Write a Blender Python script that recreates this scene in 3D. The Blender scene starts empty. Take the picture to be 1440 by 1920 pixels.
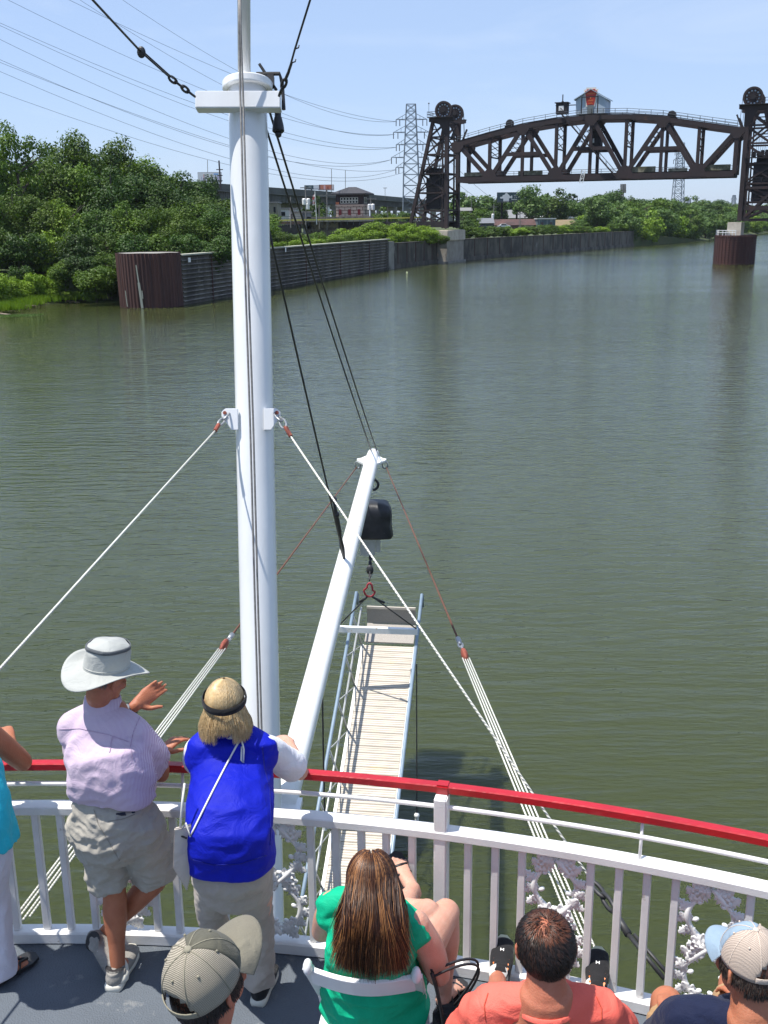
import bpy, bmesh, math, random
from mathutils.bvhtree import BVHTree
from mathutils import Vector, Matrix, noise
V = Vector
rnd = random.Random(11)
SC = bpy.context.scene
COL = SC.collection
# ---------------------------------------------------------------- camera geometry
PITCH = math.radians(15.6); ROLL = math.radians(-.57); CZ = 11.0; FPX = 1968.0
DZ = CZ - 3.65                      # height of the passenger deck above the river
_fw = V((0, math.cos(PITCH), -math.sin(PITCH))); _u0 = V((0, math.sin(PITCH), math.cos(PITCH))); _r0 = V((1, 0, 0))
_r = _r0*math.cos(ROLL) + _u0*math.sin(ROLL); _u = _u0*math.cos(ROLL) - _r0*math.sin(ROLL)
EYE = V((0, 0, CZ))
def ray(x, y): return _fw + _r*((x-720)/FPX) + _u*((960-y)/FPX)
def U(x, y, d): return EYE + ray(x, y)*d
def atZ(x, y, z):
    v = ray(x, y); return EYE + v*((z-CZ)/v.z)
def atD(x, y, h): return atZ(x, y, DZ+h)
def atY(x, y, Y):
    v = ray(x, y); return EYE + v*(Y/v.y)
def on_line(px, py, a, b):
    """the point above plan line a-b seen in the direction px,py"""
    v = ray(px, py); ax, ay = a[0], a[1]; dx, dy = b[0]-a[0], b[1]-a[1]
    s = (ax*dy-ay*dx)/(v.x*dy-v.y*dx)
    return EYE + v*s

# ---------------------------------------------------------------- objects
def empty(name, loc, label=None, cat=None, group=None, parent=None):
    o = bpy.data.objects.new(name, None); COL.objects.link(o); o.location = loc; o.empty_display_size = .2
    if parent: o.parent = parent; o.matrix_parent_inverse = Matrix.Identity(4); o.location = V(loc)
    return tag(o, label, cat, group)
def tag(o, label=None, cat=None, group=None, kind=None):
    if label: o['label'] = label
    if cat: o['category'] = cat
    if group: o['group'] = group
    if kind: o['kind'] = kind
    return o
def wloc(o):
    p = V((0, 0, 0))
    while o is not None:
        p = p + o.location; o = o.parent
    return p
def copy_tree(o, parent=None):
    c = o.copy(); COL.objects.link(c)
    if parent: c.parent = parent
    for ch in list(o.children): copy_tree(ch, c)
    return c

class MB:
    """collects verts and faces in world coordinates"""
    def __init__(s): s.v = []; s.f = []; s.m = []; s.sm = []; s.mi = 0; s.smooth = False
    def add(s, vs, fs):
        n = len(s.v); s.v += [tuple(v) for v in vs]
        for f in fs: s.f.append(tuple(i+n for i in f)); s.m.append(s.mi); s.sm.append(s.smooth)
    def box(s, c, size, ex=None, ey=None, ez=None):
        ex = V(ex).normalized() if ex else V((1, 0, 0)); ez = V(ez).normalized() if ez else V((0, 0, 1))
        ey = V(ey).normalized() if ey else ez.cross(ex).normalized()
        ez = ex.cross(ey).normalized()
        c = V(c); a, b, d = size[0]/2, size[1]/2, size[2]/2
        vs = [c+ex*(a*i)+ey*(b*j)+ez*(d*k) for k in (-1, 1) for j in (-1, 1) for i in (-1, 1)]
        s.add(vs, [(0, 2, 3, 1), (4, 5, 7, 6), (0, 1, 5, 4), (2, 6, 7, 3), (0, 4, 6, 2), (1, 3, 7, 5)])
    def beam(s, p, q, w, h, up=(0, 0, 1)):
        p, q = V(p), V(q); d = q-p
        if d.length < 1e-6: return
        ez = d.normalized(); up = V(up)
        ex = up.cross(ez)
        if ex.length < 1e-3: ex = V((1, 0, 0)).cross(ez) if abs(ez.x) < .9 else V((0, 1, 0)).cross(ez)
        ex.normalize(); s.box((p+q)/2, (w, h, d.length), ex, ez.cross(ex), ez)
    def tube(s, pts, r, seg=8, caps=True, closed=False):
        pts = [V(p) for p in pts]; n = len(pts)
        rs = r if isinstance(r, (list, tuple)) else [r]*n
        prev = None; rings = []
        for i, p in enumerate(pts):
            if closed: t = pts[(i+1) % n]-pts[i-1]
            else: t = (pts[min(i+1, n-1)]-pts[max(i-1, 0)])
            t.normalize()
            if prev is None: a = V((0, 0, 1)) if abs(t.z) < .9 else V((1, 0, 0)); x = t.cross(a).normalized()
            else: x = (prev - t*prev.dot(t)).normalized()
            prev = x; y = t.cross(x)
            rings.append([p + (x*math.cos(2*math.pi*k/seg)+y*math.sin(2*math.pi*k/seg))*rs[i] for k in range(seg)])
        vs = [v for rg in rings for v in rg]; fs = []
        for i in range(n if closed else n-1):
            j = (i+1) % n
            for k in range(seg): fs.append((i*seg+k, i*seg+(k+1) % seg, j*seg+(k+1) % seg, j*seg+k))
        if caps and not closed: fs.append(tuple(reversed(range(seg)))); fs.append(tuple((n-1)*seg+k for k in range(seg)))
        s.add(vs, fs)
    def lathe(s, c, axis, prof, seg=24, ref=None, squash=1.0, caps=True):
        """prof: (radius, height) pairs along axis"""
        c = V(c); az = V(axis).normalized(); ax = V(ref) if ref else (V((1, 0, 0)) if abs(az.x) < .9 else V((0, 1, 0)))
        ax = (ax-az*ax.dot(az)).normalized(); ay = az.cross(ax); vs = []; fs = []
        for r, h in prof:
            for k in range(seg):
                a = 2*math.pi*k/seg; vs.append(c+az*h+ax*(math.cos(a)*r)+ay*(math.sin(a)*r*squash))
        for i in range(len(prof)-1):
            for k in range(seg): fs.append((i*seg+k, i*seg+(k+1) % seg, (i+1)*seg+(k+1) % seg, (i+1)*seg+k))
        if not caps or prof[0] == prof[-1]: s.add(vs, fs); return
        if prof[0][0] > 1e-6: fs.append(tuple(reversed(range(seg))))
        if prof[-1][0] > 1e-6: fs.append(tuple((len(prof)-1)*seg+k for k in range(seg)))
        s.add(vs, fs)
    def ball(s, c, r, ex=(1, 0, 0), ez=(0, 0, 1), seg=12, rings=8):
        c = V(c); ex = V(ex).normalized(); ez = V(ez).normalized(); ey = ez.cross(ex).normalized(); ex = ey.cross(ez)
        r = r if isinstance(r, (tuple, list)) else (r, r, r); vs = [c-ez*r[2]]; fs = []
        for i in range(1, rings):
            a = math.pi*i/rings
            for k in range(seg):
                b = 2*math.pi*k/seg
                vs.append(c+ex*(r[0]*math.sin(a)*math.cos(b))+ey*(r[1]*math.sin(a)*math.sin(b))-ez*(r[2]*math.cos(a)))
        vs.append(c+ez*r[2]); L = len(vs)-1
        for k in range(seg):
            fs.append((0, 1+(k+1) % seg, 1+k)); fs.append((L, L-seg+k, L-seg+(k+1) % seg))
        for i in range(rings-2):
            for k in range(seg):
                a = 1+i*seg; fs.append((a+k, a+(k+1) % seg, a+seg+(k+1) % seg, a+seg+k))
        s.add(vs, fs)
    def prism(s, poly, t):
        """poly: 3D points of a planar outline, t: thickness vector"""
        poly = [V(p) for p in poly]; t = V(t); n = len(poly)
        s.add(poly+[p+t for p in poly], [tuple(reversed(range(n))), tuple(range(n, 2*n))]+[(i, (i+1) % n, n+(i+1) % n, n+i) for i in range(n)])
    def sweep(s, pts, sec, up=(0, 0, 1)):
        """rectangular section (w across, h up) swept along pts with mitred joints"""
        pts = [V(p) for p in pts]; n = len(pts); up = V(up).normalized(); w, h = sec; vs = []; fs = []
        for i, p in enumerate(pts):
            t = (pts[min(i+1, n-1)]-pts[max(i-1, 0)]).normalized(); x = t.cross(up).normalized()
            b = min(w, h)*.12
            for a, c in ((-w/2+b, -h/2), (w/2-b, -h/2), (w/2, -h/2+b), (w/2, h/2-b), (w/2-b, h/2), (-w/2+b, h/2), (-w/2, h/2-b), (-w/2, -h/2+b)): vs.append(p+x*a+up*c)
        for i in range(n-1):
            for k in range(8): fs.append((i*8+k, i*8+(k+1) % 8, (i+1)*8+(k+1) % 8, (i+1)*8+k))
        fs.append(tuple(range(8))); fs.append(tuple((n-1)*8+k for k in range(7, -1, -1)))
        s.add(vs, fs)
    def build(s, name, mats, parent=None, origin=None, bevel=0):
        if not isinstance(mats, (list, tuple)): mats = [mats]
        me = bpy.data.meshes.new(name)
        base = wloc(parent) if parent else V((0, 0, 0))
        off = V(origin) if origin is not None else (base if parent else V(s.v[0]) if s.v else V())
        me.from_pydata([tuple(V(v)-off) for v in s.v], [], s.f)
        for m in mats: me.materials.append(m)
        me.polygons.foreach_set('material_index', s.m); me.polygons.foreach_set('use_smooth', s.sm)
        me.update()
        bm = bmesh.new(); bm.from_mesh(me); bmesh.ops.recalc_face_normals(bm, faces=bm.faces)
        if bevel: bmesh.ops.bevel(bm, geom=[e for e in bm.edges if len(e.link_faces) == 2 and e.calc_face_angle(0) > .6], offset=bevel, segments=2, affect='EDGES', clamp_overlap=True)
        bm.to_mesh(me); bm.free()
        o = bpy.data.objects.new(name, me); COL.objects.link(o)
        if parent: o.parent = parent; o.location = off-base
        else: o.location = off
        return o

# ---------------------------------------------------------------- materials
def N(nt, t, **kw):
    n = nt.nodes.new(t)
    for k, v in kw.items():
        if hasattr(n, k): setattr(n, k, v)
        else: n.inputs[k.replace('_', ' ')].default_value = v
    return n
def mixc(nt, fac, a, b, blend='MIX'):
    m = nt.nodes.new('ShaderNodeMix'); m.data_type = 'RGBA'; m.blend_type = blend
    for i, x in ((0, fac), (6, a), (7, b)):
        if hasattr(x, 'links') or isinstance(x, bpy.types.NodeSocket): nt.links.new(x, m.inputs[i])
        else: m.inputs[i].default_value = x if i == 0 else (*x, 1) if len(x) == 3 else x
    return m.outputs[2]
def mat(name, col, rough=.5, col2=None, scale=8, metal=0, bump=0, bscale=None, spots=None, spec=.5, stretch=(1, 1, 1), thr=(.35, .65), coat=0, sheen=0):
    """principled material, two colours blended by noise, optional third colour in patches (rust, dirt)"""
    m = bpy.data.materials.new(name); m.use_nodes = True; nt = m.node_tree; p = nt.nodes['Principled BSDF']; L = nt.links
    p.inputs['Roughness'].default_value = rough; p.inputs['Metallic'].default_value = metal
    p.inputs['Specular IOR Level'].default_value = spec; p.inputs['Coat Weight'].default_value = coat
    p.inputs['Sheen Weight'].default_value = sheen
    tc = N(nt, 'ShaderNodeTexCoord'); mp = N(nt, 'ShaderNodeMapping'); mp.inputs['Scale'].default_value = stretch
    L.new(tc.outputs['Object'], mp.inputs[0])
    n = N(nt, 'ShaderNodeTexNoise', Scale=scale, Detail=5.0, Roughness=.6); L.new(mp.outputs[0], n.inputs[0])
    r = N(nt, 'ShaderNodeMapRange'); r.inputs[1].default_value = thr[0]; r.inputs[2].default_value = thr[1]; L.new(n.outputs[0], r.inputs[0])
    c2 = col2 or tuple(c*.8 for c in col)
    out = mixc(nt, r.outputs[0], col, c2)
    if spots:
        n2 = N(nt, 'ShaderNodeTexNoise', Scale=spots[1], Detail=6.0, Roughness=.65); L.new(mp.outputs[0], n2.inputs[0])
        r2 = N(nt, 'ShaderNodeMapRange'); r2.inputs[1].default_value = spots[2]; r2.inputs[2].default_value = spots[2]+.06; L.new(n2.outputs[0], r2.inputs[0])
        out = mixc(nt, r2.outputs[0], out, spots[0])
    L.new(out, p.inputs['Base Color'])
    if bump:
        nb = N(nt, 'ShaderNodeTexNoise', Scale=bscale or scale*4, Detail=4.0); L.new(mp.outputs[0], nb.inputs[0])
        b = N(nt, 'ShaderNodeBump', Strength=bump, Distance=.01); L.new(nb.outputs[0], b.inputs['Height']); L.new(b.outputs[0], p.inputs['Normal'])
    return m
M = {}
M['white'] = mat('white_paint', (.80, .80, .80), .35, (.70, .70, .69), 3, spots=((.45, .36, .25), 9, .72), bump=.15, bscale=60)
M['mast'] = mat('mast_paint', (.80, .81, .82), .24, (.70, .71, .72), 1.5, spots=((.46, .38, .28), 3.2, .69), bump=.10, bscale=24, coat=.3, stretch=(1, 1, .3))
M['boom'] = mat('boom_paint', (.82, .82, .81), .3, (.74, .74, .72), 2, spots=((.52, .38, .17), 2.2, .64), bump=.1, bscale=40)
M['rail'] = mat('rail_paint', (.78, .775, .765), .4, (.68, .675, .665), 5, spots=((.36, .31, .26), 13, .69), bump=.10, bscale=150)
M['red'] = mat('red_paint', (.46, .010, .018), .30, (.34, .008, .014), 5, bump=.2, bscale=45, coat=.2, spots=((.55, .12, .11), 22, .68))
M['deck'] = mat('deck_paint', (.105, .125, .15), .7, (.085, .10, .12), 2.5, bump=.6, bscale=110, spots=((.17, .18, .19), 6, .60), thr=(.3, .7))
M['black'] = mat('black_rubber', (.012, .012, .014), .5, (.02, .02, .022), 20)
M['steel'] = mat('galvanised', (.42, .43, .44), .4, (.32, .33, .34), 20, metal=.7)
M['alu'] = mat('aluminium', (.52, .53, .52), .45, (.42, .43, .42), 9, metal=.4, bump=.2)
M['bluepipe'] = mat('blue_grey_pipe', (.22, .29, .36), .35, (.18, .24, .30), 6, spots=((.5, .5, .5), 8, .7))
M['wire'] = mat('dark_wire', (.03, .03, .035), .5, (.05, .05, .05), 30, metal=.3)
M['greywire'] = mat('grey_wire', (.25, .24, .23), .55, (.17, .16, .15), 30, metal=.3)
M['rustwire'] = mat('rusty_wire', (.16, .06, .035), .8, (.10, .045, .03), 30)
M['rust'] = mat('rusty_steel', (.30, .07, .04), .7, (.2, .05, .03), 30)
def rope_mat():
    m = mat('white_rope', (.68, .67, .60), .85, (.5, .49, .43), 60); nt = m.node_tree; p = nt.nodes['Principled BSDF']
    tc = N(nt, 'ShaderNodeTexCoord'); w = N(nt, 'ShaderNodeTexWave', Scale=22.0, Distortion=1.0); w.bands_direction = 'DIAGONAL'
    nt.links.new(tc.outputs['Object'], w.inputs[0]); b = N(nt, 'ShaderNodeBump', Strength=.8, Distance=.006); nt.links.new(w.outputs[1], b.inputs['Height']); nt.links.new(b.outputs[0], p.inputs['Normal'])
    src = p.inputs['Base Color'].links[0].from_socket
    nt.links.new(mixc(nt, w.outputs[1], src, (.75, .74, .68)), p.inputs['Base Color'])
    return m
M['rope'] = rope_mat()

# ---------------------------------------------------------------- camera, light, world
cam = bpy.data.objects.new('camera', bpy.data.cameras.new('camera')); COL.objects.link(cam)
cam.data.sensor_fit = 'VERTICAL'; cam.data.sensor_height = 36; cam.data.lens = 36*FPX/1920
cam.data.clip_start = .05; cam.data.clip_end = 20000
cam.matrix_world = Matrix(((_r.x, _u.x, -_fw.x, 0), (_r.y, _u.y, -_fw.y, 0), (_r.z, _u.z, -_fw.z, CZ), (0, 0, 0, 1)))
SC.camera = cam
SUN = V((-.34, -.06, .93)).normalized()
sl = bpy.data.lights.new('sun', 'SUN'); sl.energy = 5.0; sl.angle = math.radians(.53); sl.color = (1, .955, .88)
so = bpy.data.objects.new('sun', sl); COL.objects.link(so); so.rotation_euler = SUN.to_track_quat('Z', 'Y').to_euler()
W = bpy.data.worlds.new('World'); SC.world = W; W.use_nodes = True; wn = W.node_tree
sky = wn.nodes.new('ShaderNodeTexSky'); sky.sky_type = 'NISHITA'; sky.sun_disc = False
sky.sun_elevation = math.asin(SUN.z); sky.sun_rotation = math.atan2(SUN.x, SUN.y)
sky.altitude = 0; sky.air_density = 1.0; sky.dust_density = .35; sky.ozone_density = 2.0
bg = wn.nodes['Background']; bg.inputs[1].default_value = .10
tint = mixc(wn, 1.0, sky.outputs[0], (.90, .95, 1.18), 'MULTIPLY')
tcw = N(wn, 'ShaderNodeTexCoord'); mpw = N(wn, 'ShaderNodeMapping'); mpw.inputs['Scale'].default_value = (1.2, 1.2, 5); mpw.inputs['Rotation'].default_value = (0, .25, .4); wn.links.new(tcw.outputs['Generated'], mpw.inputs[0])
cn = N(wn, 'ShaderNodeTexNoise', Scale=2.2, Detail=7.0, Roughness=.62, Distortion=.8); wn.links.new(mpw.outputs[0], cn.inputs[0]); cr = N(wn, 'ShaderNodeMapRange'); cr.inputs[1].default_value = .50; cr.inputs[2].default_value = .80; cr.inputs[4].default_value = .45; wn.links.new(cn.outputs[0], cr.inputs[0])
skyc = mixc(wn, .58, tint, (4.1, 5.35, 7.4)); wn.links.new(mixc(wn, cr.outputs[0], skyc, (5.6, 6.5, 8.0)), bg.inputs[0])
SC.view_settings.view_transform = 'Standard'; SC.view_settings.look = 'None'; SC.view_settings.gamma = 1; SC.view_settings.exposure = .46
SC.view_settings.use_curve_mapping = False
SC.cycles.max_bounces = 8; SC.cycles.transparent_max_bounces = 8; SC.cycles.use_denoising = True
SC.cycles.caustics_reflective = False; SC.cycles.caustics_refractive = False
# ================================================================ deck and railing
RC = V((-1.85, -4.06, 0)); RR = 8.8
def arc(th, dr=0, h=0): return V((RC.x+(RR+dr)*math.sin(th), RC.y+(RR+dr)*math.cos(th), DZ+h))
def th_of(x): return math.asin((x+1.85)/RR)
T0, T1 = -.55, .62
def arcpts(dr, h, a=T0, b=T1, n=70): return [arc(a+(b-a)*i/n, dr, h) for i in range(n+1)]
mb = MB()
top = arcpts(.05, 0); n = len(top)
back = [V((p.x, -3.0, DZ)) for p in top]
vs = top+back+[p-V((0, 0, .12)) for p in top]+[p-V((0, 0, .12)) for p in back]
fs = [(i, i+1, n+i+1, n+i) for i in range(n-1)]+[(2*n+i, 3*n+i, 3*n+i+1, 2*n+i+1) for i in range(n-1)]+[(i, 2*n+i, 2*n+i+1, i+1) for i in range(n-1)]+[(n+i, n+i+1, 3*n+i+1, 3*n+i) for i in range(n-1)]
mb.add(vs, fs)
tag(mb.build('deck', M['deck']), kind='structure')
# hull of the riverboat below the deck
boat = empty('riverboat_hull', (-1.85, 3, 0), 'white riverboat hull with black guard and red stripe under the railed deck', 'riverboat')
mb = MB(); pts = arcpts(.14, -.24); mb.sweep(pts, (.18, .16)); mb.build('guard_rail', M['black'], boat)
mb = MB(); mb.sweep(arcpts(.275, -.20), (.02, .035)); mb.build('red_stripe', mat('stripe_red', (.35, .02, .025), .4), boat)
for i in range(16):
    a = T0+(T1-T0)*(i+.5)/16; p = arc(a, .12, -.155); t = V((math.cos(a), -math.sin(a), 0)); mb = MB(); mb.box(p, (.22, .1, .012), t); mb.build('deck_cleat', M['alu'], boat)
mb = MB()
a = arcpts(.02, -.3); prof = []
for i in range(len(a)): prof.append(V((a[i].x, a[i].y, 3.2)))
mb.add([*a, *prof], [(i, i+1, len(a)+i+1, len(a)+i) for i in range(len(a)-1)]); mb.build('cabin_wall', M['white'], boat)
mb = MB(); low = [V((RC.x+(RR+3.0)*math.sin(t)*1.0, RC.y+(RR+3.0)*math.cos(t), 1.3)) for t in [-.45+.9*i/20 for i in range(21)]]
low2 = [V((p.x, -3, 1.3)) for p in low]; k = len(low)
bot = [V((p.x*.9, p.y-.6, -.6)) for p in low]
mb.add(low+low2+bot, [(i, i+1, k+i+1, k+i) for i in range(k-1)]+[(i, 2*k+i, 2*k+i+1, i+1) for i in range(k-1)]); mb.build('lower_deck', M['deck'], boat)

rail = empty('deck_railing', (-1.85, 4.7, DZ), 'white curved deck railing with red cap rail, balusters and leafy cast iron panels', 'railing')
mb = MB(); mb.sweep(arcpts(.045, 1.0), (.050, .040)); capr = mb.build('cap_rail', M['red'], rail)
mb = MB(); mb.smooth = True; mb.tube(arcpts(.03, .905), .012, 8); mb.build('pipe_rail', M['rail'], rail)
mb = MB(); mb.sweep(arcpts(0, .785), (.085, .045)); mb.build('top_rail', M['rail'], rail)
mb = MB(); mb.sweep(arcpts(0, .035), (.085, .07)); mb.build('bottom_rail', M['rail'], rail)
TOPY = [(25, 1512), (140, 1514), (320, 1519), (520, 1527), (827, 1552), (1000, 1573), (1200, 1605), (1440, 1655)]
def rail_y(x):
    for (a, ya), (b, yb) in zip(TOPY, TOPY[1:]):
        if x <= b or b == 1440: return ya+(yb-ya)*(x-a)/(b-a)
def th_px(x): return th_of(atD(x, rail_y(x), .80).x)
for x in (-92, -45, 5, 62, 108, 157, 277, 320, 366, 410, 458, 581, 629, 677, 724, 773, 878, 929, 979, 1107, 1160, 1212, 1266, 1406, 1462):
    t = th_px(x); tv = V((math.cos(t), -math.sin(t), 0)); mb = MB(); mb.box(arc(t, 0, .416), (.036, .036, .694), tv)
    b = mb.build('baluster', M['rail'], rail, bevel=.004)
t = th_px(827); tv = V((math.cos(t), -math.sin(t), 0)); mb = MB()
mb.box(arc(t, .012, .525), (.062, .10, .91), tv); mb.build('post', M['rail'], rail, bevel=.006)
mb = MB(); mb.box(arc(t, .045, 1.0), (.070, .064, .052), tv); mb.build('rail_collar', M['red'], rail, bevel=.008)
for x in (1195, 1700, 340): 
    t = th_px(x); mb = MB(); mb.smooth = True; mb.tube([arc(t, .0, .80), arc(t, .03, .905), arc(t, .045, .98)], .008, 6); mb.build('rail_stanchion', M['rail'], rail)

def leaf_panel(seed):
    """openwork cast panel: oak branches in figure-of-eight loops with lobed leaves and acorns, local x across, z up"""
    R = random.Random(seed); mb = MB(); mb.smooth = True
    W2, H = .155, .66
    def loop(side):
        out = []
        for i in range(41):
            u = i/40; z = .03+u*(H-.03); ph = u*2*math.pi*1.0
            x = side*W2*.66*math.sin(ph+.0)*1.0
            out.append((x, .006*side*math.cos(ph*2), z))
        return out
    def leaf(p, ang, L, tilt):
        # lobed leaf with thickness, folded along its midrib
        o = V(p); d = V((math.cos(ang), .0, math.sin(ang))); s = V((-math.sin(ang), 0, math.cos(ang))); y = V((0, -1, 0))
        prof = [(0, .05), (.12, .14), (.2, .34), (.3, .18), (.42, .44), (.55, .2), (.68, .38), (.8, .16), (.9, .18), (1, .0)]
        ctr = [o+d*(L*a)+y*(.004+tilt*L*a*a) for a, _ in prof]
        for sg in (1, -1):
            ed = [c+s*(sg*w*L)+y*(.002+.012*w*L*4) for c, (a, w) in zip(ctr, prof)]
            back = [q-y*.007 for q in ed]; cb = [q-y*.009 for q in ctr]; k = len(prof)
            mb.add(ctr+ed+back+cb, [(i, i+1, k+i+1, k+i) for i in range(k-1)]+[(k+i, k+i+1, 2*k+i+1, 2*k+i) for i in range(k-1)]+[(2*k+i, 2*k+i+1, 3*k+i+1, 3*k+i) for i in range(k-1)])
    for side in (1, -1):
        pts = loop(side); rr = [.0140+.002*math.sin(i*.9) for i in range(len(pts))]
        mb.tube(pts, rr, 8)
        # outer thin branch
        for n_, i in enumerate(range(2, 40, 2)):
            x, y, z = pts[i]; s = 1 if x >= 0 else -1
            if abs(x) < .022: continue
            up_ = .75 if n_ % 2 else -.55
            ang = up_ if s > 0 else math.pi-up_
            leaf((x, -.004, z), ang+R.uniform(-.15, .15), R.uniform(.056, .072)*(1.1 if abs(x) < .07 else 1), .05)
            if n_ % 3 == 1:
                a2 = (math.pi-.5 if s > 0 else .5); d2 = V((math.cos(a2), 0, math.sin(a2))); e = V((x, -.006, z))+d2*.030
                mb.tube([(x, 0, z), tuple(e)], .005, 5); mb.ball(e+d2*.008, (.0115, .0115, .016), V((0, 1, 0)), d2, 8, 6); leaf((x, -.002, z), a2-.9*s, .045, .05)
    for z, ks in ((.05, (.25, .85)), (H/2+.015, (.1, .65, -.5)), (H-.015, (-.1, -.6, .3))):
        for s in (1, -1):
            for a3 in ks: leaf((s*.008, -.006, z), a3 if s > 0 else math.pi-a3, .088, .04)
    return mb
PANEL = None
M['iron'] = mat('white_cast_iron', (.80, .80, .80), .38, (.72, .72, .71), 12, spots=((.5, .48, .45), 30, .72))
for a, b in ((157, 277), (458, 581), (979, 1107), (1266, 1406), (-215, -92)):
    t = (th_px(a)+th_px(b))/2 if a > 0 else T0*.8-.0
    if a < 0: t = th_px(-150)
    if PANEL is None:
        g = leaf_panel(3); g.v = [tuple(V((v[0], v[1], v[2]))+arc(0, 0, .07)) for v in g.v]
        PANEL = g.build('ornamental_panel', M['iron'], rail, origin=arc(0, 0, .07)); o = PANEL
    else: o = PANEL.copy(); COL.objects.link(o)
    o.location = arc(t, 0, .07)-V(rail.location); o.rotation_euler = (0, 0, -t)

# ================================================================ mast
mast = empty('stage_mast', (-1.0, 6.9, 1.3), 'tall white steel mast with short crossarm standing ahead of the bow railing', 'mast')
MT = U(464, 165, 9.4); MB0 = U(490, 1370, 9.3); md = (MT-MB0).normalized(); MBot = MB0-md*((MB0.z-1.3)/md.z)
r_top = 36/FPX*9.4; r_bot = 33.5/FPX*9.3
mb = MB(); mb.smooth = True; K = 30; L = (MT-MBot).length
mb.tube([MBot+md*(L*i/K) for i in range(K+1)], [r_bot+(r_top-r_bot)*i/K for i in range(K+1)], 48); mb.build('pole', M['mast'], mast)
mside = V((1, 0, 0)); mfront = mside.cross(md).normalized()          # towards +y
if mfront.y > 0: mfront = -mfront                                    # towards the camera
mb = MB(); mb.lathe(MT-md*.02, md, [(r_top*1.28, 0), (r_top*1.30, .01), (r_top*1.30, .06), (r_top*1.26, .07)], 48)
mb.build('flange', M['mast'], mast)
cA = U(366, 186, 9.15); cB = U(526, 186, 9.15); cm = (cA+cB)/2
mb = MB(); ex = (cB-cA).normalized(); mb.box(cm-mfront*.06, ((cB-cA).length, .13, .150), ex, None, md)
xo = mb.build('crossarm', M['mast'], mast, bevel=.008)
tp0 = U(458, 155, 9.4); tp1 = U(457, -60, 9.0); tdir = (tp1-tp0).normalized()
mb = MB(); mb.smooth = True; mb.tube([tp0, tp0+tdir*2.6], 12/FPX*9.3, 24); mb.build('topmast', M['mast'], mast)
# lugs half way up
for sx, qx in ((-1, 425), (1, 516)):
    c = U(434 if sx < 0 else 508, 785, 9.2)+mfront*(-.02)
    w = .105; poly = [c+mside*(sx*a)+md*b for a, b in ((-.06, .09), (.05, .09), (.085, .06), (.085, .02), (.0, -.10), (-.06, -.10))]
    mb = MB(); mb.prism(poly, mfront*.03); mb.build('lug', M['mast'], mast, bevel=.004)
    mb = MB(); mb.lathe(c+mside*(sx*.055)+md*.05+mfront*.012, mfront, [(.016, 0), (.016, .035)], 10); mb.build('pin', M['rust'], mast)
# lamp and bracket behind the mast head
mb = MB(); b0 = MT-mfront*.05+mside*.20
mb.tube([MT-mfront*.1+mside*.07+md*.17, MT-mfront*.1+mside*.28+md*.17, MT-mfront*.12+mside*.30+md*.10, MT-mfront*.12+mside*.31-md*.15], .018, 8)
mb.tube([MT-mfront*.1+mside*.10+md*.26, MT-mfront*.1+mside*.25+md*.02], .014, 8)
mb.box(MT-mfront*.1+mside*.20+md*.10, (.06, .08, .10), mside, None, md)
mb.build('lamp_bracket', M['black'], mast)
mb = MB(); c = MT-mfront*.08+mside*.26-md*.33; mb.lathe(c, md, [(.02, .12), (.035, .09), (.05, .02), (.055, -.03), (.04, -.045)], 16); mb.tube([c+md*.1, c+md*.3], .03, 10); mb.ball(c-md*.06, .03)
mb.build('floodlight', M['black'], mast)
# halyard cables running down the front of the mast
def hp(y, x, d): return U(x, y, d)
for k, dx in enumerate((-2.6, 2.6)):
    mb = MB(); mb.smooth = True
    mb.tube([hp(-60, 448+dx*.4, 8.95), hp(60, 450+dx*.5, 8.98), hp(170, 453+dx, 9.06), hp(205, 454+dx, 9.02), hp(500, 462+dx*1.1, 9.0), hp(800, 472+dx*1.1, 9.0), hp(1100, 480+dx*1.1, 9.02), hp(1380, 488+dx*1.1, 9.04), hp(1700, 497+dx*1.1, 9.05)], .0095, 6)
    mb.build('halyard_cable', M['greywire'], mast)

# ================================================================ boom
BT = U(700, 852, 19.6); BB = U(530, 1512, 9.55)
boom = empty('stage_boom', BB, 'long white tubular boom with rust stains reaching out from the mast over the river', 'boom')
bd = (BT-BB).normalized(); mb = MB(); mb.smooth = True; n = 24
mb.tube([BB+(BT-BB)*(i/n) for i in range(n+1)], [26/FPX*9.8]*(n-1)+[26/FPX*9.8*.98, .115], 32)
mb.ball(BT, (.115, .115, .06), (1, 0, 0), bd); mb.build('tube', M['boom'], boom)
bs = bd.cross(V((0, 0, 1))).normalized(); bu = bs.cross(bd).normalized()
for s in (-1, 1):
    c = BT-bd*.45
    poly = [c+bs*(s*a)+bd*b for a, b in ((.08, -.28), (.26, -.02), (.27, .06), (.2, .1), (.08, .30))]
    mb = MB(); mb.prism(poly, bu*.04); mb.build('ear_plate', M['boom'], boom)
    mb = MB(); e = c+bs*(s*.25); mb.smooth = True; mb.tube([e+V((.05*math.cos(a), 0, -.06+.07*math.sin(a))) for a in [2*math.pi*i/12 for i in range(12)]], .014, 6, closed=True); mb.build('shackle', M['steel'], boom)
mb = MB(); mb.box(BB-bd*.05, (.34, .06, .3), bs, None, bd); mb.beam(BB-bd*.1, MBot+md*((BB.z-1.3)/md.z-.1), .12, .16); mb.build('hinge', M['mast'], boom)
EARL = BT-bd*.45+bs*-.27; EARR = BT-bd*.45+bs*.27
if EARL.x > EARR.x: EARL, EARR = EARR, EARL
EARL.z -= .1; EARR.z -= .1

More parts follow.
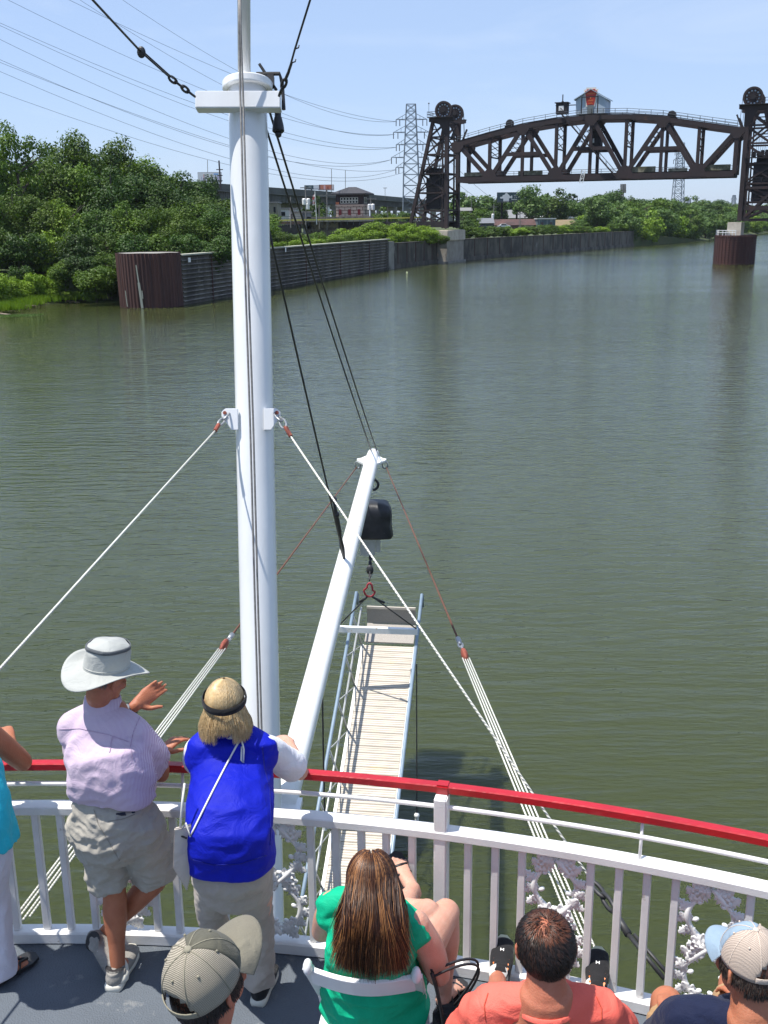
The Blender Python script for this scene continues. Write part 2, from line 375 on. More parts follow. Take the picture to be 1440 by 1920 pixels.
# ================================================================ wires and ropes
def line(name, pts, r, m, label, cat, group=None, seg=6):
    mb = MB(); mb.smooth = True; mb.tube(pts, r, seg); return tag(mb.build(name, m), label, cat, group)
def sag(a, b, s, n=12): return [a+(b-a)*(i/n)-V((0, 0, s*4*(i/n)*(1-i/n))) for i in range(n+1)]
MTop2 = MT-mfront*.25-md*.12+mside*.12
line('lift_wire', sag(MTop2-mside*.03, BT+V((-.04, -.1, .1)), .05), .0115, M['wire'], 'dark twin lift wire from mast head to boom tip, left of the pair', 'wire', 'twin lift wires')
line('lift_wire', sag(MTop2+mside*.05, BT+V((.06, -.1, .1)), .05), .0115, M['wire'], 'dark twin lift wire from mast head to boom tip, right of the pair', 'wire', 'twin lift wires')
bmid = U(633, 1058, 14.0)
# keep the attachment on the boom itself
def boom_at(py):
    best = min((abs(0), 0),); res = None; bestd = 1e9
    for i in range(401):
        p = BB+(BT-BB)*(i/400); q = p-EYE; d = q.dot(_fw); y = 960-FPX*q.dot(_u)/d
        if abs(y-py) < bestd: bestd = abs(y-py); res = p
    return res
bm_ = boom_at(1062)+bu*.12-bs*.0
w = line('preventer_wire', sag(MTop2-md*1.0, bm_, .02), .0115, M['wire'], 'dark single wire from mast to the middle of the boom', 'wire')
d_ = (MTop2-bm_).normalized(); mb = MB(); mb.smooth = True
mb.tube([bm_, bm_+d_*.25, bm_+d_*.5, bm_+d_*.6, bm_+d_*.85, bm_+d_*1.3], [.02, .035, .02, .032, .03, .014], 8)
for q in (.95, 1.25): mb.ball(bm_+d_*q, .045)
tag(mb.build('turnbuckle', M['wire']), 'dark turnbuckle joining the single wire to the middle of the boom', 'turnbuckle')

def chainlinks(mb, a, b, n, r=.008):
    d = (b-a)/n; t = d.normalized(); x = t.cross(V((0, 1, 0))).normalized(); y = t.cross(x)
    for i in range(n):
        c = a+d*(i+.5); s = x if i % 2 else y; h = d.length*.62; w = d.length*.22
        mb.tube([c+t*(h*math.cos(q))+s*(w*math.sin(q)) for q in [2*math.pi*k/12 for k in range(12)]], r, 5, closed=True)
# stays from the crossarm ends up to the upper deck, with turnbuckles
sl0 = U(364, 180, 9.05); slk = U(318, 145, 8.75); slk2 = U(265, 98, 8.3); sl1 = U(160, -15, 7.3); sl1 = slk2+(sl1-slk2)*1.6
st = empty('mast_stay', sl0, 'dark stay with chain and shackles running from left crossarm end up out of sight', 'stay', 'mast stays')
mb = MB(); mb.smooth = True; chainlinks(mb, sl0, slk, 4, .011); mb.build('chain', M['wire'], st)
mb = MB(); mb.smooth = True; mb.tube([slk, slk2], .007, 6); mb.tube([slk+V((.03, 0, -.01)), slk2+V((.02, 0, 0))], .006, 6); mb.tube([slk2, sl1], .009, 6); mb.build('cable', M['wire'], st)
mb = MB(); mb.ball(slk2, (.035, .02, .045)); mb.build('insulator', M['black'], st)
sr0 = U(524, 178, 9.05); srk = U(541, 135, 8.85); srk2 = U(553, 92, 8.6); sr1 = U(584, -8, 7.9); sr1 = srk2+(sr1-srk2)*1.8
st = empty('mast_stay', sr0, 'dark stay with turnbuckle and hooks running from right crossarm end up out of sight', 'stay', 'mast stays')
mb = MB(); mb.smooth = True; chainlinks(mb, sr0, srk, 3, .012); chainlinks(mb, srk, U(546, 120, 8.8), 1, .011); mb.build('chain', M['wire'], st)
mb = MB(); mb.smooth = True; mb.tube([srk, srk2, sr1], .009, 6)
for q in (srk2, U(547, 118, 8.8)): mb.tube([q, q+V((.03, 0, .01)), q+V((.035, 0, .03))], .006, 5)
mb.build('cable', M['wire'], st)

# white guy ropes from the mast lugs
lL = U(429, 776, 9.2); lR = U(517, 776, 9.2)
gl1 = U(0, 1252, 5.6); gl1 = gl1+(gl1-lL)*.35
gL = empty('guy_rope', lL, 'pale grey guy rope running from left mast lug down to the lower left', 'rope', 'guy ropes of the mast')
q = U(403, 808, 9.0); mb = MB(); mb.smooth = True; mb.tube([q, gl1], .0075, 8); mb.build('rope', M['rope'], gL)
mb = MB(); mb.smooth = True; chainlinks(mb, lL, U(410, 796, 9.08), 2, .009); mb.build('shackle', M['steel'], gL)
mb = MB(); mb.tube([U(410, 796, 9.08), q], .018, 8); mb.build('sleeve', M['rust'], gL)
grA = U(545, 818, 8.9); grB = U(1112, 1655, 5.95)
gR = empty('guy_rope', lR, 'pale grey guy rope from right mast lug across the gangway to the right rail', 'rope', 'guy ropes of the mast')
mb = MB(); mb.smooth = True; mb.tube([grA, grB], .0075, 8); mb.build('rope', M['rope'], gR)
mb = MB(); mb.smooth = True; chainlinks(mb, lR, U(535, 800, 8.96), 2, .009); mb.build('shackle', M['steel'], gR)
mb = MB(); mb.tube([U(535, 800, 8.96), grA], .018, 8); mb.build('sleeve', M['rust'], gR)
tb = U(1150, 1705, 5.75); tb2 = U(1178, 1752, 5.6); ta = U(1245, 1835, 5.4)
mb = MB(); mb.smooth = True; chainlinks(mb, grB, tb, 2, .013); mb.tube([tb, tb2], [.016, .022], 8); mb.tube([tb2, ta], .013, 6); mb.tube([tb2+V((.03, 0, 0)), ta+V((.04, 0, 0))], .011, 6); mb.build('turnbuckle', M['wire'], gR)

# boom tackles
def tackle(ear, wirept, blockpt, anchor, label, spread):
    t = empty('boom_tackle', blockpt, label, 'tackle', 'boom tackles')
    mb = MB(); mb.smooth = True; mb.tube([ear, wirept], .011, 6); mb.build('wire', M['rustwire'], t)
    d = (blockpt-wirept).normalized(); mb = MB(); mb.smooth = True; mb.tube([wirept, wirept+(blockpt-wirept)*.35], [.03, .022], 8)
    chainlinks(mb, wirept+(blockpt-wirept)*.3, wirept+(blockpt-wirept)*.75, 2, .012); mb.build('shackle', M['steel'], t)
    mb = MB(); s = d.cross(V((0, 1, 0))).normalized(); mb.ball(blockpt, (.065, .035, .12), s, d, 12, 8); mb.build('block', M['rust'], t)
    mb = MB(); mb.smooth = True; s = V((1, 0, 0))
    for i in range(4): mb.tube([blockpt+s*((i-1.5)*.022)+d*.08, anchor+s*((i-1.5)*spread)+V((0, (i % 2)*.03, 0))], .0070, 6)
    mb.build('rope_parts', M['rope'], t)
    return t
def onseg(a, b, y):
    lo = None; bd_ = 1e9
    for i in range(801):
        p = a+(b-a)*(i/800); q = p-EYE; yy = 960-FPX*q.dot(_u)/q.dot(_fw)
        if abs(yy-y) < bd_: bd_ = abs(yy-y); lo = p
    return lo
AR = U(1112, 1805, 6.1); AL = U(38, 1725, 6.2)
tackle(EARR, onseg(EARR, AR, 1198), onseg(EARR, AR, 1228), AR, 'rusty wire and four-part white rope tackle from boom tip down to the right railing', .030)
tackle(EARL, onseg(EARL, AL, 1190), onseg(EARL, AL, 1210), AL, 'four-part white rope tackle on rusty wire passing behind the mast to the lower left', .030)

# ================================================================ hoist below the boom tip
hk = U(700, 905, 19.35)
hoist = empty('chain_hoist', U(700, 1105, 19.3), 'black covered chain hoist with motor hanging under the boom tip', 'hoist')
mb = MB(); mb.smooth = True; h0 = U(699, 900, 19.35)
mb.tube([BT-bd*.3-V((0, 0, .1)), h0], .02, 6); mb.tube([h0+V((.10*math.sin(a), 0, -.09-.10*math.cos(a)*1.0)) for a in [math.pi*(.0+1.5*i/10) for i in range(11)]], .025, 8); mb.build('hook', M['black'], hoist)
hc = U(696, 972, 19.4); mb = MB(); mb.smooth = True
prof = [(.0, .335), (.22, .325), (.33, .285), (.365, .20), (.372, .08), (.375, -.1), (.385, -.30), (.375, -.325), (.0, -.33)]
mb.lathe(hc, (0, 0, 1), prof, 40, squash=.75)
vv = []
for v in mb.v:
    v = V(v); x_, y_ = v.x-hc.x, (v.y-hc.y)/.75; rr_ = math.hypot(x_, y_)
    if rr_ > 1e-4: g_ = (1/max(abs(x_), abs(y_))*rr_)**.75; v.x = hc.x+x_*g_; v.y = hc.y+y_*g_*.75
    k = noise.noise(v*3.0)*.05+noise.noise(v*V((9, 9, 2)).length*0+v*8)*.022; dd = V((v.x-hc.x, v.y-hc.y, 0)); vv.append(tuple(v+dd*k*2.2))
mb.v = vv
M['tarp'] = mat('black_tarp', (.014, .015, .02), .45, (.025, .026, .03), 6, bump=.8, bscale=9, spots=((.1, .1, .11), 7, .72))
mb.build('cover', M['tarp'], hoist)
mb = MB(); mb.box(hc-V((.07, 0, .50)), (.27, .26, .36)); mb.box(hc-V((-.12, 0, .48)), (.09, .2, .3)); mb.build('motor', M['alu'], hoist, bevel=.01)
mb = MB(); mb.smooth = True; a = hc-V((.02, 0, .68)); b = U(693, 1088, 19.3)
chainlinks(mb, a, a+(b-a)*.55, 5, .022); mb.ball(a+(b-a)*.62, (.07, .05, .1)); chainlinks(mb, a+(b-a)*.65, b, 3, .016); mb.build('chain', M['wire'], hoist)
rg = U(693, 1106, 19.3); mb = MB(); mb.smooth = True
mb.tube([rg+V((.09*math.sin(q)*(1.15 if math.cos(q) < 0 else .6), 0, .13*math.cos(q))) for q in [2*math.pi*i/20 for i in range(20)]], .02, 6, closed=True); mb.build('ring', mat('red_ring', (.35, .03, .04), .5), hoist)

# ================================================================ gangway (stage)
SF = U(729, 1212, 21.2); SN = U(662, 1690, 17.2)
sd = (SN-SF).normalized(); SE = SN+sd*2.2                 # continues towards the bow
sx_ = V((0, 0, 1)).cross(sd).normalized()
if sx_.x < 0: sx_ = -sx_
sxn = (sx_ + V((0, 0, 0))).normalized(); sup = sd.cross(sxn).normalized()
if sup.z < 0: sup = -sup
WD = .50
gang = empty('gangway', SN, 'hanging aluminium gangway with pale planks and blue-grey handrails below the boom', 'gangway')
M['plank'] = mat('pale_plank', (.58, .52, .44), .7, (.47, .42, .35), 3, spots=((.62, .52, .34), 3.5, .62), stretch=(.5, 3, 3), bump=.4, bscale=30)
LEN = (SE-SF).length; nb = int(LEN/.152)
mb = MB()
for i in range(nb):
    c = SF+sd*((i+.5)*.152)
    mb.box(c, (2*WD, .142, .03), sxn, sd, sup)
    for k in (-.047, 0, .047): mb.box(c+sd*k+sup*.0185, (2*WD-.02, .028, .007), sxn, sd, sup)
pk = mb.build('plank_deck', M['plank'], gang); 
mb = MB()
for s in (-1, 1):
    mb.beam(SF+sxn*(s*(WD+.035))-sup*.05, SE+sxn*(s*(WD+.035))-sup*.05, .06, .16, sup)
for i in range(0, nb, 6): mb.beam(SF+sd*(i*.152)-sxn*WD-sup*.06, SF+sd*(i*.152)+sxn*WD-sup*.06, .05, .07, sup)
mb.build('side_beam', M['alu'], gang)
for s in (-1, 1):
    lean = sxn*(s*.12); Lr = LEN-.2
    hf = SF-sd*.55+sxn*(s*(WD+.05)); top = []
    rb = MB(); rb.smooth = True
    A = SF-sd*.6+sxn*(s*(WD+.04))+sup*.92+lean; B = SE+sxn*(s*(WD+.04))+sup*.92+lean
    rb.tube([A-sup*.35+sd*.0, A-sup*.1-sd*.02, A, A+(B-A)*.3, A+(B-A)*.6, B], .032, 10); rb.build('handrail', M['bluepipe'], gang)
    mb = MB(); mb.smooth = True
    A2 = A-sup*.45-lean*.5; B2 = B-sup*.45-lean*.5
    mb.tube([A2, B2], .02, 8)
    for i in range(8):
        q = i/7; b0 = SF+sxn*(s*(WD+.04))+sd*(q*(LEN-.3)); t0 = b0+sup*.92+lean
        mb.tube([b0-sup*.1, t0], .02, 8)
        if i < 7: mb.tube([b0+sup*.02, b0+sd*((LEN-.3)/7)+sup*.88+lean], .011, 6)
    mb.build('rail_frame', M['alu'], gang)
# upturned end flap and grating
M['grate'] = mat('grating', (.44, .41, .37), .7, (.34, .31, .28), 60, metal=.3, bump=1, bscale=150)
mb = MB(); f0 = SF-sd*.02; upn = (sup*.62-sd*.8).normalized()
mb.box(f0-sd*.28+sup*.05, (2*WD, .5, .03), sxn, sd, sup); mb.build('end_grating', M['grate'], gang)
mb = MB(); fc = f0-sd*.55+sup*.06; un = (sup*.95-sd*.3).normalized(); mb.box(fc+un*.17, (2*WD, .34, .02), sxn, un, None); mb.build('end_flap', M['grate'], gang)
mb = MB(); mb.beam(fc+un*.36-sxn*WD, fc+un*.36+sxn*WD, .04, .05); mb.build('flap_edge', M['plank'], gang)
# lifting beam across the handrails with slings
xbL = U(632, 1179, 20.0); xbR = U(783, 1184, 20.0)
mb = MB(); mb.beam(xbL, xbR, .09, .11); mb.build('lifting_beam', M['boom'], gang)
mb = MB(); mb.smooth = True; mb.tube([rg-V((0.03, 0, .12)), xbL+V((.02, 0, .05))], .014, 6); mb.tube([rg-V((-.03, 0, .12)), xbR+V((-.02, 0, .05))], .014, 6)
mb.tube([rg-V((0.05, 0, .14)), rg+(xbL-rg)*.3], .022, 6); mb.tube([rg-V((-.05, 0, .14)), rg+(xbR-rg)*.3], .022, 6); mb.build('sling', M['wire'], gang)
# dark drop cables beside the gangway
for xa, ya, xb, yb, da, lb in ((604, 1285, 603, 1500, 13.6, 'left'), (781, 1255, 781, 1508, 18.0, 'right')):
    a = U(xa, ya, da); b = U(xb, yb, da*1.06); b = V((a.x+(b.x-a.x)*.2, a.y, b.z))
    a.z = a.z+.0
    c = empty('drop_cable', a, f'dark cable with white end fitting hanging {"between boom and gangway" if lb == "left" else "down on the river side of the gangway"}', 'cable', 'drop cables')
    mb = MB(); mb.tube([a+V((0, 0, .1)), b], .013, 6); mb.build('cable', M['wire'], c)
    mb = MB(); mb.tube([b, b-V((0, 0, .25))], .035, 8); mb.ball(b-V((0, 0, .02)), .05); mb.build('end_fitting', M['boom'], c)
    mb = MB(); gx = (SN+SF)/2
    mb.tube([b-V((0, 0, .22)), b-V((0, 0, .22))+sxn*(-.55 if lb == 'right' else .7)], .025, 8); mb.build('arm', M['alu'], c)
# ================================================================ river, land
def water_mat():
    m = bpy.data.materials.new('river_water'); m.use_nodes = True; nt = m.node_tree; L = nt.links; p = nt.nodes['Principled BSDF']
    geo = N(nt, 'ShaderNodeNewGeometry')
    def nz(scale, st, rot=0, det=3, rough=.5):
        mp = N(nt, 'ShaderNodeMapping'); mp.inputs['Scale'].default_value = st; mp.inputs['Rotation'].default_value = (0, 0, rot)
        L.new(geo.outputs['Position'], mp.inputs[0])
        n = N(nt, 'ShaderNodeTexNoise', Scale=scale, Detail=det, Roughness=rough); L.new(mp.outputs[0], n.inputs[0]); return n.outputs[0]
    a = nz(1.25, (.45, 1.9, 1), .12, 3); b = nz(.16, (.6, 1.4, 1), -.2, 2); c = nz(4.6, (.6, 1.6, 1), .2, 3); e = nz(.012, (.5, 2.2, 1), .35, 3)
    ad = N(nt, 'ShaderNodeMath', operation='MULTIPLY_ADD'); L.new(a, ad.inputs[0]); ad.inputs[1].default_value = .095
    m2 = N(nt, 'ShaderNodeMath', operation='MULTIPLY_ADD'); L.new(b, m2.inputs[0]); m2.inputs[1].default_value = .12; L.new(ad.outputs[0], m2.inputs[2])
    m3 = N(nt, 'ShaderNodeMath', operation='MULTIPLY_ADD'); L.new(c, m3.inputs[0]); m3.inputs[1].default_value = .024; L.new(m2.outputs[0], m3.inputs[2])
    # wind patches: calmer and rougher areas
    r = N(nt, 'ShaderNodeMapRange'); r.inputs[1].default_value = .35; r.inputs[2].default_value = .65; r.inputs[3].default_value = .55; r.inputs[4].default_value = 1.0; L.new(e, r.inputs[0])
    bp = N(nt, 'ShaderNodeBump', Distance=1.0); L.new(m3.outputs[0], bp.inputs['Height']); L.new(r.outputs[0], bp.inputs['Strength'])
    L.new(bp.outputs[0], p.inputs['Normal'])
    n = nz(.03, (1, 1, 1), 0, 4); rr = N(nt, 'ShaderNodeMapRange'); rr.inputs[1].default_value = .3; rr.inputs[2].default_value = .7; L.new(n, rr.inputs[0])
    L.new(mixc(nt, rr.outputs[0], (.038, .048, .013), (.047, .055, .016)), p.inputs['Base Color'])
    p.inputs['Subsurface Weight'].default_value = 1; p.inputs['Subsurface Radius'].default_value = (1, 1, .8); p.inputs['Subsurface Scale'].default_value = 2.2
    p.inputs['Roughness'].default_value = .06; p.inputs['IOR'].default_value = 1.333; p.inputs['Specular IOR Level'].default_value = .5
    return m
mb = MB(); Rr = 5000; mb.add([(-Rr, -600, 0), (Rr, -600, 0), (Rr, Rr, 0), (-Rr, Rr, 0)], [(0, 1, 2, 3)])
tag(mb.build('river', water_mat()), kind='structure')

bank = [(-150, -200), (-95, 20), (-68, 95), (-56, 122), (-50, 138), (-44, 151), (-33, 149), (-27.6, 147.5), (-14.3, 193.7), (1.1, 244.3), (15.8, 282.6), (56.5, 349), (96.5, 413.6), (150, 500), (254, 711), (330, 840), (700, 1330), (2000, 2700), (3400, 4400)]
walled = lambda i: 7 <= i <= 12
M['ground'] = mat('ground', (.045, .075, .02), .95, (.075, .085, .03), .12, bump=.6, bscale=4)
mb = MB(); rows = []
offs = [(0, -1.2), (1.2, .15), (5, .9), (14, 4.2), (40, 5.6), (150, 6.2), (800, 6.5), (1400, 6.5)]
woffs = [(.0, -.5), (.0, 4.6), (5, 4.7), (14, 5.0), (40, 5.8), (150, 6.3), (800, 6.5), (1400, 6.5)]
for i, p in enumerate(bank):
    a = V(bank[max(i-1, 0)]); b = V(bank[min(i+1, len(bank)-1)]); t = (b-a).normalized(); nrm = V((-t.y, t.x))
    rows.append([(p[0]+nrm.x*o, p[1]+nrm.y*o, z) for o, z in (woffs if walled(i) else offs)])
k = len(offs); vs = [v for r_ in rows for v in r_]
mb.add(vs, [(i*k+j, (i+1)*k+j, (i+1)*k+j+1, i*k+j+1) for i in range(len(rows)-1) for j in range(k-1)])
mb.smooth = True; tag(mb.build('ground', M['ground']), kind='structure')
def hz(Y, dpx): return CZ+dpx*Y/2030.0

# ---- sheet pile cell and guide walls
M['pile'] = mat('rusty_sheet_pile', (.090, .038, .030), .85, (.050, .023, .021), .5, stretch=(5, 5, .12), bump=.5, bscale=3, thr=(.4, .6), spots=((.11, .085, .075), .5, .69))
M['conc'] = mat('weathered_concrete', (.30, .29, .26), .9, (.20, .19, .17), .4, spots=((.09, .08, .07), .3, .60), bump=.5, bscale=5)
M['wall'] = mat('dark_stained_wall', (.13, .118, .10), .9, (.055, .05, .045), .35, stretch=(1, 1, .5), spots=((.22, .21, .19), .22, .645), bump=.5, bscale=3, thr=(.4, .6))
M['wallcap'] = mat('wall_cap', (.42, .42, .35), .9, (.30, .31, .24), .3)
cc = atZ(273, 578, 0); cc = V((cc.x, cc.y+4.1, 0)); CR = 4.15
cell = empty('sheet_pile_cell', cc, 'rusty brown round sheet pile cell in the river at the left wall end', 'pile cell')
ztop = 7.0; mb = MB(); seg = 208; vs = []; fs = []
for k2 in range(seg):
    a = 2*math.pi*k2/seg; r = CR+(.06 if (k2 % 4) in (0, 1) else -.03); lean = V((-.0, 0, 0))
    vs += [(cc.x+r*math.cos(a), cc.y+r*math.sin(a), -1), (cc.x+r*1.015*math.cos(a)-.10, cc.y+r*1.015*math.sin(a), ztop+.02*math.sin(a*7))]
for k2 in range(seg): fs.append((2*k2, (2*k2+2) % (2*seg), (2*k2+3) % (2*seg), 2*k2+1))
mb.add(vs, fs); mb.build('pile_ring', M['pile'], cell)
mb = MB(); mb.lathe((cc.x-.1, cc.y, ztop-.25), (0, 0, 1), [(CR-.12, 0), (CR-.12, .2), (0, .26)], 48); mb.build('concrete_top', M['conc'], cell)
mb = MB(); 
def cellpt(px, py):
    v = ray(px, py); ox, oy = -cc.x, -cc.y; A = v.x**2+v.y**2; B = 2*(ox*v.x+oy*v.y); C_ = ox*ox+oy*oy-(CR+.16)**2
    s = (-B-math.sqrt(max(B*B-4*A*C_, 0)))/(2*A); return EYE+v*s
for (x0, y0, x1, y1, w) in ((255, 497, 260, 530, .16), (260, 530, 267, 578, .30), (235, 545, 239, 575, .12), (266, 545, 268, 560, .12)): mb.beam(cellpt(x0, y0), cellpt(x1, y1), w, .08, (0, 1, 0))
tag(mb.build('pale_streak', M['wallcap'], cell), 'bleached pale vertical streaks')
W0 = V((-27.0, 144.8, 0)); WB = atZ(728, 505, 0); PL_ = atZ(852, 492, 0); WC = atZ(1187, 462, 0)
gw = empty('guide_wall', W0, 'long dark corrugated river guide wall right of the round rusty cell', 'wall')
def wallrun(mb, a, b, zt, ridges, d0=.0):
    a, b = V(a), V(b); t = (b-a).normalized(); nr = V((t.y, -t.x, 0)); n = 24; prof = []
    if ridges:
        h = zt/ridges; prof.append((0.0, -1.5))
        for i in range(ridges):
            z = i*h; prof += [(0, z), (0, z+h*.62), (.22, z+h*.66), (.30, z+h*.80), (.22, z+h*.95), (0, z+h)]
    else: prof = [(0, -1.5), (0.02, zt)]
    prof += [(-.9, zt), (-.9, 3)]
    vs = [a+(b-a)*(i/n)+nr*(o+d0)+V((0, 0, z)) for i in range(n+1) for o, z in prof]; k = len(prof)
    fl = [(i*k+j, (i+1)*k+j, (i+1)*k+j+1, i*k+j+1) for i in range(n) for j in range(k-1)]
    n0 = len(mb.f); mb.add(vs, fl)
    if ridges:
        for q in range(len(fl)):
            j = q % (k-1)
            if j >= 2 and (j-1) % 6 in (3, 4) and j < k-3: mb.m[n0+q] = 1  # upward ridge faces take the paler, sunlit tone
    mb.add([a+nr*(o+d0)+V((0, 0, z)) for o, z in prof], [tuple(range(k))]); mb.add([b+nr*(o+d0)+V((0, 0, z)) for o, z in prof], [tuple(range(k))])
def toppx(px, py, P): v = ray(px, py); return CZ+v.z*(P.y/v.y)
zt1 = toppx(332, 465, W0); zt2 = toppx(728, 451, WB); zt3 = toppx(1187, 437, WC)
K1 = W0+(WB-W0)*.12+V((.35, 0, 0))
mb = MB(); wallrun(mb, W0, WB, 6.55, 11); mb.build('corrugated_face', [M['wall'], mat('sunlit_ridge', (.26, .245, .22), .9, (.10, .09, .08), .5, stretch=(1, 1, .3), thr=(.4, .58))], gw)  # second material paints sunlight into the colour of the ridge tops
tt = (WB-W0).normalized(); nrm_ = V((tt.y, -tt.x, 0))
mb = MB(); mb.beam(W0+V((0, 0, 6.6))-nrm_*.2, WB+V((0, 0, 6.6))-nrm_*.2, 1.3, .18); mb.build('wall_cap', M['wallcap'], gw)
mb = MB()
for f in (.09, .28, .47, .66, .85): mb.box(W0+(WB-W0)*f+nrm_*.24+V((0, 0, 3.2)), (.18, .12, 6.2), tt)
mb.build('joint_strip', M['pile'], gw)
mb = MB(); mb.box(W0+tt*1.8+nrm_*.45+V((0, 0, 5.9)), (.7, .06, .6), tt); mb.box(W0+tt*38+nrm_*.45+V((0, 0, 6.2)), (.4, .06, .8), tt); mb.build('gauge_plate', M['white'], gw)
WM = atY(838, 488, 281.0); WM.z = 0
gw2 = empty('guide_wall', WB, 'lower dark concrete river wall running behind the left bridge pier', 'wall')
mb = MB(); wallrun(mb, WB, WM, 5.6, 0); wallrun(mb, WM, WC, 5.6, 0); mb.build('concrete_face', M['wall'], gw2)
t2 = (WC-WM).normalized(); n2_ = V((t2.y, -t2.x, 0))
mb = MB(); [(mb.beam(A_+V((0, 0, 5.62))-n2_*.3, B_+V((0, 0, 5.62))-n2_*.3, .9, .16), mb.beam(A_+V((0, 0, .5))+n2_*.2, B_+V((0, 0, .5))+n2_*.2, .4, 1.0)) for A_, B_ in ((WB, WM), (WM, WC))]; mb.build('ledge', M['wall'], gw2)
mb = MB()
for i in range(1, 26): mb.box((WB+(WM-WB)*(i/7) if i < 7 else WM+(WC-WM)*((i-7)/19))+n2_*.06+V((0, 0, 2.8)), (.25, .1, 5.5), t2)
mb.build('joint_strip', M['pile'], gw2)
mb = MB(); mb.box(WB+n2_*.3+V((0, 0, 3.0)), (2.2, 1.2, 6.2), t2); mb.build('corner_post', M['conc'], gw2)

# ================================================================ lift bridge
M['bridge'] = mat('bridge_steel', (.034, .020, .021), .8, (.022, .015, .017), .25, spots=((.055, .027, .022), .35, .6), bump=.3, bscale=3)
M['bdark'] = mat('bridge_dark', (.022, .017, .019), .85, (.014, .012, .014), .4)
M['stone'] = mat('pier_stone', (.36, .33, .28), .9, (.25, .22, .19), .5, spots=((.42, .30, .22), .5, .62), bump=.6, bscale=2)
M['whiteb'] = mat('whitewash', (.66, .60, .50), .9, (.5, .42, .34), .6)
BLp = atY(837, 428, 277.0); BLp.z = 0; BRp = atY(1386, 416, 250.5); BRp.z = 0
bdir = (BRp-BLp).normalized(); bn = V((-bdir.y, bdir.x, 0)); BW = 9.2
def T(px, py): return on_line(px, py, BLp, BRp)
def both(f):
    for o in (V((0, 0, 0)), bn*BW): f(o)
br = empty('lift_bridge', BLp, 'dark brown steel vertical lift railway bridge with two towers and raised arched truss span', 'bridge')
# span nodes
e0 = T(858, 340); e8 = T(1376, 330); span = (e8-e0); span.z = 0; Ls = span.length
topy = [(857, 271), (908, 254), (974, 238), (1038, 227), (1102, 220), (1170, 219), (1243, 223), (1313, 233), (1376, 243)]
def tz(px, py): return T(px, py).z
boty0 = tz(858, 350)+.3; boty8 = tz(1376, 335)+.3; bz = (boty0+boty8)/2
def node(i, up):
    P = V((e0.x, e0.y, 0))+span*(i/8)
    if not up: return V((P.x, P.y, bz+1.0))
    q = T(*topy[i]); return V((P.x, P.y, q.z))
TN = [node(i, 1) for i in range(9)]; BN = [node(i, 0) for i in range(9)]
side = ['near', 'far']
for s, off in enumerate((V((0, 0, 0)), bn*BW)):
    mb = MB()
    def bm_(a, b, w=.9, h=.9): mb.beam(a+off, b+off, w, h, bn)
    for i in range(8):
        mb.beam(TN[i]+off, TN[i+1]+off, 1.0, 1.15, V((0, 0, 1))); mb.beam(BN[i]+off, BN[i+1]+off, 1.0, 1.3, V((0, 0, 1)))
    for i in (1, 3, 5, 7): bm_(BN[i], TN[i], .75, .75)
    for i in (2, 4, 6): bm_(BN[i], TN[i], .7, .8)
    bm_(BN[0], TN[0], .9, .9); bm_(BN[8], TN[8], .9, .9)
    dg = [(0, 1), (2, 1), (2, 3), (4, 3), (4, 5), (6, 5), (6, 7), (8, 7)]
    for a, b in dg: bm_(TN[a], BN[b], .95, .8)
    for i in (2, 4, 6):
        l = TN[i]+(BN[i-1]-TN[i])*.52; r_ = TN[i]+(BN[i+1]-TN[i])*.52; bm_(l, r_, .85, .85)
    for i in (1, 3, 5, 7):   # gusset plates
        c = BN[i]+off; mb.prism([c+bdir*a+V((0, 0, b))-bn*.52 for a, b in ((-2.2, -.4), (2.2, -.4), (1.7, 1.2), (.6, 2.4), (-.6, 2.4), (-1.7, 1.2))], bn*1.04)
    for i in (0, 2, 4, 6, 8):
        c = TN[i]+off; mb.prism([c+bdir*a+V((0, 0, b))-bn*.55 for a, b in ((-1.5, .5), (1.5, .5), (1.6, -.6), (.6, -1.9), (-.6, -1.9), (-1.6, -.6))], bn*1.1)
    mb.build('truss', M['bridge'], br)
# sway frames, portal lacing and floor
mb = MB()
for i in range(9):
    a, b = TN[i], TN[i]+bn*BW; mb.beam(a, b, .5, .6)
    if i in (1, 3, 5, 7):
        z1, z0 = TN[i].z-.5, TN[i].z-(TN[i].z-bz)*.45
        P = V((TN[i].x, TN[i].y, 0)); n = 3
        for j in range(n):
            za = z0+(z1-z0)*j/n; zb = z0+(z1-z0)*(j+1)/n
            mb.beam(P+V((0, 0, za)), P+bn*BW+V((0, 0, zb)), .14, .14); mb.beam(P+V((0, 0, zb)), P+bn*BW+V((0, 0, za)), .14, .14)
        mb.beam(P+V((0, 0, z0)), P+bn*BW+V((0, 0, z0)), .3, .3)
    if i in (2, 4, 6, 8):   # lattice between the paired diagonals
        A = TN[i]; B = TN[i]+(BN[i-1]-TN[i])*.5; n = 6
        for j in range(n):
            p, q = A+(B-A)*(j/n), A+(B-A)*((j+1)/n); mb.beam(p, q+bn*BW, .12, .12); mb.beam(q, p+bn*BW, .12, .12)
    if i < 8: mb.beam(TN[i], TN[i+1]+bn*BW, .25, .25); mb.beam(TN[i+1], TN[i]+bn*BW, .25, .25)
mb.build('sway_bracing', M['bridge'], br)
mb = MB()
for i in range(33):
    p = BN[0]+(BN[8]-BN[0])*(i/32); mb.beam(p+bn*.5, p+bn*(BW-.5), .35, 1.1)
for o in (2.2, 3.7, 5.5, 7): mb.beam(BN[0]+bn*o+V((0, 0, .5)), BN[8]+bn*o+V((0, 0, .5)), .5, .9)
mb.build('floor_beams', M['bdark'], br)
M['tie'] = mat('old_timber', (.28, .26, .19), .9, (.10, .10, .06), .6, thr=(.42, .55))
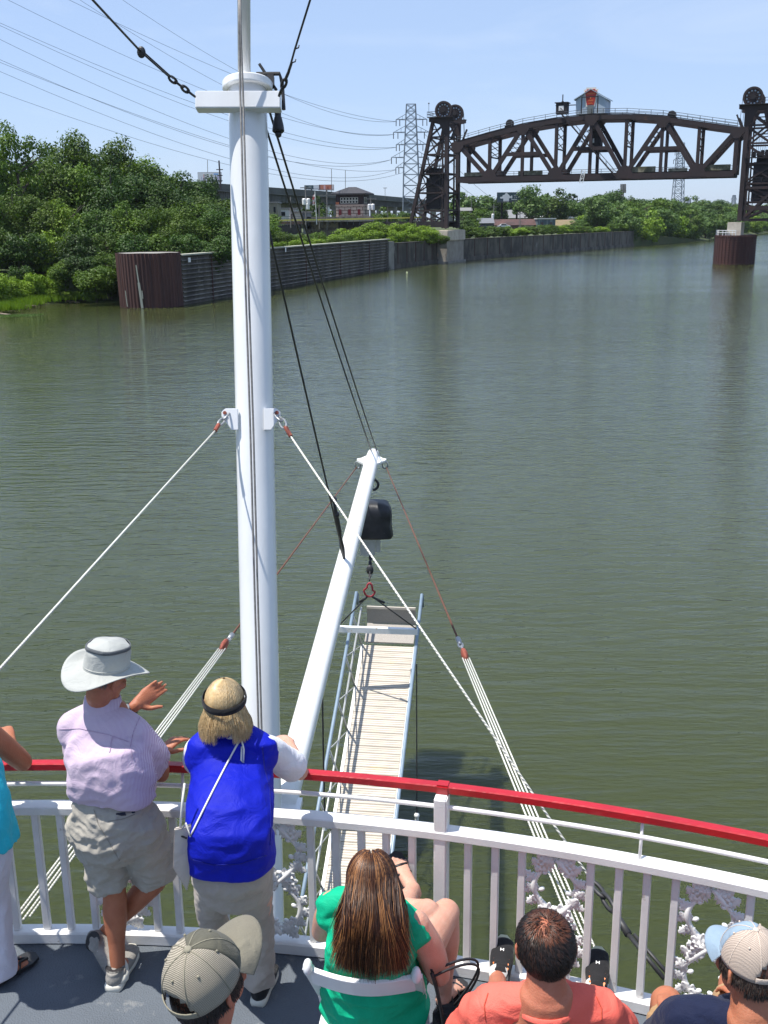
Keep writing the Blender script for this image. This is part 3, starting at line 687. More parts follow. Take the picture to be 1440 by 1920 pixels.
for a, b, h in ((.02, .11, .9), (.23, .32, 1.0), (.60, .73, 1.25), (.86, .985, 1.25), (.775, .84, .7)):
    mb = MB(); P0 = BN[0]+(BN[8]-BN[0])*a; P1 = BN[0]+(BN[8]-BN[0])*b; mb.beam(P0+bn*1.5+V((0, 0, .9+h/2)), P1+bn*1.5+V((0, 0, .9+h/2)), .5, h); mb.build('timber_stack', M['tie'], br)
M['handrail'] = mat('grey_handrail', (.12, .13, .15), .7)
def handrail(mb, pts, h=1.1, step=2.4, r=.05):
    for a, b in zip(pts, pts[1:]):
        a, b = V(a), V(b); L_ = (b-a).length; n = max(1, int(L_/step))
        for z in (h, h*.55): mb.beam(a+V((0, 0, z)), b+V((0, 0, z)), r*2, r*2)
        for i in range(n+1): p = a+(b-a)*(i/n); mb.beam(p, p+V((0, 0, h)), r*2, r*2)
mb = MB()
for o in (-.5, BW+.5): handrail(mb, [p+bn*o+V((0, 0, .7)) for p in TN])
handrail(mb, [BN[0]+bn*BW*.9+V((0, 0, .9)), BN[8]+bn*BW*.9+V((0, 0, .9))], 1.2)
mb.build('walkway_rail', M['handrail'], br)
mb = MB()
for o in (-.1, BW+.1): 
    for i in range(8): mb.beam(TN[i]+bn*o+V((0, 0, .75)), TN[i+1]+bn*o+V((0, 0, .75)), .9, .12)
mb.build('walkway', M['bdark'], br)
# stairs from the crown down to the deck
mb = MB(); s0 = T(1052, 212); s1 = T(1156, 332); o = -bn*1.3
for k in (0, 1.1): mb.beam(s0+o+bn*k, s1+o+bn*k, .18, .45, bn)
n = 34
for i in range(n): p = s0+(s1-s0)*(i/n)+o+bn*.55; mb.box(p, (.45, 1.0, .06), bdir)
for k in (0, 1.1):
    mb.beam(s0+o+bn*k+V((0, 0, 1.1)), s1+o+bn*k+V((0, 0, 1.1)), .07, .07)
    for i in range(0, n, 4): p = s0+(s1-s0)*(i/n)+o+bn*k; mb.beam(p, p+V((0, 0, 1.1)), .07, .07)
mb.build('stair', M['bdark'], br)
# white ladder hanging at lower chord
mb = MB(); l0 = T(1088, 343)-bn*1.0; l1 = T(1093, 320)-bn*1.0
for k in (0, .8): mb.beam(l0+bdir*k, l1+bdir*k, .14, .14)
for i in range(4): p = l0+(l1-l0)*(i/3); mb.beam(p, p+bdir*.8, .1, .1)
mb.beam(l0, l1+bdir*.8, .1, .1)
mb.build('ladder', M['white'], br)
# machinery cabin hanging in the middle of the span
mid = node(4, 0); tm = TN[4]
mb = MB(); c = T(1112, 264); mb.box(c+bn*4.0, (2.6, 3.0, 4.6), bdir); mb.beam(c+bn*4.0, V((c.x, c.y, tm.z))+bn*4.0, .5, .5); mb.box(c+bn*4.0+V((0, 0, 2.6)), (3.4, 3.6, .25), bdir)
mb.build('control_cabin', M['bdark'], br)
mb = MB(); mb.box(c+bn*2.48-bdir*.5+V((0, 0, .2)), (.6, .05, 1.0), bdir); mb.build('cabin_window', M['white'], br)
# machine house on top
ph0 = T(1079, 210); ph1 = T(1134, 210); hw = (ph1-ph0).length; zf = tz(1108, 212)-.1; ze = tz(1078, 187); zr = tz(1106, 169)
M['siding'] = mat('pale_blue_siding', (.42, .50, .58), .6, (.36, .44, .53), .6, stretch=(3, 3, .2))
hs = empty('machine_house', (0, 0, 0), parent=br); del_ = None
hb = V((ph0.x, ph0.y, 0)); dd = V((ph1.x-ph0.x, ph1.y-ph0.y, 0)); dl = dd.normalized(); D7 = bn*7.0
def hp_(u, z, w=0): return hb+dd*u+V((0, 0, z))+bn*w
mb = MB(); poly = [hp_(0, zf), hp_(1, zf), hp_(1, ze), hp_(.5, zr), hp_(0, ze)]
mb.prism([p+bn*.2 for p in poly], bn*6.8); hw_ = mb.build('house_wall', M['siding'], hs)
mb = MB()
for u0, u1 in ((-.06, .5), (1.06, .5)):
    a = hp_(u0, ze-(.06*2*(zr-ze))+.1, -.3); b = hp_(.5, zr+.1, -.3); mb.prism([a, b, b+V((0, 0, .22)), a+V((0, 0, .22))], bn*7.6)
mb.build('roof', mat('hut_roof', (.30, .36, .42), .5), hs)
mb = MB(); dc = hp_(.5, zf+1.2, .1); mb.box(dc, (1.4, .12, 2.4), bdir); mb.build('door', mat('grey_door', (.16, .18, .18), .6), hs)
mb = MB()
for a in (-1.9, 1.9): mb.beam(hp_(.5, zf, -.9)+bdir*a, hp_(.5, zf+3.6, -.9)+bdir*a, .22, .22)
mb.beam(hp_(.5, zf+3.6, -.9)-bdir*2.0, hp_(.5, zf+3.6, -.9)+bdir*2.0, .22, .22); mb.build('frame', M['bdark'], hs)
sc_ = hp_(.5, (ze+zr)/2-.35, .12); s = (zr-ze)*.0+1.0
KEY = [(-.72, 1.0), (.72, 1.0), (.72, .78), (1.05, .78), (.62, -1.25), (-.62, -1.25), (-1.05, .78), (-.72, .78)]
def key(k, dy, m, nm):
    mb = MB(); mb.prism([sc_+bdir*(a*k*1.35)+V((0, 0, (b+.12)*k*1.55-.2))-bn*dy for a, b in KEY], bn*.06); return mb.build(nm, m, hs)
key(1.22, .02, mat('sign_cream', (.78, .74, .66), .5), 'sign_border'); key(1.0, .09, mat('sign_red', (.45, .02, .01), .5), 'sign_panel')
gold = mat('sign_gold', (.85, .30, .07), .5)
for w, h, z in ((1.9, .34, .55), (.26, .42, -.32), (1.3, .32, -.98), (.95, .26, -1.58)):
    mb = MB()
    if w < .5: mb.box(sc_+V((0, 0, z))-bn*.12, (w, .05, h), bdir)
    else:
        nl = max(3, int(w/.19))
        for i in range(nl):
            x = (i-(nl-1)/2)*w/nl; mb.box(sc_+bdir*x+V((0, 0, z))-bn*.12, (w/nl*.34, .05, h), bdir); mb.box(sc_+bdir*(x+w/nl*.2)+V((0, 0, z+h*.3*(1 if i % 2 else -1)))-bn*.12, (w/nl*.4, .05, h*.3), bdir)
    mb.build('sign_lettering', gold, hs)
# small cab and aerial left of the house
mb = MB(); c = T(1052, 203); mb.box(c+bn*1.5, (2.6, 2.6, 2.4), bdir); mb.box(c+bn*1.5+V((0, 0, 1.3)), (3.2, 3.0, .2), bdir); mb.beam(c+bn*1.5+V((0, 0, 1.3)), c+bn*1.5+V((0, 0, 3.2)), .22, .22); mb.beam(T(1040, 197.5)+bn, T(1078, 196)+bn, .2, .2); mb.beam(T(1053, 191), T(1057, 190), .16, .16)
mb.build('signal_cab', M['bdark'], br)
mb = MB(); mb.box(c+bn*.17, (1.2, .06, 1.1), bdir); mb.build('cab_window', M['white'], br)
for px, py in ((956, 232), (1260, 216)):
    mb = MB(); c = T(px, py); mb.lathe(c, bn, [(1.0, -.3), (1.0, .3)], 16); mb.box(c-V((0, 0, .8)), (2.4, .8, .7), bdir); mb.build('guide_sheave', M['bdark'], br)
# towers
def tower(base, ztop, zbase, sgn, sheave_px, cw_top, cw_bot, label):
    tw = empty('tower', base, parent=br); tw.location = V(base)-wloc(br)
    o0 = sgn*0.0
    def P(t, z, far): return V((base.x, base.y, 0))+bdir*(sgn*t)+V((0, 0, z))+bn*(BW if far else 0)
    zb = ztop-1.5; tb0, tt0 = -10.0, -3.7           # back leg offsets at base and top
    def back(z): return tb0+(tt0-tb0)*max(0, (z-zbase))/(zb-zbase)
    for far in (0, 1):
        mb = MB()
        mb.beam(P(0, zbase, far), P(0, zb, far), .95, 1.0, bn); mb.beam(P(tb0, zbase, far), P(tt0, zb, far), .8, .8, bn)
        lv = [0, .17, .34, .52, .70, .86, 1]
        Z = [zbase+(zb-zbase)*f for f in lv]
        for i, z in enumerate(Z[1:], 1):
            mb.beam(P(0, z, far), P(back(z), z, far), .4, .45, bn)
            za = Z[i-1]
            if i % 2: mb.beam(P(0, za, far), P(back(z), z, far), .42, .42, bn); 
            else: mb.beam(P(back(za), za, far), P(0, z, far), .42, .42, bn)
            if i in (1, 3, 5): mb.beam(P(back(za), za, far), P(0, z, far), .3, .3, bn)
            m = (za+z)/2; mb.beam(P(back(m)*.5, m, far), P(back(m), m, far), .22, .22, bn)
        mb.beam(P(-1.1, zbase, far), P(-1.1, zb, far), .35, .4, bn)
        # top haunches
        mb.prism([P(.9, zb, far)-bn*.5, P(-4.6, zb, far)-bn*.5, P(-4.6, zb+.9, far)-bn*.5, P(1.9, zb+.9, far)-bn*.5, P(1.9, zb+.2, far)-bn*.5], bn*1.0)
        mb.prism([P(.6, zb-3.5, far)-bn*.4, P(.6, zb, far)-bn*.4, P(-2.2, zb, far)-bn*.4, P(-.4, zb-3.5, far)-bn*.4], bn*.8)
        mb.build('tower_frame', M['bridge'], tw)
    mb = MB(); R_ = random.Random(4)
    Z = [zbase+(zb-zbase)*f for f in (.0, .17, .34, .52, .70, .86, 1)]
    for i in range(1, 7):
        za, z = Z[i-1], Z[i]
        for t in (0, None):
            ta = t if t is not None else back(za); tb = t if t is not None else back(z)
            mb.beam(P(tb, z, 0), P(tb, z, 1), .3, .35)
            if t is None or i > 4: mb.beam(P(ta, za, 0), P(tb, z, 1), .2, .2); mb.beam(P(ta, za, 1), P(tb, z, 0), .2, .2)
    mb.build('cross_bracing', M['bridge'], tw)
    # platform and rail on top
    mb = MB(); mb.beam(P(1.9, zb+1.0, 1)+bn*.3, P(-4.8, zb+1.0, 1)+bn*.3, 1.6, .15); mb.build('platform', M['bdark'], tw)
    mb = MB(); mb.beam(P(1.9, zb+1.0, 0)-bn*.8, P(-4.8, zb+1.0, 0)-bn*.8, 1.2, .15)
    handrail(mb, [P(-4.8, zb+1.0, 0)-bn*1.2, P(-2.3, zb+1.0, 0)-bn*1.2], 1.3, 1.2); handrail(mb, [P(-4.8, zb+1.0, 0)-bn*1.2, P(-4.8, zb+1.0, 1)+bn*.6], 1.3, 2)
    for z in (Z[2], Z[3]+1.0): handrail(mb, [P(back(z), z, 0)-bn*.8, P(-.5, z, 0)-bn*.8], 1.2, 1.5)
    mb.build('platform', M['bdark'], tw)
    rs = 2.2; scz = zb+1.0+rs*.72
    for far in (0, 1):
        for w in ((-.35,) if far == 0 else (-.1,)):
            sh = empty('sheave', P(-.9, scz, far), parent=tw); sh.location = P(-.9, scz, far)-wloc(tw)
            mb = MB(); c = P(-.9, scz, far); mb.lathe(c-bn*.35, bn, [(rs*.80, 0), (rs, .0), (rs, .12), (rs*.93, .16), (rs*.93, .54), (rs, .58), (rs, .7), (rs*.80, .7), (rs*.80, 0)], 40); mb.build('rim', M['bridge'], sh)
            mb = MB(); mb.lathe(c-bn*.1, bn, [(.0, 0), (rs*.84, 0), (rs*.84, .2), (0, .2)], 32); mb.lathe(c-bn*.42, bn, [(.5, 0), (.5, .84)], 16)
            mb.build('web', M['bdark'], sh)
            mb = MB()
            for i in range(12): a = 2*math.pi*i/12; v = bdir*math.cos(a)+V((0, 0, math.sin(a))); mb.beam(c+v*.4-bn*.2, c+v*rs*.82-bn*.2, .2, .16, bn)
            mb.build('spokes', M['bridge'], sh)
            mb = MB()
            for i in range(12): a = 2*math.pi*(i+.5)/12; v = bdir*math.cos(a)+V((0, 0, math.sin(a))); mb.ball(c+v*rs*.62-bn*.14, (.2, .2, .06), bdir, bn, 8, 4)
            mb.build('lightening_holes', M['siding'], sh)
    # lifting ropes down to the span end
    for far in (0, 1):
        mb = MB()
        for q in range(4): mb.beam(P(-.9+rs, scz, far)+bn*(q*.12), P(1.6, (TN[0] if sgn > 0 else TN[8]).z+1, far)+bn*(q*.12), .06, .06)
        mb.beam(P(1.0, (TN[0]).z+1.2, far), P(2.3, TN[0].z+4.2, far), .35, .5, bn)
        mb.build('lifting_ropes', M['bdark'], tw)
    # counterweight with sheds around it
    mb = MB(); zc0, zc1 = cw_bot, cw_top; c = P(-3.9, (zc0+zc1)/2, 0)+bn*BW/2; mb.box(c, (3.6, BW-1.4, zc1-zc0), bdir)
    mb.box(P(-3.9, zc1+.7, 0)+bn*BW/2, (2.6, BW-3, 1.4), bdir); mb.build('counterweight', mat('counterweight_concrete', (.030, .026, .03), .9, (.02, .018, .02), .5), tw)
    mb = MB(); 
    for q in range(6): 
        x = -2.8-q*.45; mb.beam(P(x, zc1, 0)+bn*(2+q), P(-1.4-q*.1, zb, 0)+bn*(2+q), .06, .06)
    for q in range(5): mb.box(P(-5.6+q*.9, zc1+1.6+.3*(q % 2), 0)+bn*1.2, (.7, .8, .9+.5*(q % 3)), bdir)
    handrail(mb, [P(-6.5, zc1+1, 0)-bn*.6, P(-.6, zc1+1, 0)-bn*.6], 1.1, 1.0); mb.beam(P(-6.8, zc1+.9, 0)-bn*.2, P(0, zc1+.9, 0)-bn*.2, 1.2, .2)
    mb.build('machinery', M['bdark'], tw)
    # small warning lamp mast
    mb = MB(); mb.beam(P(-4.8, zb+1, 0), P(-4.8, zb+4.3, 0), .09, .09); mb.ball(P(-4.8, zb+4.4, 0), .2); mb.build('lamp_mast', M['handrail'], tw)
    return tw
zL = tz(841, 225)+1.2; zR = T(1399, 203).z+1.2
tower(BLp, zL, tz(836, 428), 1, None, tz(830, 333), tz(830, 391), '')
tower(BRp, zR, T(1385, 414).z, -1, None, T(1400, 304).z, T(1400, 377).z, '')
# approach girders
mb = MB(); za = tz(800, 421)
for o in (0, BW): mb.beam(BLp+bn*o+V((0, 0, za))-bdir*0.6, BLp+bn*o+V((0, 0, za))-bdir*42, .5, 1.4)
mb.beam(BLp+bn*BW/2+V((0, 0, za+.6))-bdir*.6, BLp+bn*BW/2+V((0, 0, za+.6))-bdir*42, BW-.6, .3); mb.build('approach_girder', M['bdark'], br)
mb = MB(); za2 = T(1420, 390).z; ztp = T(1420, 352).z
for o in (0, BW):
    for z in (za2, ztp, za2-2.6): mb.beam(BRp+bn*o+V((0, 0, z))+bdir*.6, BRp+bn*o+V((0, 0, z))+bdir*46, .5, 1.0 if z == za2 else .6)
    for i in range(5):
        a = BRp+bn*o+bdir*(i*9+.5); mb.beam(a+V((0, 0, za2-2.4)), a+bdir*9+V((0, 0, ztp+2)), .55, .55, bn); mb.beam(a+V((0, 0, ztp)), a+bdir*9+V((0, 0, za2)), .4, .4, bn)
for i in range(16): mb.beam(BRp+bdir*(i*3)+V((0, 0, za2)), BRp+bdir*(i*3)+bn*BW+V((0, 0, za2)), .4, .8)
handrail(mb, [BRp+bdir*1-bn*1+V((0, 0, za2+.6)), BRp+bdir*46-bn*1+V((0, 0, za2+.6))], 1.4, 1.6)
mb.build('approach_truss', M['bridge'], br)
# piers
pc = BLp+bn*(BW/2-1.6)+bdir*.2; zp = tz(836, 430)-.2
mb = MB(); mb.box(pc+V((0, 0, (zp-2.6)/2-.5)), (2.6, BW+4.6, zp-2.6+1), bdir); mb.build('pier', M['stone'], br)
mb = MB(); mb.box(pc+V((0, 0, zp-1.3)), (3.3, BW+5.4, 2.6), bdir); mb.build('pier_cap', M['whiteb'], br, bevel=.15)
mb = MB(); mb.box(pc+V((0, 0, .15)), (3.6, BW+5.6, .7), bdir); mb.build('pier_footing', M['conc'], br)
cz1 = T(1382, 441).z; cc2 = atZ(1382, 497, 0); cc2 = V((cc2.x+.4, cc2.y+4.6, 0))
cs = empty('caisson', cc2, parent=br); cs.location = cc2-wloc(br)
M['caisson'] = mat('caisson_rust', (.065, .022, .020), .85, (.045, .016, .016), .3, spots=((.10, .05, .045), .6, .62), bump=.4, bscale=3)
mb = MB(); vs = []; fs = []; seg = 72
for k2 in range(seg):
    a = 2*math.pi*k2/seg; v = bdir*math.cos(a)*4.65+bn*math.sin(a)*8.6
    vs += [cc2+bn*4+v-V((0, 0, 1)), cc2+bn*4+v+V((0, 0, cz1))]
for k2 in range(seg): fs.append((2*k2, (2*k2+2) % (2*seg), (2*k2+3) % (2*seg), 2*k2+1))
fs.append(tuple(range(1, 2*seg, 2))); mb.add(vs, fs); mb.build('shell', M['caisson'], cs)
mb = MB()
for z in [cz1*(i+.5)/12 for i in range(12)]:
    for k2 in range(seg):
        a = 2*math.pi*k2/seg
        if math.sin(a) < .1 and (k2 % 2 == 0 or z > cz1*.93): v = bdir*math.cos(a)*4.72+bn*math.sin(a)*8.68; mb.box(cc2+bn*4+v+V((0, 0, z)), (.34, .12, .28), bdir*-math.sin(a)*4.65+bn*math.cos(a)*8.6)
mb.build('rivet_pattern', M['pile'], cs)
mb = MB(); mb.box(BRp+bn*4.0-bdir*.9+V((0, 0, (cz1+T(1385, 417).z)/2)), (3.0, BW+2.5, T(1385, 417).z-cz1), bdir); mb.build('bearing_block', M['whiteb'], cs)
mb = MB(); handrail(mb, [cc2-bdir*4.3+bn*2+V((0, 0, cz1)), cc2-bdir*3.2-bn*2.6+V((0, 0, cz1)), cc2+bdir*.5-bn*4.3+V((0, 0, cz1))], 1.1, .8, .07)
mb.build('guard_rail', M['white'], cs)
# ================================================================ far structures
def G(px, py, Y): return atY(px, py, Y)
def sc(Y): return Y/2030.0            # metres per photo pixel at range Y
M['viaduct'] = mat('viaduct_steel', (.13, .135, .13), .8, (.09, .095, .09), .1, stretch=(1, 1, .2))
M['parapet'] = mat('parapet_concrete', (.10, .105, .10), .9, (.07, .075, .07), .2)
VZ = 21.0; va = atZ(300, 336.5, VZ); vb = atZ(700, 365.5, VZ); vc = atZ(870, 381, VZ)
va2 = va+(va-vb).normalized()*60; vc2 = vc+(vc-vb).normalized()*260
vd = empty('highway_viaduct', vb, 'long grey highway viaduct on concrete piers crossing behind the brick tower', 'viaduct')
path = [va2, va, vb, vc, vc2]
def off(p, q, d): t = (q-p).normalized(); return V((t.y, -t.x, 0))*d
mb = MB()
for a, b in zip(path, path[1:]): mb.beam(a-V((0, 0, .8)), b-V((0, 0, .8)), .4, 1.7); k = off(a, b, -12); mb.beam(a+k-V((0, 0, .8)), b+k-V((0, 0, .8)), .4, 1.7); mb.beam(a+k*.5-V((0, 0, 1.8)), b+k*.5-V((0, 0, 1.8)), 12, .4)
mb.build('parapet', M['parapet'], vd)
mb = MB()
for a, b in zip(path, path[1:]):
    for d in (0, -4, -8, -12): k = off(a, b, d-.6); mb.beam(a+k-V((0, 0, 3.3)), b+k-V((0, 0, 3.3)), .3, 2.5)
    k = off(a, b, .25); n = int((b-a).length/1.3)
    for i in range(n): p = a+(b-a)*((i+.5)/n)+off(a, b, -.35)-V((0, 0, 3.3)); mb.box(p, (.14, .2, 2.4), (b-a))
    mb.beam(a+k-V((0, 0, 1.9)), b+k-V((0, 0, 1.9)), .5, .35)
mb.build('girders', M['viaduct'], vd)
for a, b, st in ((va2, va, 30), (va, vb, 30), (vb, vc, 34), (vc, vc2, 40)):
    n = int((b-a).length/st)
    for i in range(n):
        p = a+(b-a)*((i+.35)/n); k = off(a, b, -6); t = (b-a).normalized(); mb = MB()
        for s in (.5, 11): q = p+off(a, b, -s); mb.beam(V((q.x, q.y, 4)), V((q.x, q.y, VZ-5.8)), 1.7, 2.0)
        mb.beam(p+off(a, b, .5)-V((0, 0, 5.3)), p+off(a, b, -12.5)-V((0, 0, 5.3)), 1.8, 1.5); mb.build('viaduct_pier', M['conc'], vd)
# cars on the viaduct
def car(P, t, col, label, s=1.0):
    c = empty('parked_car' if 'parked' in label else 'car', P, label, 'car'); up = V((0, 0, 1)); sd_ = V((t.y, -t.x, 0)); m = mat('car_paint', col, .3)
    prof = [(-2.2, .35), (-2.2, .85), (-1.5, .95), (-1.0, 1.42), (.5, 1.45), (1.15, .98), (2.1, .82), (2.25, .4)]
    mb = MB(); mb.prism([P+t*(a*s)+up*(b*s)-sd_*(.85*s) for a, b in prof], sd_*1.7*s); mb.build('body', m, c, bevel=.06)
    mb = MB(); mb.prism([P+t*(a*s)+up*(b*s)-sd_*(.88*s) for a, b in ((-1.25, .98), (-.9, 1.34), (.42, 1.36), (.95, .98))], sd_*1.76*s); mb.build('window', M['black'], c)
    for a in (-1.4, 1.4):
        for q in (-.88, .66): mb = MB(); mb.lathe(P+t*(a*s)+up*.33*s+sd_*(q*s), sd_, [(.33*s, 0), (.33*s, .22*s)], 14); mb.build('wheel', M['black'], c)
tv = (vb-va).normalized()
car(on_line(373, 340, va2-off(va, vb, 3), vb-off(va, vb, 3))*1+V((0, 0, 0)), tv, (.03, .03, .035), 'dark hatchback on the viaduct in front of the white billboard', 1.25)
car(on_line(404, 341, va2-off(va, vb, 3), vb-off(va, vb, 3)), tv, (.5, .5, .5), 'low silver car on the viaduct beside the dark pole', 1.2)
for o in bpy.data.objects:
    if o.name.startswith('car') and o.type == 'EMPTY': o.location.z = VZ-1.5
# billboards
def board(px0, px1, py0, py1, Y, face, label, posts, prints, zg=6.0, group=None):
    P = G((px0+px1)/2, (py0+py1)/2, Y); w = (px1-px0)*sc(Y); h = (py1-py0)*sc(Y)
    b = empty('billboard', P, label, 'billboard', group); mb = MB(); mb.box(P, (w, .5, h)); mb.build('board', M['bdark'], b)
    mb = MB(); mb.box(P-V((0, .3, 0)), (w*.985, .06, h*.94)); mb.build('poster', face, b)
    for i, (x, z, ww, hh, m) in enumerate(prints): mb = MB(); mb.box(P+V((x*w, -.34-.01*i, z*h)), (ww*w, .02, hh*h)); mb.build('print', m, b)
    for x in posts: mb = MB(); mb.beam(P+V((x*w, .5, -h/2)), V((P.x+x*w, P.y+.5, zg)), .7, .7); mb.build('post', M['bdark'], b)
    mb = MB(); mb.box(P-V((0, .9, h/2+.25)), (w, 1.2, .12)); handrail(mb, [P-V((w/2, 1.4, h/2+.2)), P+V((w/2, -1.4, -h/2-.2))], .6, 2); mb.build('catwalk', M['handrail'], b)
    return b, P, w, h
pw = mat('print_white', (.8, .8, .8), .6); pk = mat('print_dark', (.08, .05, .06), .6); pp = mat('print_pink', (.75, .45, .45), .6); pb = mat('print_blue', (.16, .38, .72), .6); pl = mat('print_lilac', (.55, .5, .68), .6); pg = mat('print_grey', (.35, .4, .38), .6)
dz_ = mat('board_slate', (.035, .07, .085), .6)
board(371.5, 415, 323.5, 341, 340, pw, 'white billboard with small figure above the viaduct left of the mast', (-.3, .3), [(-.24, .12, .045, .36, pp), (-.24, -.28, .05, .42, pk), (-.34, -.1, .03, .3, pl), (.28, .30, .2, .13, pb), (.1, -.03, .3, .07, pg), (.1, -.3, .3, .06, pg), (.36, -.1, .05, .5, pl), (.27, -.12, .03, .4, pl)], 8)
board(598, 626, 346.5, 356, 520, mat('print_orange', (.62, .20, .12), .6), 'orange billboard over the viaduct left of the brick tower', (0,), [(-.12, 0, .12, .8, pp), (.43, 0, .08, .94, pw), (-.44, 0, .06, .94, pk), (.1, -.1, .1, .5, mat('print_rust', (.4, .08, .05), .6))], 12)
board(571, 597, 347.5, 355, 520, dz_, 'half slate half white billboard beside the orange one', (0,), [(.32, 0, .35, .9, pw), (-.1, 0, .2, .35, pg)], 12)
b, P, w, h = board(932, 980.5, 361, 378, 440, dz_, 'slate billboard with white cloud above a white building block on tall posts', (.28, -.3), [], 6)
def cloudprint():
    mb = MB(); pts = [(-.45, -.1), (-.43, .02), (-.36, .06), (-.34, .2), (-.27, .25), (-.24, .40), (-.19, .46), (-.16, .36), (-.10, .22), (-.07, .08), (-.02, .06), (.0, -.04), (-.06, -.1), (-.10, -.14), (-.10, -.47), (-.32, -.47), (-.32, -.14), (-.40, -.16)]
    mb.prism([P+V((x*w+w*.06, -.38, z*h)) for x, z in pts], V((0, .04, 0))); mb.build('print_cloud', pw, b)
cloudprint()
mb = MB()
for x0, x1, z in ((.14, .24, .16), (.26, .40, .2), (.05, .10, .1), (.14, .19, -.08), (.21, .27, -.06), (.30, .44, -.04)):
    n = int((x1-x0)/.028)
    for i in range(n):
        x = x0+(x1-x0)*(i+.4)/n; mb.box(P+V((x*w, -.38, z*h)), (w*.009, .03, h*.15)); mb.box(P+V((x*w+w*.007, -.38, z*h+(.05 if i % 2 else -.05)*h)), (w*.012, .03, h*.04))
mb.box(P+V((.06*w, -.38, 0)), (w*.05, .03, h*.3)); mb.box(P+V((.16*w, -.38, -.26*h)), (w*.22, .03, h*.06)); mb.box(P+V((.26*w, -.38, .36*h)), (w*.03, .03, h*.14)); mb.box(P+V((.35*w, -.38, .36*h)), (w*.06, .03, h*.05))
mb.build('print_lettering', pw, b)
# interlocking tower
Y = 295.0; k = sc(Y); th = math.radians(13); ex = V((math.cos(th), -math.sin(th), 0)); ey = V((math.sin(th), math.cos(th), 0))
f0 = G(630.5, 413, Y); zb_ = f0.z; Wd = 50.5*k/math.cos(th); Dp = 7.0
def tzz(py): return G(655, py, Y-.8).z
bt = empty('signal_tower', f0, 'two storey striped brick railway signal tower with dark timber upper floor and hip roof', 'building')
def bx(u0, u1, z0, z1, w0, w1): 
    mb = MB(); c = f0+ex*((u0+u1)/2)+ey*((w0+w1)/2); c.z = (z0+z1)/2; mb.box(c, (u1-u0, w1-w0, z1-z0), ex); return mb
def brickm():
    m = mat('pink_stone', (.60, .48, .40), .9, (.50, .39, .32), 1.2); nt = m.node_tree; p = nt.nodes['Principled BSDF']; src = p.inputs['Base Color'].links[0].from_socket
    tc = N(nt, 'ShaderNodeTexCoord'); bk = N(nt, 'ShaderNodeTexBrick', Scale=1.0); bk.inputs['Brick Width'].default_value = 1.6; bk.inputs['Row Height'].default_value = .85; bk.inputs['Mortar Size'].default_value = .10; bk.inputs['Mortar Smooth'].default_value = .4
    bk.inputs['Color1'].default_value = (1, 1, 1, 1); bk.inputs['Color2'].default_value = (.8, .8, .8, 1); bk.inputs['Mortar'].default_value = (.22, .18, .17, 1)
    mp = N(nt, 'ShaderNodeMapping'); mp.inputs['Rotation'].default_value = (math.radians(90), 0, 0); nt.links.new(tc.outputs['Object'], mp.inputs[0]); nt.links.new(mp.outputs[0], bk.inputs[0])
    nt.links.new(mixc(nt, 1.0, src, bk.outputs[0], 'MULTIPLY'), p.inputs['Base Color']); return m
pinkb = brickm(); z1 = tzz(386)
bx(0, Wd, zb_-3, z1, 0, Dp).build('stone_wall', pinkb, bt)
bx(-.12, Wd+.12, z1, z1+.35, -.12, Dp+.1).build('string_course', mat('pale_band', (.62, .46, .38), .9), bt)
bx(-.08, Wd+.08, zb_+.2, zb_+1.0, -.1, Dp).build('plinth', mat('pink_band', (.50, .34, .29), .9), bt)
M['dkwood'] = mat('dark_shingle', (.035, .022, .026), .8, (.025, .017, .02), 1)
bx(-.02, Wd+.02, z1+.35, tzz(362), -.02, Dp).build('timber_wall', M['dkwood'], bt)
ze_ = tzz(362.5); zr_ = tzz(350); e = 1.15
c0 = [f0+ex*u+ey*w for u, w in ((-e, -e), (Wd+e, -e), (Wd+e, Dp+e), (-e, Dp+e))]
rb = [V((p.x, p.y, ze_)) for p in c0]; ra = [f0+ex*(Wd*.36)+ey*(Dp/2), f0+ex*(Wd*.64)+ey*(Dp/2)]; ra = [V((p.x, p.y, zr_)) for p in ra]
mb = MB(); mb.add([p-V((0, 0, .35)) for p in rb]+rb+ra, [(0, 1, 2, 3), (0, 1, 5, 4), (1, 2, 6, 5), (2, 3, 7, 6), (3, 0, 4, 7), (4, 5, 9, 8), (5, 6, 9), (6, 7, 8, 9), (7, 4, 8)]); mb.build('roof', mat('slate_roof', (.040, .040, .048), .8, (.03, .03, .036), 1.5), bt)
glassd = mat('dark_glass', (.02, .025, .03), .1); wframe = mat('window_cream', (.62, .60, .54), .6)
zt_, zb2 = tzz(370), tzz(381.5)
for i in range(6):
    u = Wd*.17+i*(Wd*.11); f = bx(u, u+Wd*.10, zb2, zt_, -.10, .0).build('window', wframe, bt)
    for q in (0, 1): bx(u+.16, u+Wd*.10-.16, zb2+.15+q*(zt_-zb2)/2, zb2+(q+1)*(zt_-zb2)/2-.12, -.16, -.10).build('pane', glassd, f)
for w in (1.2, 3.0): f = bx(Wd+.02, Wd+.09, zb2, zt_, w, w+1.2).build('window', wframe, bt); bx(Wd+.09, Wd+.13, zb2+.2, zt_-.2, w+.2, w+1.0).build('pane', glassd, f)
redm = mat('red_shutter', (.22, .025, .03), .6)
for u in (.15, .5, .85): bx(Wd*u-.38, Wd*u+.38, tzz(403), tzz(392.5), -.08, .0).build('window_shutter', redm, bt)
bx(Wd, Wd+.06, tzz(403), tzz(393), 2.6, 3.4).build('window_shutter', M['dkwood'], bt)
bx(-.03, .9, z1+.4, z1+1.0, -.12, 0).build('sill_sign', mat('orange_rust', (.55, .17, .08), .7), bt)
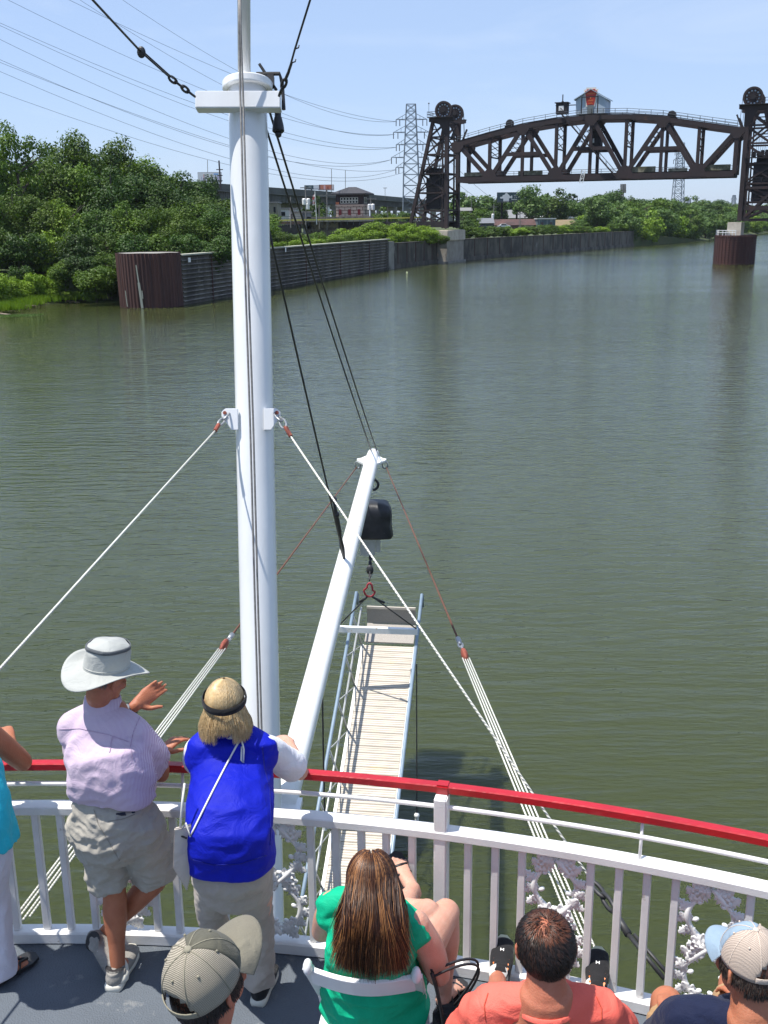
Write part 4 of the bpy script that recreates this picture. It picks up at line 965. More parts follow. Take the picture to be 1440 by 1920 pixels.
# abutment, deck of the railway in front of the tower, yellow handrail
M['rubble'] = mat('rubble_stone', (.22, .19, .155), .95, (.10, .085, .075), 1.2, thr=(.42, .58), bump=1, bscale=3)
p0 = G(575, 414, 287); p1 = G(700, 414, 287); ab = empty('stone_abutment', p0, 'rubble stone retaining wall under the signal tower', 'wall')
mb = MB(); mb.box(V(((p0.x+p1.x)/2, 291, (p0.z+3)/2+1.2)), (p1.x-p0.x, 6, p0.z-3.5)); mb.build('wall', M['rubble'], ab)
mb = MB(); mb.box(V(((p0.x+p1.x)/2, 289.9, p0.z-.1)), (p1.x-p0.x+.4, 9, .4)); mb.build('coping', M['conc'], ab)
q0 = G(508, 418, 286); q1 = G(572, 419, 286); rbg = empty('railway_girder_bridge', q0, 'short black girder railway bridge left of the stone abutment', 'bridge')
mb = MB(); mb.beam(V((q0.x-8, 286, q0.z)), V((q1.x, 286, q0.z)), 5, .7); mb.build('track_deck', mat('deck_rust', (.15, .10, .085), .9), rbg)
mb = MB(); mb.beam(V((q0.x-8, 285, q0.z-1.6)), V((q1.x-1, 285, q0.z-1.6)), 3.4, 2.4); mb.build('girder', M['black'], rbg)
mb = MB(); handrail(mb, [V((q0.x-8, 283.6, q0.z+.3)), V((q1.x+8, 283.6, q0.z+.3))], 1.3, 1.5, .05); mb.build('railing', M['handrail'], rbg)
yp = empty('yellow_handrail', G(520, 413, 283), 'long thin yellow handrail running in front of the signal tower to the left bridge tower', 'handrail')
mb = MB(); pts = [G(500, 413.5, 283), G(600, 411.8, 283), G(690, 410.3, 283), G(790, 407.5, 283)]
for a, b_ in zip(pts, pts[1:]): mb.beam(a, b_, .22, .34)
mb.build('rail', mat('yellow_paint', (.60, .55, .10), .6), yp)
mb = MB()
for i in range(24): f = i/23*2.999; j = int(f); p = pts[j]+(pts[j+1]-pts[j])*(f-j); mb.beam(p-V((0, 0, 1.4)), p, .1, .1)
mb.build('rail_posts', M['handrail'], yp)
# railway embankment between the tower and the bridge
eb0 = G(690, 416, 289); mb = MB(); mb.prism([V((eb0.x, 284, 5)), V((BLp.x-8, 284, 5)), V((BLp.x-8, 285.5, za-.9)), V((eb0.x, 285.5, eb0.z-.4))], (0, 14, 0)); tag(mb.build('embankment_ground', M['ground']), kind='structure')
# buildings under and behind the viaduct
def simple_building(name, px0, px1, pyt, pyb, Y, d, wallm, roofm, label, roof='flat', wins=0, rise=2.0, cat='building', doors=0):
    a = G(px0, pyb, Y); b_ = G(px1, pyb, Y); zt_ = G((px0+px1)/2, pyt, Y).z; o = empty(name, a, label, cat); w = b_.x-a.x
    zw = zt_-(rise if roof != 'flat' else 0)
    z0 = min(a.z, b_.z)-2
    mb = MB(); mb.box(V(((a.x+b_.x)/2, Y+d/2, (zw+z0)/2)), (w, d, zw-z0)); mb.build('wall', wallm, o)
    mb = MB()
    if roof == 'flat': mb.box(V(((a.x+b_.x)/2, Y+d/2, zw+.2)), (w+.6, d+.6, .4))
    elif roof == 'gable_x': mb.prism([V((a.x-.4, Y-.5, zw)), V((a.x-.4, Y+d/2, zt_)), V((a.x-.4, Y+d+.5, zw))], (w+.8, 0, 0))
    elif roof == 'gable_y': mb.prism([V((a.x-.4, Y-.4, zw)), V(((a.x+b_.x)/2, Y-.4, zt_)), V((b_.x+.4, Y-.4, zw))], (0, d+.8, 0))
    mb.build('roof', roofm, o)
    for i in range(wins): x = a.x+w*(i+.5)/wins; mb = MB(); mb.box(V((x, Y-.04, z0+2+(zw-z0-2)*.6)), (w/wins*.35, .08, (zw-z0-2)*.35)); mb.build('window', glassd, o)
    for i in range(doors): x = a.x+w*(i+.5)/doors; mb = MB(); mb.box(V((x, Y-.05, z0+2+(zw-z0-2)*.35)), (w/doors*.28, .1, (zw-z0-2)*.7)); mb.build('door', pk, o)
    return o
wb = mat('white_wall', (.72, .71, .68), .8); gr = mat('grey_roof', (.20, .20, .20), .8); tan = mat('tan_wall', (.25, .23, .18), .9); wr = mat('white_roof', (.78, .77, .74), .6)
simple_building('tan_building', 488, 521, 381, 412, 310, 10, tan, gr, 'tan flat building with dark windows just right of the mast under the viaduct', wins=3)
simple_building('white_warehouse', 521, 563, 392, 414, 330, 10, wb, gr, 'white walled warehouse beneath the viaduct piers', wins=2)
simple_building('white_hut', 543, 552, 394, 416, 288, 2, wb, gr, 'narrow white hut with plain door behind the railway girder bridge', doors=1)
simple_building('equipment_box', 552, 567, 399, 414, 287, 3, mat('pale_green_wall', (.48, .50, .44), .8), gr, 'pale green equipment cabin with maroon side next to the white hut')
mb = MB(); p = G(552.5, 406.5, 286.9); mb.box(p, (.5, .2, 2.1)); 
simple_building('grey_container', 568, 583, 399, 414, 288, 3, mat('grey_wall', (.20, .23, .26), .8), gr, 'grey container beside the pale green cabin', cat='container')
simple_building('distant_white_building', 600, 616, 387, 396, 380, 10, wb, gr, 'distant white building showing between pole and signal tower under the viaduct')
simple_building('warehouse', 941, 1004, 393, 413, 460, 18, mat('warehouse_wall', (.38, .37, .34), .8), mat('warehouse_roof', (.20, .205, .21), .7), 'grey pitched roof warehouse behind the slate billboard', 'gable_x', rise=3.4)
simple_building('ruined_building', 922, 1006, 411, 430, 420, 10, mat('ruin_wall', (.50, .42, .34), .9, (.12, .07, .06), .35, thr=(.45, .5)), mat('ruin_roof', (.10, .05, .045), .9, (.05, .03, .03), .3), 'ruined pale building with collapsed dark red roof on the far bank', 'gable_x', wins=0, rise=2.2, doors=2)
simple_building('blue_shed', 1008, 1041, 411, 429, 416, 8, mat('blue_grey_wall', (.06, .09, .11), .8, (.16, .20, .22), 1.2, stretch=(2, 2, .1), thr=(.5, .6)), mat('shed_roof', (.5, .52, .5), .6), 'blue grey metal shed with pale flat roof right of the ruined building', doors=2)
simple_building('small_dark_shed', 897, 925, 409, 428, 405, 7, mat('shed_wall', (.07, .08, .09), .9), mat('shed_roof_grey', (.16, .17, .19), .8), 'small dark gable shed left of the ruined building', 'gable_x', rise=1.8, doors=2)
simple_building('long_white_shed', 1002, 1019, 401, 409, 500, 14, tan, wr, 'short white roofed shed directly right of the grey warehouse', 'gable_x', rise=1.6)
simple_building('long_white_shed', 1028, 1072, 400.5, 411, 490, 14, mat('cream_wall', (.55, .50, .42), .8), wr, 'white roofed shed with small door in front of the distant trees', 'gable_x', rise=1.5, wins=3)
simple_building('long_white_shed', 1067, 1125, 402, 411, 470, 14, mat('cream_wall2', (.50, .46, .38), .8), wr, 'longest white roofed shed beside the brown field', 'gable_x', rise=1.5)
simple_building('grey_house', 865, 884, 389, 405, 420, 8, tan, gr, 'low grey house roof behind trees right of the left bridge tower', 'gable_x', rise=1.2)
mb = MB(); a = G(1042, 430, 415); mb.prism([V((a.x, 413, 6.0)), V((a.x+12, 413, 6.0)), V((a.x+11, 440, 10.0)), V((a.x-1, 440, 10.0))], (0, 0, -1.5)); tag(mb.build('dirt_ground', mat('brown_dirt', (.22, .15, .10), .95, (.16, .14, .06), .2)), kind='structure')
car(G(945, 427.5, 414), V((1, 0, 0)), (.75, .75, .75), 'small white car parked before the ruined building', 1.1)
# poles
M['pole'] = mat('grey_pole', (.20, .19, .18), .8); M['polewood'] = mat('dark_pole', (.05, .04, .045), .9)
def pole(px, y0, y1, Y, label, arms=(), cans=(), r=.16, m='pole', name='utility_pole', lean=0):
    a = G(px, y1, Y); b_ = G(px+lean, y0, Y); o = empty(name, a, label, 'pole'); mb = MB(); mb.tube([a-V((0, 0, 2)), b_], r, 6); mb.build('shaft', M[m], o)
    for y, w in arms: c = a+(b_-a)*((y1-y)/(y1-y0)); mb = MB(); mb.beam(c-V((w, 0, 0)), c+V((w, 0, 0)), .22, .22); mb.build('crossarm', M[m], o)
    for x, y in cans: c = G(x, y, Y-.5); mb = MB(); mb.lathe(c-V((0, 0, .8)), (0, 0, 1), [(.42, 0), (.5, .1), (.5, 1.4), (.3, 1.6)], 12); mb.build('transformer', M['white'], o)
pole(573, 349, 414, 283, 'grey utility pole with white transformers left of the flagpole', [(352, 1.4)], [(570, 378), (578, 378), (577, 387)])
pole(413.5, 301, 342, 300, 'dark leaning utility pole in front of the white billboard', [(318, .9), (329, .7), (339, .6)], m='polewood', lean=-3, r=.22)
pole(613, 357, 416, 286, 'utility pole with broad pale crossarm left of the signal tower', [(366, 2.4)])
pole(545, 369, 412, 282, 'plain grey pole in front of the viaduct pier'); pole(598.5, 384, 414, 284, 'short grey post right of the flagpole')
pole(695, 371, 412, 293, 'pole with two round white transformers right of the signal tower', [(373, 1.6)], [(692.5, 388), (699, 388)])
pole(621.5, 317, 352, 420, 'thin lattice aerial rising left of the signal tower roof', r=.12, name='aerial'); pole(647.5, 319, 352, 420, 'thin aerial rising behind the signal tower roof', r=.12, name='aerial')
pole(389, 300, 324, 360, 'faint thin aerial above the white billboard', r=.1, name='aerial')
pole(722, 352, 366, 430, 'thin highway lamp post on the viaduct right of the signal tower', [(352.5, .7)], r=.09, name='street_lamp')
pole(727, 386, 410, 310, 'thin pole before trees under the right part of the viaduct', r=.1); pole(884, 370, 395, 420, 'thin lamp post above trees right of the left bridge tower', [(371, .9)], r=.1, name='street_lamp')
pole(926, 383, 432, 410, 'grey utility pole left of the slate billboard', [(388, 1.3)], [(924, 405)]); pole(975, 398, 430, 415, 'wooden pole before the grey warehouse', [(401, 1.0)])
pole(1120, 386, 402, 460, 'short pole beside the longest white shed')
fp = empty('flagpole', G(593, 422, 282.5), 'tall pale flagpole with drooping flag left of the stone abutment', 'flagpole')
a = G(594, 421, 282.5); b_ = G(590.5, 359, 282.5); mb = MB(); mb.tube([a, b_], .13, 6); mb.build('shaft', wb, fp)
mb = MB(); vs = []
for i in range(9):
    for j in range(5): vs.append(G(590-j*.95-.2*i*.0, 363+i*2.6+j*1.2*(1 if i < 6 else .4), 282.5)+V((0, .25*math.sin(i*1.1+j*1.7), 0)))
mb.add(vs, [(i*5+j, i*5+j+1, i*5+j+6, i*5+j+5) for i in range(8) for j in range(4)]); fl = mb.build('flag', mat('flag_cloth', (.75, .72, .72), .8, (.45, .06, .08), .9, stretch=(.3, 1, 2.2), thr=(.48, .52)), fp)
# transmission pylons
M['pylon'] = mat('pylon_steel', (.17, .20, .24), .7, (.12, .15, .19), 1)
def pylon(cx, y0, y1, Y, halfbase, arms, label, waist, r=.16, topw=2.0, ew=None):
    base = G(cx, y1, Y); top = G(cx, y0, Y); zb_, zt_ = base.z, top.z; k = sc(Y); o = empty('transmission_pylon', base, label, 'pylon')
    zw = G(cx, waist, Y).z; hb_ = halfbase*k; hw_ = topw
    def half(z): return hw_*1.35+(hb_-hw_*1.35)*(zw-z)/(zw-zb_) if z < zw else hw_*.8+(hw_*.55)*(zt_-z)/(zt_-zw)
    cx_ = base.x; Yc = Y
    def C(z, sx, sy): h = half(z); return V((cx_+sx*h, Yc+sy*h, z))
    mb = MB(); lv = [zb_]; 
    while lv[-1] < zt_-.5: lv.append(min(zt_, lv[-1]+max(1.6, half(lv[-1])*1.35)))
    for a, b_ in zip(lv, lv[1:]):
        for sx in (-1, 1):
            for sy in (-1, 1): mb.beam(C(a, sx, sy), C(b_, sx, sy), r*1.7, r*1.7)
        for s in (-1, 1):
            mb.beam(C(a, -1, s), C(b_, 1, s), r, r); mb.beam(C(a, 1, s), C(b_, -1, s), r, r); mb.beam(C(a, s, -1), C(b_, s, 1), r, r); mb.beam(C(b_, -1, s), C(b_, 1, s), r, r)
    mb.build('lattice_mast', M['pylon'], o); tips = []
    for y, xl, xr in arms:
        z = G(cx, y, Y).z
        for xx in (xl, xr):
            if xx is None: continue
            tip = V((cx_+(xx-cx)*k, Yc, z)); mb = MB(); s = -1 if xx < cx else 1; h = half(z)
            for sy in (-1, 1): mb.beam(V((cx_+s*h, Yc+sy*h, z)), tip, r*1.2, r*1.2)
            mb.beam(V((cx_+s*h, Yc, z+abs(tip.x-cx_)*.34)), tip, r, r)
            for f in (.35, .7): q = V((cx_+s*h, Yc, z+abs(tip.x-cx_)*.34)); mb.beam(V((cx_+s*h, Yc, z))+(tip-V((cx_+s*h, Yc, z)))*f, q+(tip-q)*f, r*.7, r*.7)
            mb.build('arm', M['pylon'], o)
            for f in ((1.0, .62) if Y < 500 else (1.0,)):
                q = V((cx_+s*h, Yc, z))+(tip-V((cx_+s*h, Yc, z)))*f; mb = MB(); mb.tube([q, q-V((0, 0, 2.2))], .16, 6); mb.build('insulator', M['bdark'], o); tips.append(q-V((0, 0, 2.2)))
    return o, tips
pyl, tips = pylon(771, 195, 412, 400, 15.5, [(224, 744, 800), (248, 739, 804), (271, 744, 799), (295, 735, 803), (314, 743, 795)], 'tall steel lattice pylon standing left of the bridge', 318)
pylon(1268, 268, 416, 640, 10, [(284, 1258, 1279), (300, 1256, 1281), (318, 1257, 1280)], 'slim lattice pylon seen behind the right half of the bridge span', 345, .2, 1.9)
pylon(1374, 366, 400, 1500, 3.2, [(372, 1369, 1379), (377, 1370, 1378)], 'tiny distant pylon left of the right bridge tower', 388, .35, 2)
pylon(1161, 375, 400, 1500, 2.6, [(380, 1157, 1165)], 'tiny distant pylon left of the big round tree', 390, .35, 2); pylon(1291, 372, 396, 1600, 2.2, [(377, 1288, 1294)], 'tiny distant pylon right of the slim lattice pylon', 388, .35, 2)
pylon(1009, 377, 402, 1300, 3, [(382, 1005, 1013)], 'tiny distant pylon right of the slate billboard', 392, .35, 2)
ct = empty('cell_tower', G(1168.5, 400, 620), 'thin grey phone mast with antenna cluster under the bridge span', 'mast'); mb = MB(); a = G(1168.5, 405, 620); b_ = G(1168.5, 345, 620); mb.tube([a, b_], .45, 8); mb.build('shaft', M['pole'], ct)
for y in (348, 354, 359): mb = MB(); c = G(1168.5, y, 620); [mb.box(c+V((1.4*math.cos(q), 1.4*math.sin(q), 0)), (.4, .4, 1.7)) for q in (0, 1.05, 2.1, 3.14, 4.2, 5.2)]; mb.build('antenna_ring', M['pole'], ct)
for px in (1236, 1240, 1244): pole(px, 381, 400, 1200, f'faint distant chimney mast, {["left", "middle", "right"][(px-1236)//4]} of three near the slim pylon', r=.5, name='distant_mast')
# power lines: from the pylon arms back over the left bank towards the camera side
M['cable'] = mat('power_cable', (.10, .13, .18), .7)
Aend = V((-95, -60, 0))
wires = [  # tip x offset index by arm y / photo points (mid, left)
 ((744, 228), (600, 204), (230, 0)), ((744, 228), (560, 186), (130, 0)), ((740, 252), (600, 237), (150, 0)), ((739, 252), (620, 243), (15, 0)),
 ((744, 276), (600, 264), (0, 43)), ((744, 276), (600, 272), (0, 48)), ((735, 299), (620, 305), (0, 74)), ((735, 299), (600, 310), (0, 112)),
 ((743, 318), (620, 316), (0, 117)), ((743, 318), (620, 333), (0, 134)), ((760, 322), (600, 338), (0, 173))]
for i, (A, Mi, Lf) in enumerate(wires):
    a = G(A[0], A[1], 400); pe = V((Aend.x+i*1.6, Aend.y, 0)); pa = V((a.x, a.y, 0)); p1 = on_line(Mi[0], Mi[1], pa, pe); p2 = on_line(Lf[0], Lf[1], pa, pe)
    L_ = (pe-pa).length; s1 = (V((p1.x, p1.y, 0))-pa).length/L_; s2 = (V((p2.x, p2.y, 0))-pa).length/L_
    z0, z1_, z2 = a.z, p1.z, p2.z                     # parabola through three heights
    A_ = ((z2-z0)/s2-(z1_-z0)/s1)/(s2-s1); B_ = (z1_-z0)/s1-A_*s1; n = 40; pts = []
    for j in range(n+1): s = j/n*.97; pts.append(pa+(pe-pa)*s+V((0, 0, z0+B_*s+A_*s*s)))
    rr_ = [max(.012, (pt-EYE).length*.00015) for pt in pts]; mb = MB(); mb.smooth = True; mb.tube(pts, rr_, 4)
    words = ['topmost', 'second', 'third', 'fourth', 'fifth', 'sixth', 'seventh', 'eighth', 'ninth', 'tenth', 'lowest']
    tag(mb.build('power_line', M['cable']), f'thin overhead power line from the lattice pylon to upper left, {words[i]} of eleven', 'power line', 'power lines over the left bank')
for i, (y0, y1, y2) in enumerate(((300, 345, 366), (330, 352, 370))):
    a = G(795, 250+i*40, 400); b_ = G(1010, 382, 1300); pts = sag(a, b_, 16, 20); mb = MB(); mb.tube(pts, [max(.05, (p-EYE).length*.00018) for p in pts], 4)
    tag(mb.build('power_line', M['cable']), f'faint power line passing behind the bridge towards the tiny pylon, {"upper" if i == 0 else "lower"} of the pair', 'power line', 'power lines over the left bank')
# ================================================================ vegetation
def leaf_mat(name, c1, c2, c3):
    m = bpy.data.materials.new(name); m.use_nodes = True; nt = m.node_tree; L = nt.links; p = nt.nodes['Principled BSDF']; out = nt.nodes['Material Output']
    g = N(nt, 'ShaderNodeNewGeometry'); oi = N(nt, 'ShaderNodeObjectInfo')
    n = N(nt, 'ShaderNodeTexNoise', Scale=.22, Detail=3.0); L.new(g.outputs['Position'], n.inputs[0])
    mr = N(nt, 'ShaderNodeMapRange'); mr.inputs[1].default_value = .35; mr.inputs[2].default_value = .65; L.new(n.outputs[0], mr.inputs[0])
    a = mixc(nt, mr.outputs[0], c1, c2); r2 = N(nt, 'ShaderNodeMapRange'); r2.inputs[1].default_value = 0; r2.inputs[2].default_value = 1; r2.inputs[3].default_value = 0; r2.inputs[4].default_value = .7
    L.new(g.outputs['Random Per Island'], r2.inputs[0]); b = mixc(nt, r2.outputs[0], a, c3)
    hv = N(nt, 'ShaderNodeHueSaturation'); L.new(b, hv.inputs['Color']); mv = N(nt, 'ShaderNodeMapRange'); mv.inputs[3].default_value = .75; mv.inputs[4].default_value = 1.25; L.new(oi.outputs['Random'], mv.inputs[0]); L.new(mv.outputs[0], hv.inputs['Value'])
    L.new(hv.outputs[0], p.inputs['Base Color']); p.inputs['Roughness'].default_value = .55; p.inputs['Specular IOR Level'].default_value = .3
    tr = N(nt, 'ShaderNodeBsdfTranslucent'); hs = N(nt, 'ShaderNodeHueSaturation', Saturation=1.15, Value=1.3); L.new(hv.outputs[0], hs.inputs['Color']); L.new(hs.outputs[0], tr.inputs[0])
    mx = N(nt, 'ShaderNodeMixShader'); mx.inputs[0].default_value = .22; L.new(p.outputs[0], mx.inputs[1]); L.new(tr.outputs[0], mx.inputs[2]); L.new(mx.outputs[0], out.inputs[0]); return m
LM = {'mid': leaf_mat('leaf_mid', (.070, .130, .009), (.110, .180, .012), (.034, .075, .008)),
      'dark': leaf_mat('leaf_dark', (.038, .085, .010), (.060, .115, .012), (.020, .050, .008)),
      'bright': leaf_mat('leaf_bright', (.16, .26, .014), (.20, .30, .018), (.09, .17, .012)),
      'far': leaf_mat('leaf_far', (.075, .135, .028), (.10, .165, .032), (.05, .10, .022))}
M['bark'] = mat('bark', (.10, .08, .06), .95, (.06, .05, .04), 3)
def crown_mesh(seed, nb, nl, ls, loose=0, bushy=False):
    R = random.Random(seed); blobs = []
    for i in range(nb):
        while 1:
            p = V((R.uniform(-1, 1), R.uniform(-1, 1), R.uniform(-1, 1)))
            if .25 < p.length < 1: break
        r = R.uniform(.15, .36)*(1-.2*loose); p = V((p.x*.80, p.y*.80, p.z*.82))
        if p.z < -.2: p.x *= .82; p.y *= .82
        blobs.append((p, r))
    if not loose: blobs.append((V((0, 0, -.05)), .55))
    vs = []; fs = []; tot = sum(r*r for _, r in blobs)
    for p, r in blobs:
        n = int(nl*r*r/tot)
        for _ in range(n):
            d = V((R.gauss(0, 1), R.gauss(0, 1), R.gauss(0, 1))).normalized(); q = r*R.uniform(.62, 1.12)
            if R.random() < .2: q *= R.uniform(.5, 1.5)
            c = p+V((d.x, d.y, d.z*.85))*q
            nrm = (d*.7+V((R.uniform(-1, 1), R.uniform(-1, 1), R.uniform(-.2, 1.3)))*.75).normalized()
            t = nrm.cross(V((R.uniform(-1, 1), R.uniform(-1, 1), R.uniform(-1, 1)))).normalized(); b = nrm.cross(t); s = ls*R.uniform(.6, 1.35); w = s*R.uniform(.55, .9)
            k = len(vs); vs += [c-t*s, c+b*w*.8-t*s*.1, c+t*s+nrm*s*.25, c-b*w*.8+t*s*.15]; fs.append((k, k+1, k+2, k+3))
    me = bpy.data.meshes.new('crown'); me.from_pydata(vs, [], fs); me.update(); return me
def trunk_mesh(seed):
    R = random.Random(seed); mb = MB(); mb.smooth = True
    mb.tube([(0, 0, -1.0), (.01, 0, -.5), (-.01, .02, 0), (.02, 0, .4), (0, 0, .75)], [.06, .048, .04, .026, .01], 8)
    for i in range(8):
        a = R.uniform(0, 6.28); z = R.uniform(-.45, .35); L = R.uniform(.4, .75); e = V((math.cos(a)*L, math.sin(a)*L, z+R.uniform(.2, .5)))
        mb.tube([(0, 0, z), (e.x*.5, e.y*.5, z+(e.z-z)*.4), tuple(e)], [.024, .016, .006], 6)
    me = bpy.data.meshes.new('trunk'); me.from_pydata([tuple(v) for v in mb.v], [], mb.f); me.materials.append(M['bark']); me.update(); return me
TR = [trunk_mesh(i) for i in range(3)]
NEAR = [crown_mesh(i, 44, 10500, .038) for i in range(4)]; LOOSE = [crown_mesh(40, 26, 5200, .036, 1)]
MID = [crown_mesh(10+i, 26, 3600, .062) for i in range(4)]; FAR = [crown_mesh(20+i, 18, 1300, .10) for i in range(4)]; BUSH = [crown_mesh(30+i, 30, 5000, .05) for i in range(3)]
_mc = {}
def with_mat(me, mk):
    k = (me.name, mk)
    if k not in _mc: c = me.copy(); c.materials.clear(); c.materials.append(LM[mk]); _mc[k] = c
    return _mc[k]
RT = random.Random(77)
def tree(P, w, h, kind, mk, label, group, name='tree', cat='tree', trunk=True, zoff=None):
    """P: foot on the ground, w: crown half width, h: total height"""
    src = {'near': NEAR, 'loose': LOOSE, 'mid': MID, 'far': FAR, 'bush': BUSH}[kind]
    t = empty(name, P, label, cat, group); hz_ = h*(.44 if trunk else .50); cz = h-hz_*.94
    c = bpy.data.objects.new('crown' if trunk else 'foliage', with_mat(RT.choice(src), mk)); COL.objects.link(c); c.parent = t; c.location = (0, 0, cz); c.scale = (w, w*RT.uniform(.85, 1.1), hz_); c.rotation_euler = (RT.uniform(-.06, .06), RT.uniform(-.06, .06), RT.uniform(0, 6.28))
    q = bpy.data.objects.new('trunk' if trunk else 'stems', RT.choice(TR)); COL.objects.link(q); q.parent = t; q.location = (0, 0, h*.5); q.scale = (w*1.0, w*1.0, h*.52) if trunk else (w*.8, w*.8, h*.5); q.rotation_euler = (0, 0, RT.uniform(0, 6.28))
    return t
def tpx(px, pt, Y, w, kind, mk, label, group, zg=5.5, **kw):
    a = G(px, pt, Y); return tree(V((a.x, Y, zg)), w, a.z-zg, kind, mk, label, group, **kw)
g1 = 'trees of the riverbank wood on the left'
tpx(22, 224, 176, 6.5, 'loose', 'mid', 'tall open crowned tree at the far left with sky showing through', g1)
for px, pt in ((-45, 262), (72, 272), (128, 249), (176, 262), (222, 264), (262, 285), (300, 308), (338, 318), (376, 368), (418, 374), (455, 378)):
    tpx(px, pt, 205+RT.uniform(-6, 8), 7.4, 'near', RT.choice(['mid', 'mid', 'dark']), 'dense broadleaf tree in the back row of the left riverbank wood', g1)
for px, pt in ((-20, 300), (45, 306), (98, 300), (150, 310), (205, 308), (258, 330), (310, 345), (362, 376), (412, 384), (462, 392)):
    tpx(px, pt, 182+RT.uniform(-5, 5), 6.4, 'near', RT.choice(['mid', 'dark', 'dark']), 'dense broadleaf tree in the middle row of the left riverbank wood', g1)
for px, pt in ((-30, 350), (20, 345), (66, 368), (118, 372), (180, 388), (236, 375), (292, 385), (345, 392), (398, 396), (450, 408)):
    tpx(px, pt, 166+RT.uniform(-3, 3), 4.9, 'near', RT.choice(['mid', 'bright', 'mid', 'dark']), 'leafy tree in the front row of the left riverbank wood', g1, zg=4)
for px, pt in ((-20, 420), (35, 428), (90, 436), (140, 430), (196, 428), (250, 426), (300, 430), (350, 428), (400, 432)):
    tpx(px, pt, 157+RT.uniform(-2, 2), 3.8, 'bush', RT.choice(['mid', 'dark', 'bright']), 'shaded undergrowth bush between the wood and the wall', 'undergrowth bushes on the left bank', zg=3, name='bush', cat='bush', trunk=False)
g2 = 'bushes along the left shore'
tpx(175, 490, 146, 3.3, 'bush', 'mid', 'big rounded bush by the water just left of the rusty cell', g2, zg=.3, name='bush', cat='bush', trunk=False)
for px, pt, Y, w, mk in ((105, 500, 152, 2.4, 'bright'), (62, 508, 150, 2.4, 'bright'), (20, 520, 146, 2.3, 'bright'), (-15, 510, 141, 2.6, 'bright'), (90, 538, 150, 1.5, 'bright'), (45, 545, 147, 1.4, 'bright'), (128, 545, 150, 1.3, 'bright'), (4, 548, 141, 1.5, 'bright'), (35, 490, 152, 2.6, 'dark'), (205, 500, 151, 2.4, 'mid')):
    tpx(px, pt, Y, w, 'bush', mk, 'low leafy shore bush on the left bank at the water edge', g2, zg=.4, name='bush', cat='bush', trunk=False)
for px, pt in ((118, 478), (145, 474), (172, 476), (196, 474)): tpx(px, pt, 151, 2.8, 'bush', RT.choice(['mid', 'dark']), 'low leafy shore bush on the left bank at the water edge', g2, zg=1.5, name='bush', cat='bush', trunk=False)
g3 = 'bushes behind the river walls'
for px, pt, Y, w, mk in ((512, 422, 222, 3.6, 'mid'), (530, 436, 215, 2.6, 'mid'), (552, 437, 222, 2.8, 'mid'), (575, 434, 230, 2.8, 'mid'), (598, 432, 236, 2.8, 'mid'), (620, 436, 240, 2.6, 'bright'), (560, 448, 205, 2.4, 'bright'), (595, 445, 218, 2.4, 'bright'), (630, 442, 232, 2.4, 'bright'), (520, 450, 195, 2.0, 'bright')):
    tpx(px, pt, Y, w, 'bush', mk, 'green bush behind the corrugated wall below the stone abutment', g3, zg=4.6, name='bush', cat='bush', trunk=False)
for px, pt, Y, w, mk in ((655, 424, 262, 4.2, 'bright'), (685, 414, 268, 4.6, 'bright'), (715, 410, 272, 5.0, 'bright'), (745, 413, 272, 4.6, 'bright'), (775, 419, 270, 4.4, 'bright'), (805, 428, 268, 3.8, 'bright'), (825, 436, 270, 3.0, 'mid'), (650, 436, 252, 2.8, 'mid'), (700, 432, 256, 3.2, 'bright'), (740, 432, 260, 3.2, 'bright'), (780, 437, 264, 2.8, 'bright')):
    tpx(px, pt, Y, w, 'bush', mk, 'bright green bush of the thicket between signal tower and left pier', g3, zg=4.6, name='bush', cat='bush', trunk=False)
g4 = 'trees beyond the viaduct and signal tower'
for px, pt, Y, w, mk in ((585, 368, 325, 5.5, 'dark'), (602, 392, 300, 3.2, 'mid'), (618, 396, 300, 2.6, 'mid'), (712, 388, 318, 4.2, 'mid'), (735, 394, 318, 3.4, 'mid'), (700, 395, 306, 2.6, 'mid'), (395, 330, 262, 3.4, 'dark'), (560, 375, 420, 7, 'far'), (530, 372, 430, 7, 'far'), (505, 405, 290, 3, 'dark'), (760, 396, 330, 3.5, 'dark')):
    tpx(px, pt, Y, w, 'mid', mk, 'dark green tree showing under or beside the viaduct', g4, zg=6)
g5 = 'trees on the far bank right of the left bridge tower'
for px, pt, Y, w in ((874, 378, 480, 7), (890, 374, 500, 8), (908, 373, 500, 8), (925, 376, 490, 7), (878, 396, 380, 4.5), (868, 405, 340, 4), (885, 412, 350, 3.5), (900, 392, 430, 5), (915, 395, 430, 5), (938, 372, 445, 4), (940, 384, 445, 4.5), (965, 384, 560, 7), (983, 381, 560, 7)):
    tpx(px, pt, Y, w, 'mid', RT.choice(['dark', 'mid', 'far']), 'dark green tree on the far bank left of the white sheds', g5, zg=6)
for i in range(20):
    px = 880+i*15.5; Y = 300+(px-880)*.36; tpx(px, 424+RT.uniform(-2, 3)-(px-880)*.012, Y+6, 3.0+RT.uniform(0, 1.0), 'mid', RT.choice(['mid', 'bright', 'mid']), 'low bush of the hedge above the far river wall', 'bushes above the far river wall', zg=5.0, name='bush', cat='bush', trunk=False)
g6 = 'distant tree line on the horizon'
for i in range(34):
    px = 985+i*15; tpx(px, 388+RT.uniform(-7, 5), 900+RT.uniform(-60, 120), 15, 'far', 'far', 'distant hazy tree of the line on the horizon', g6, zg=5)
tpx(1195, 371, 620, 12.5, 'mid', 'dark', 'large broad round tree right of the phone mast', g6, zg=6); tpx(1178, 378, 620, 7, 'mid', 'dark', 'small round tree joined to the left of the large broad tree', g6, zg=6)
tpx(1122, 375, 560, 6.5, 'mid', 'dark', 'dark tall tree at the right end of the white sheds', g6, zg=6); tpx(1108, 384, 560, 5, 'mid', 'dark', 'dark rounded tree left of the dark tall tree by the sheds', g6, zg=6)
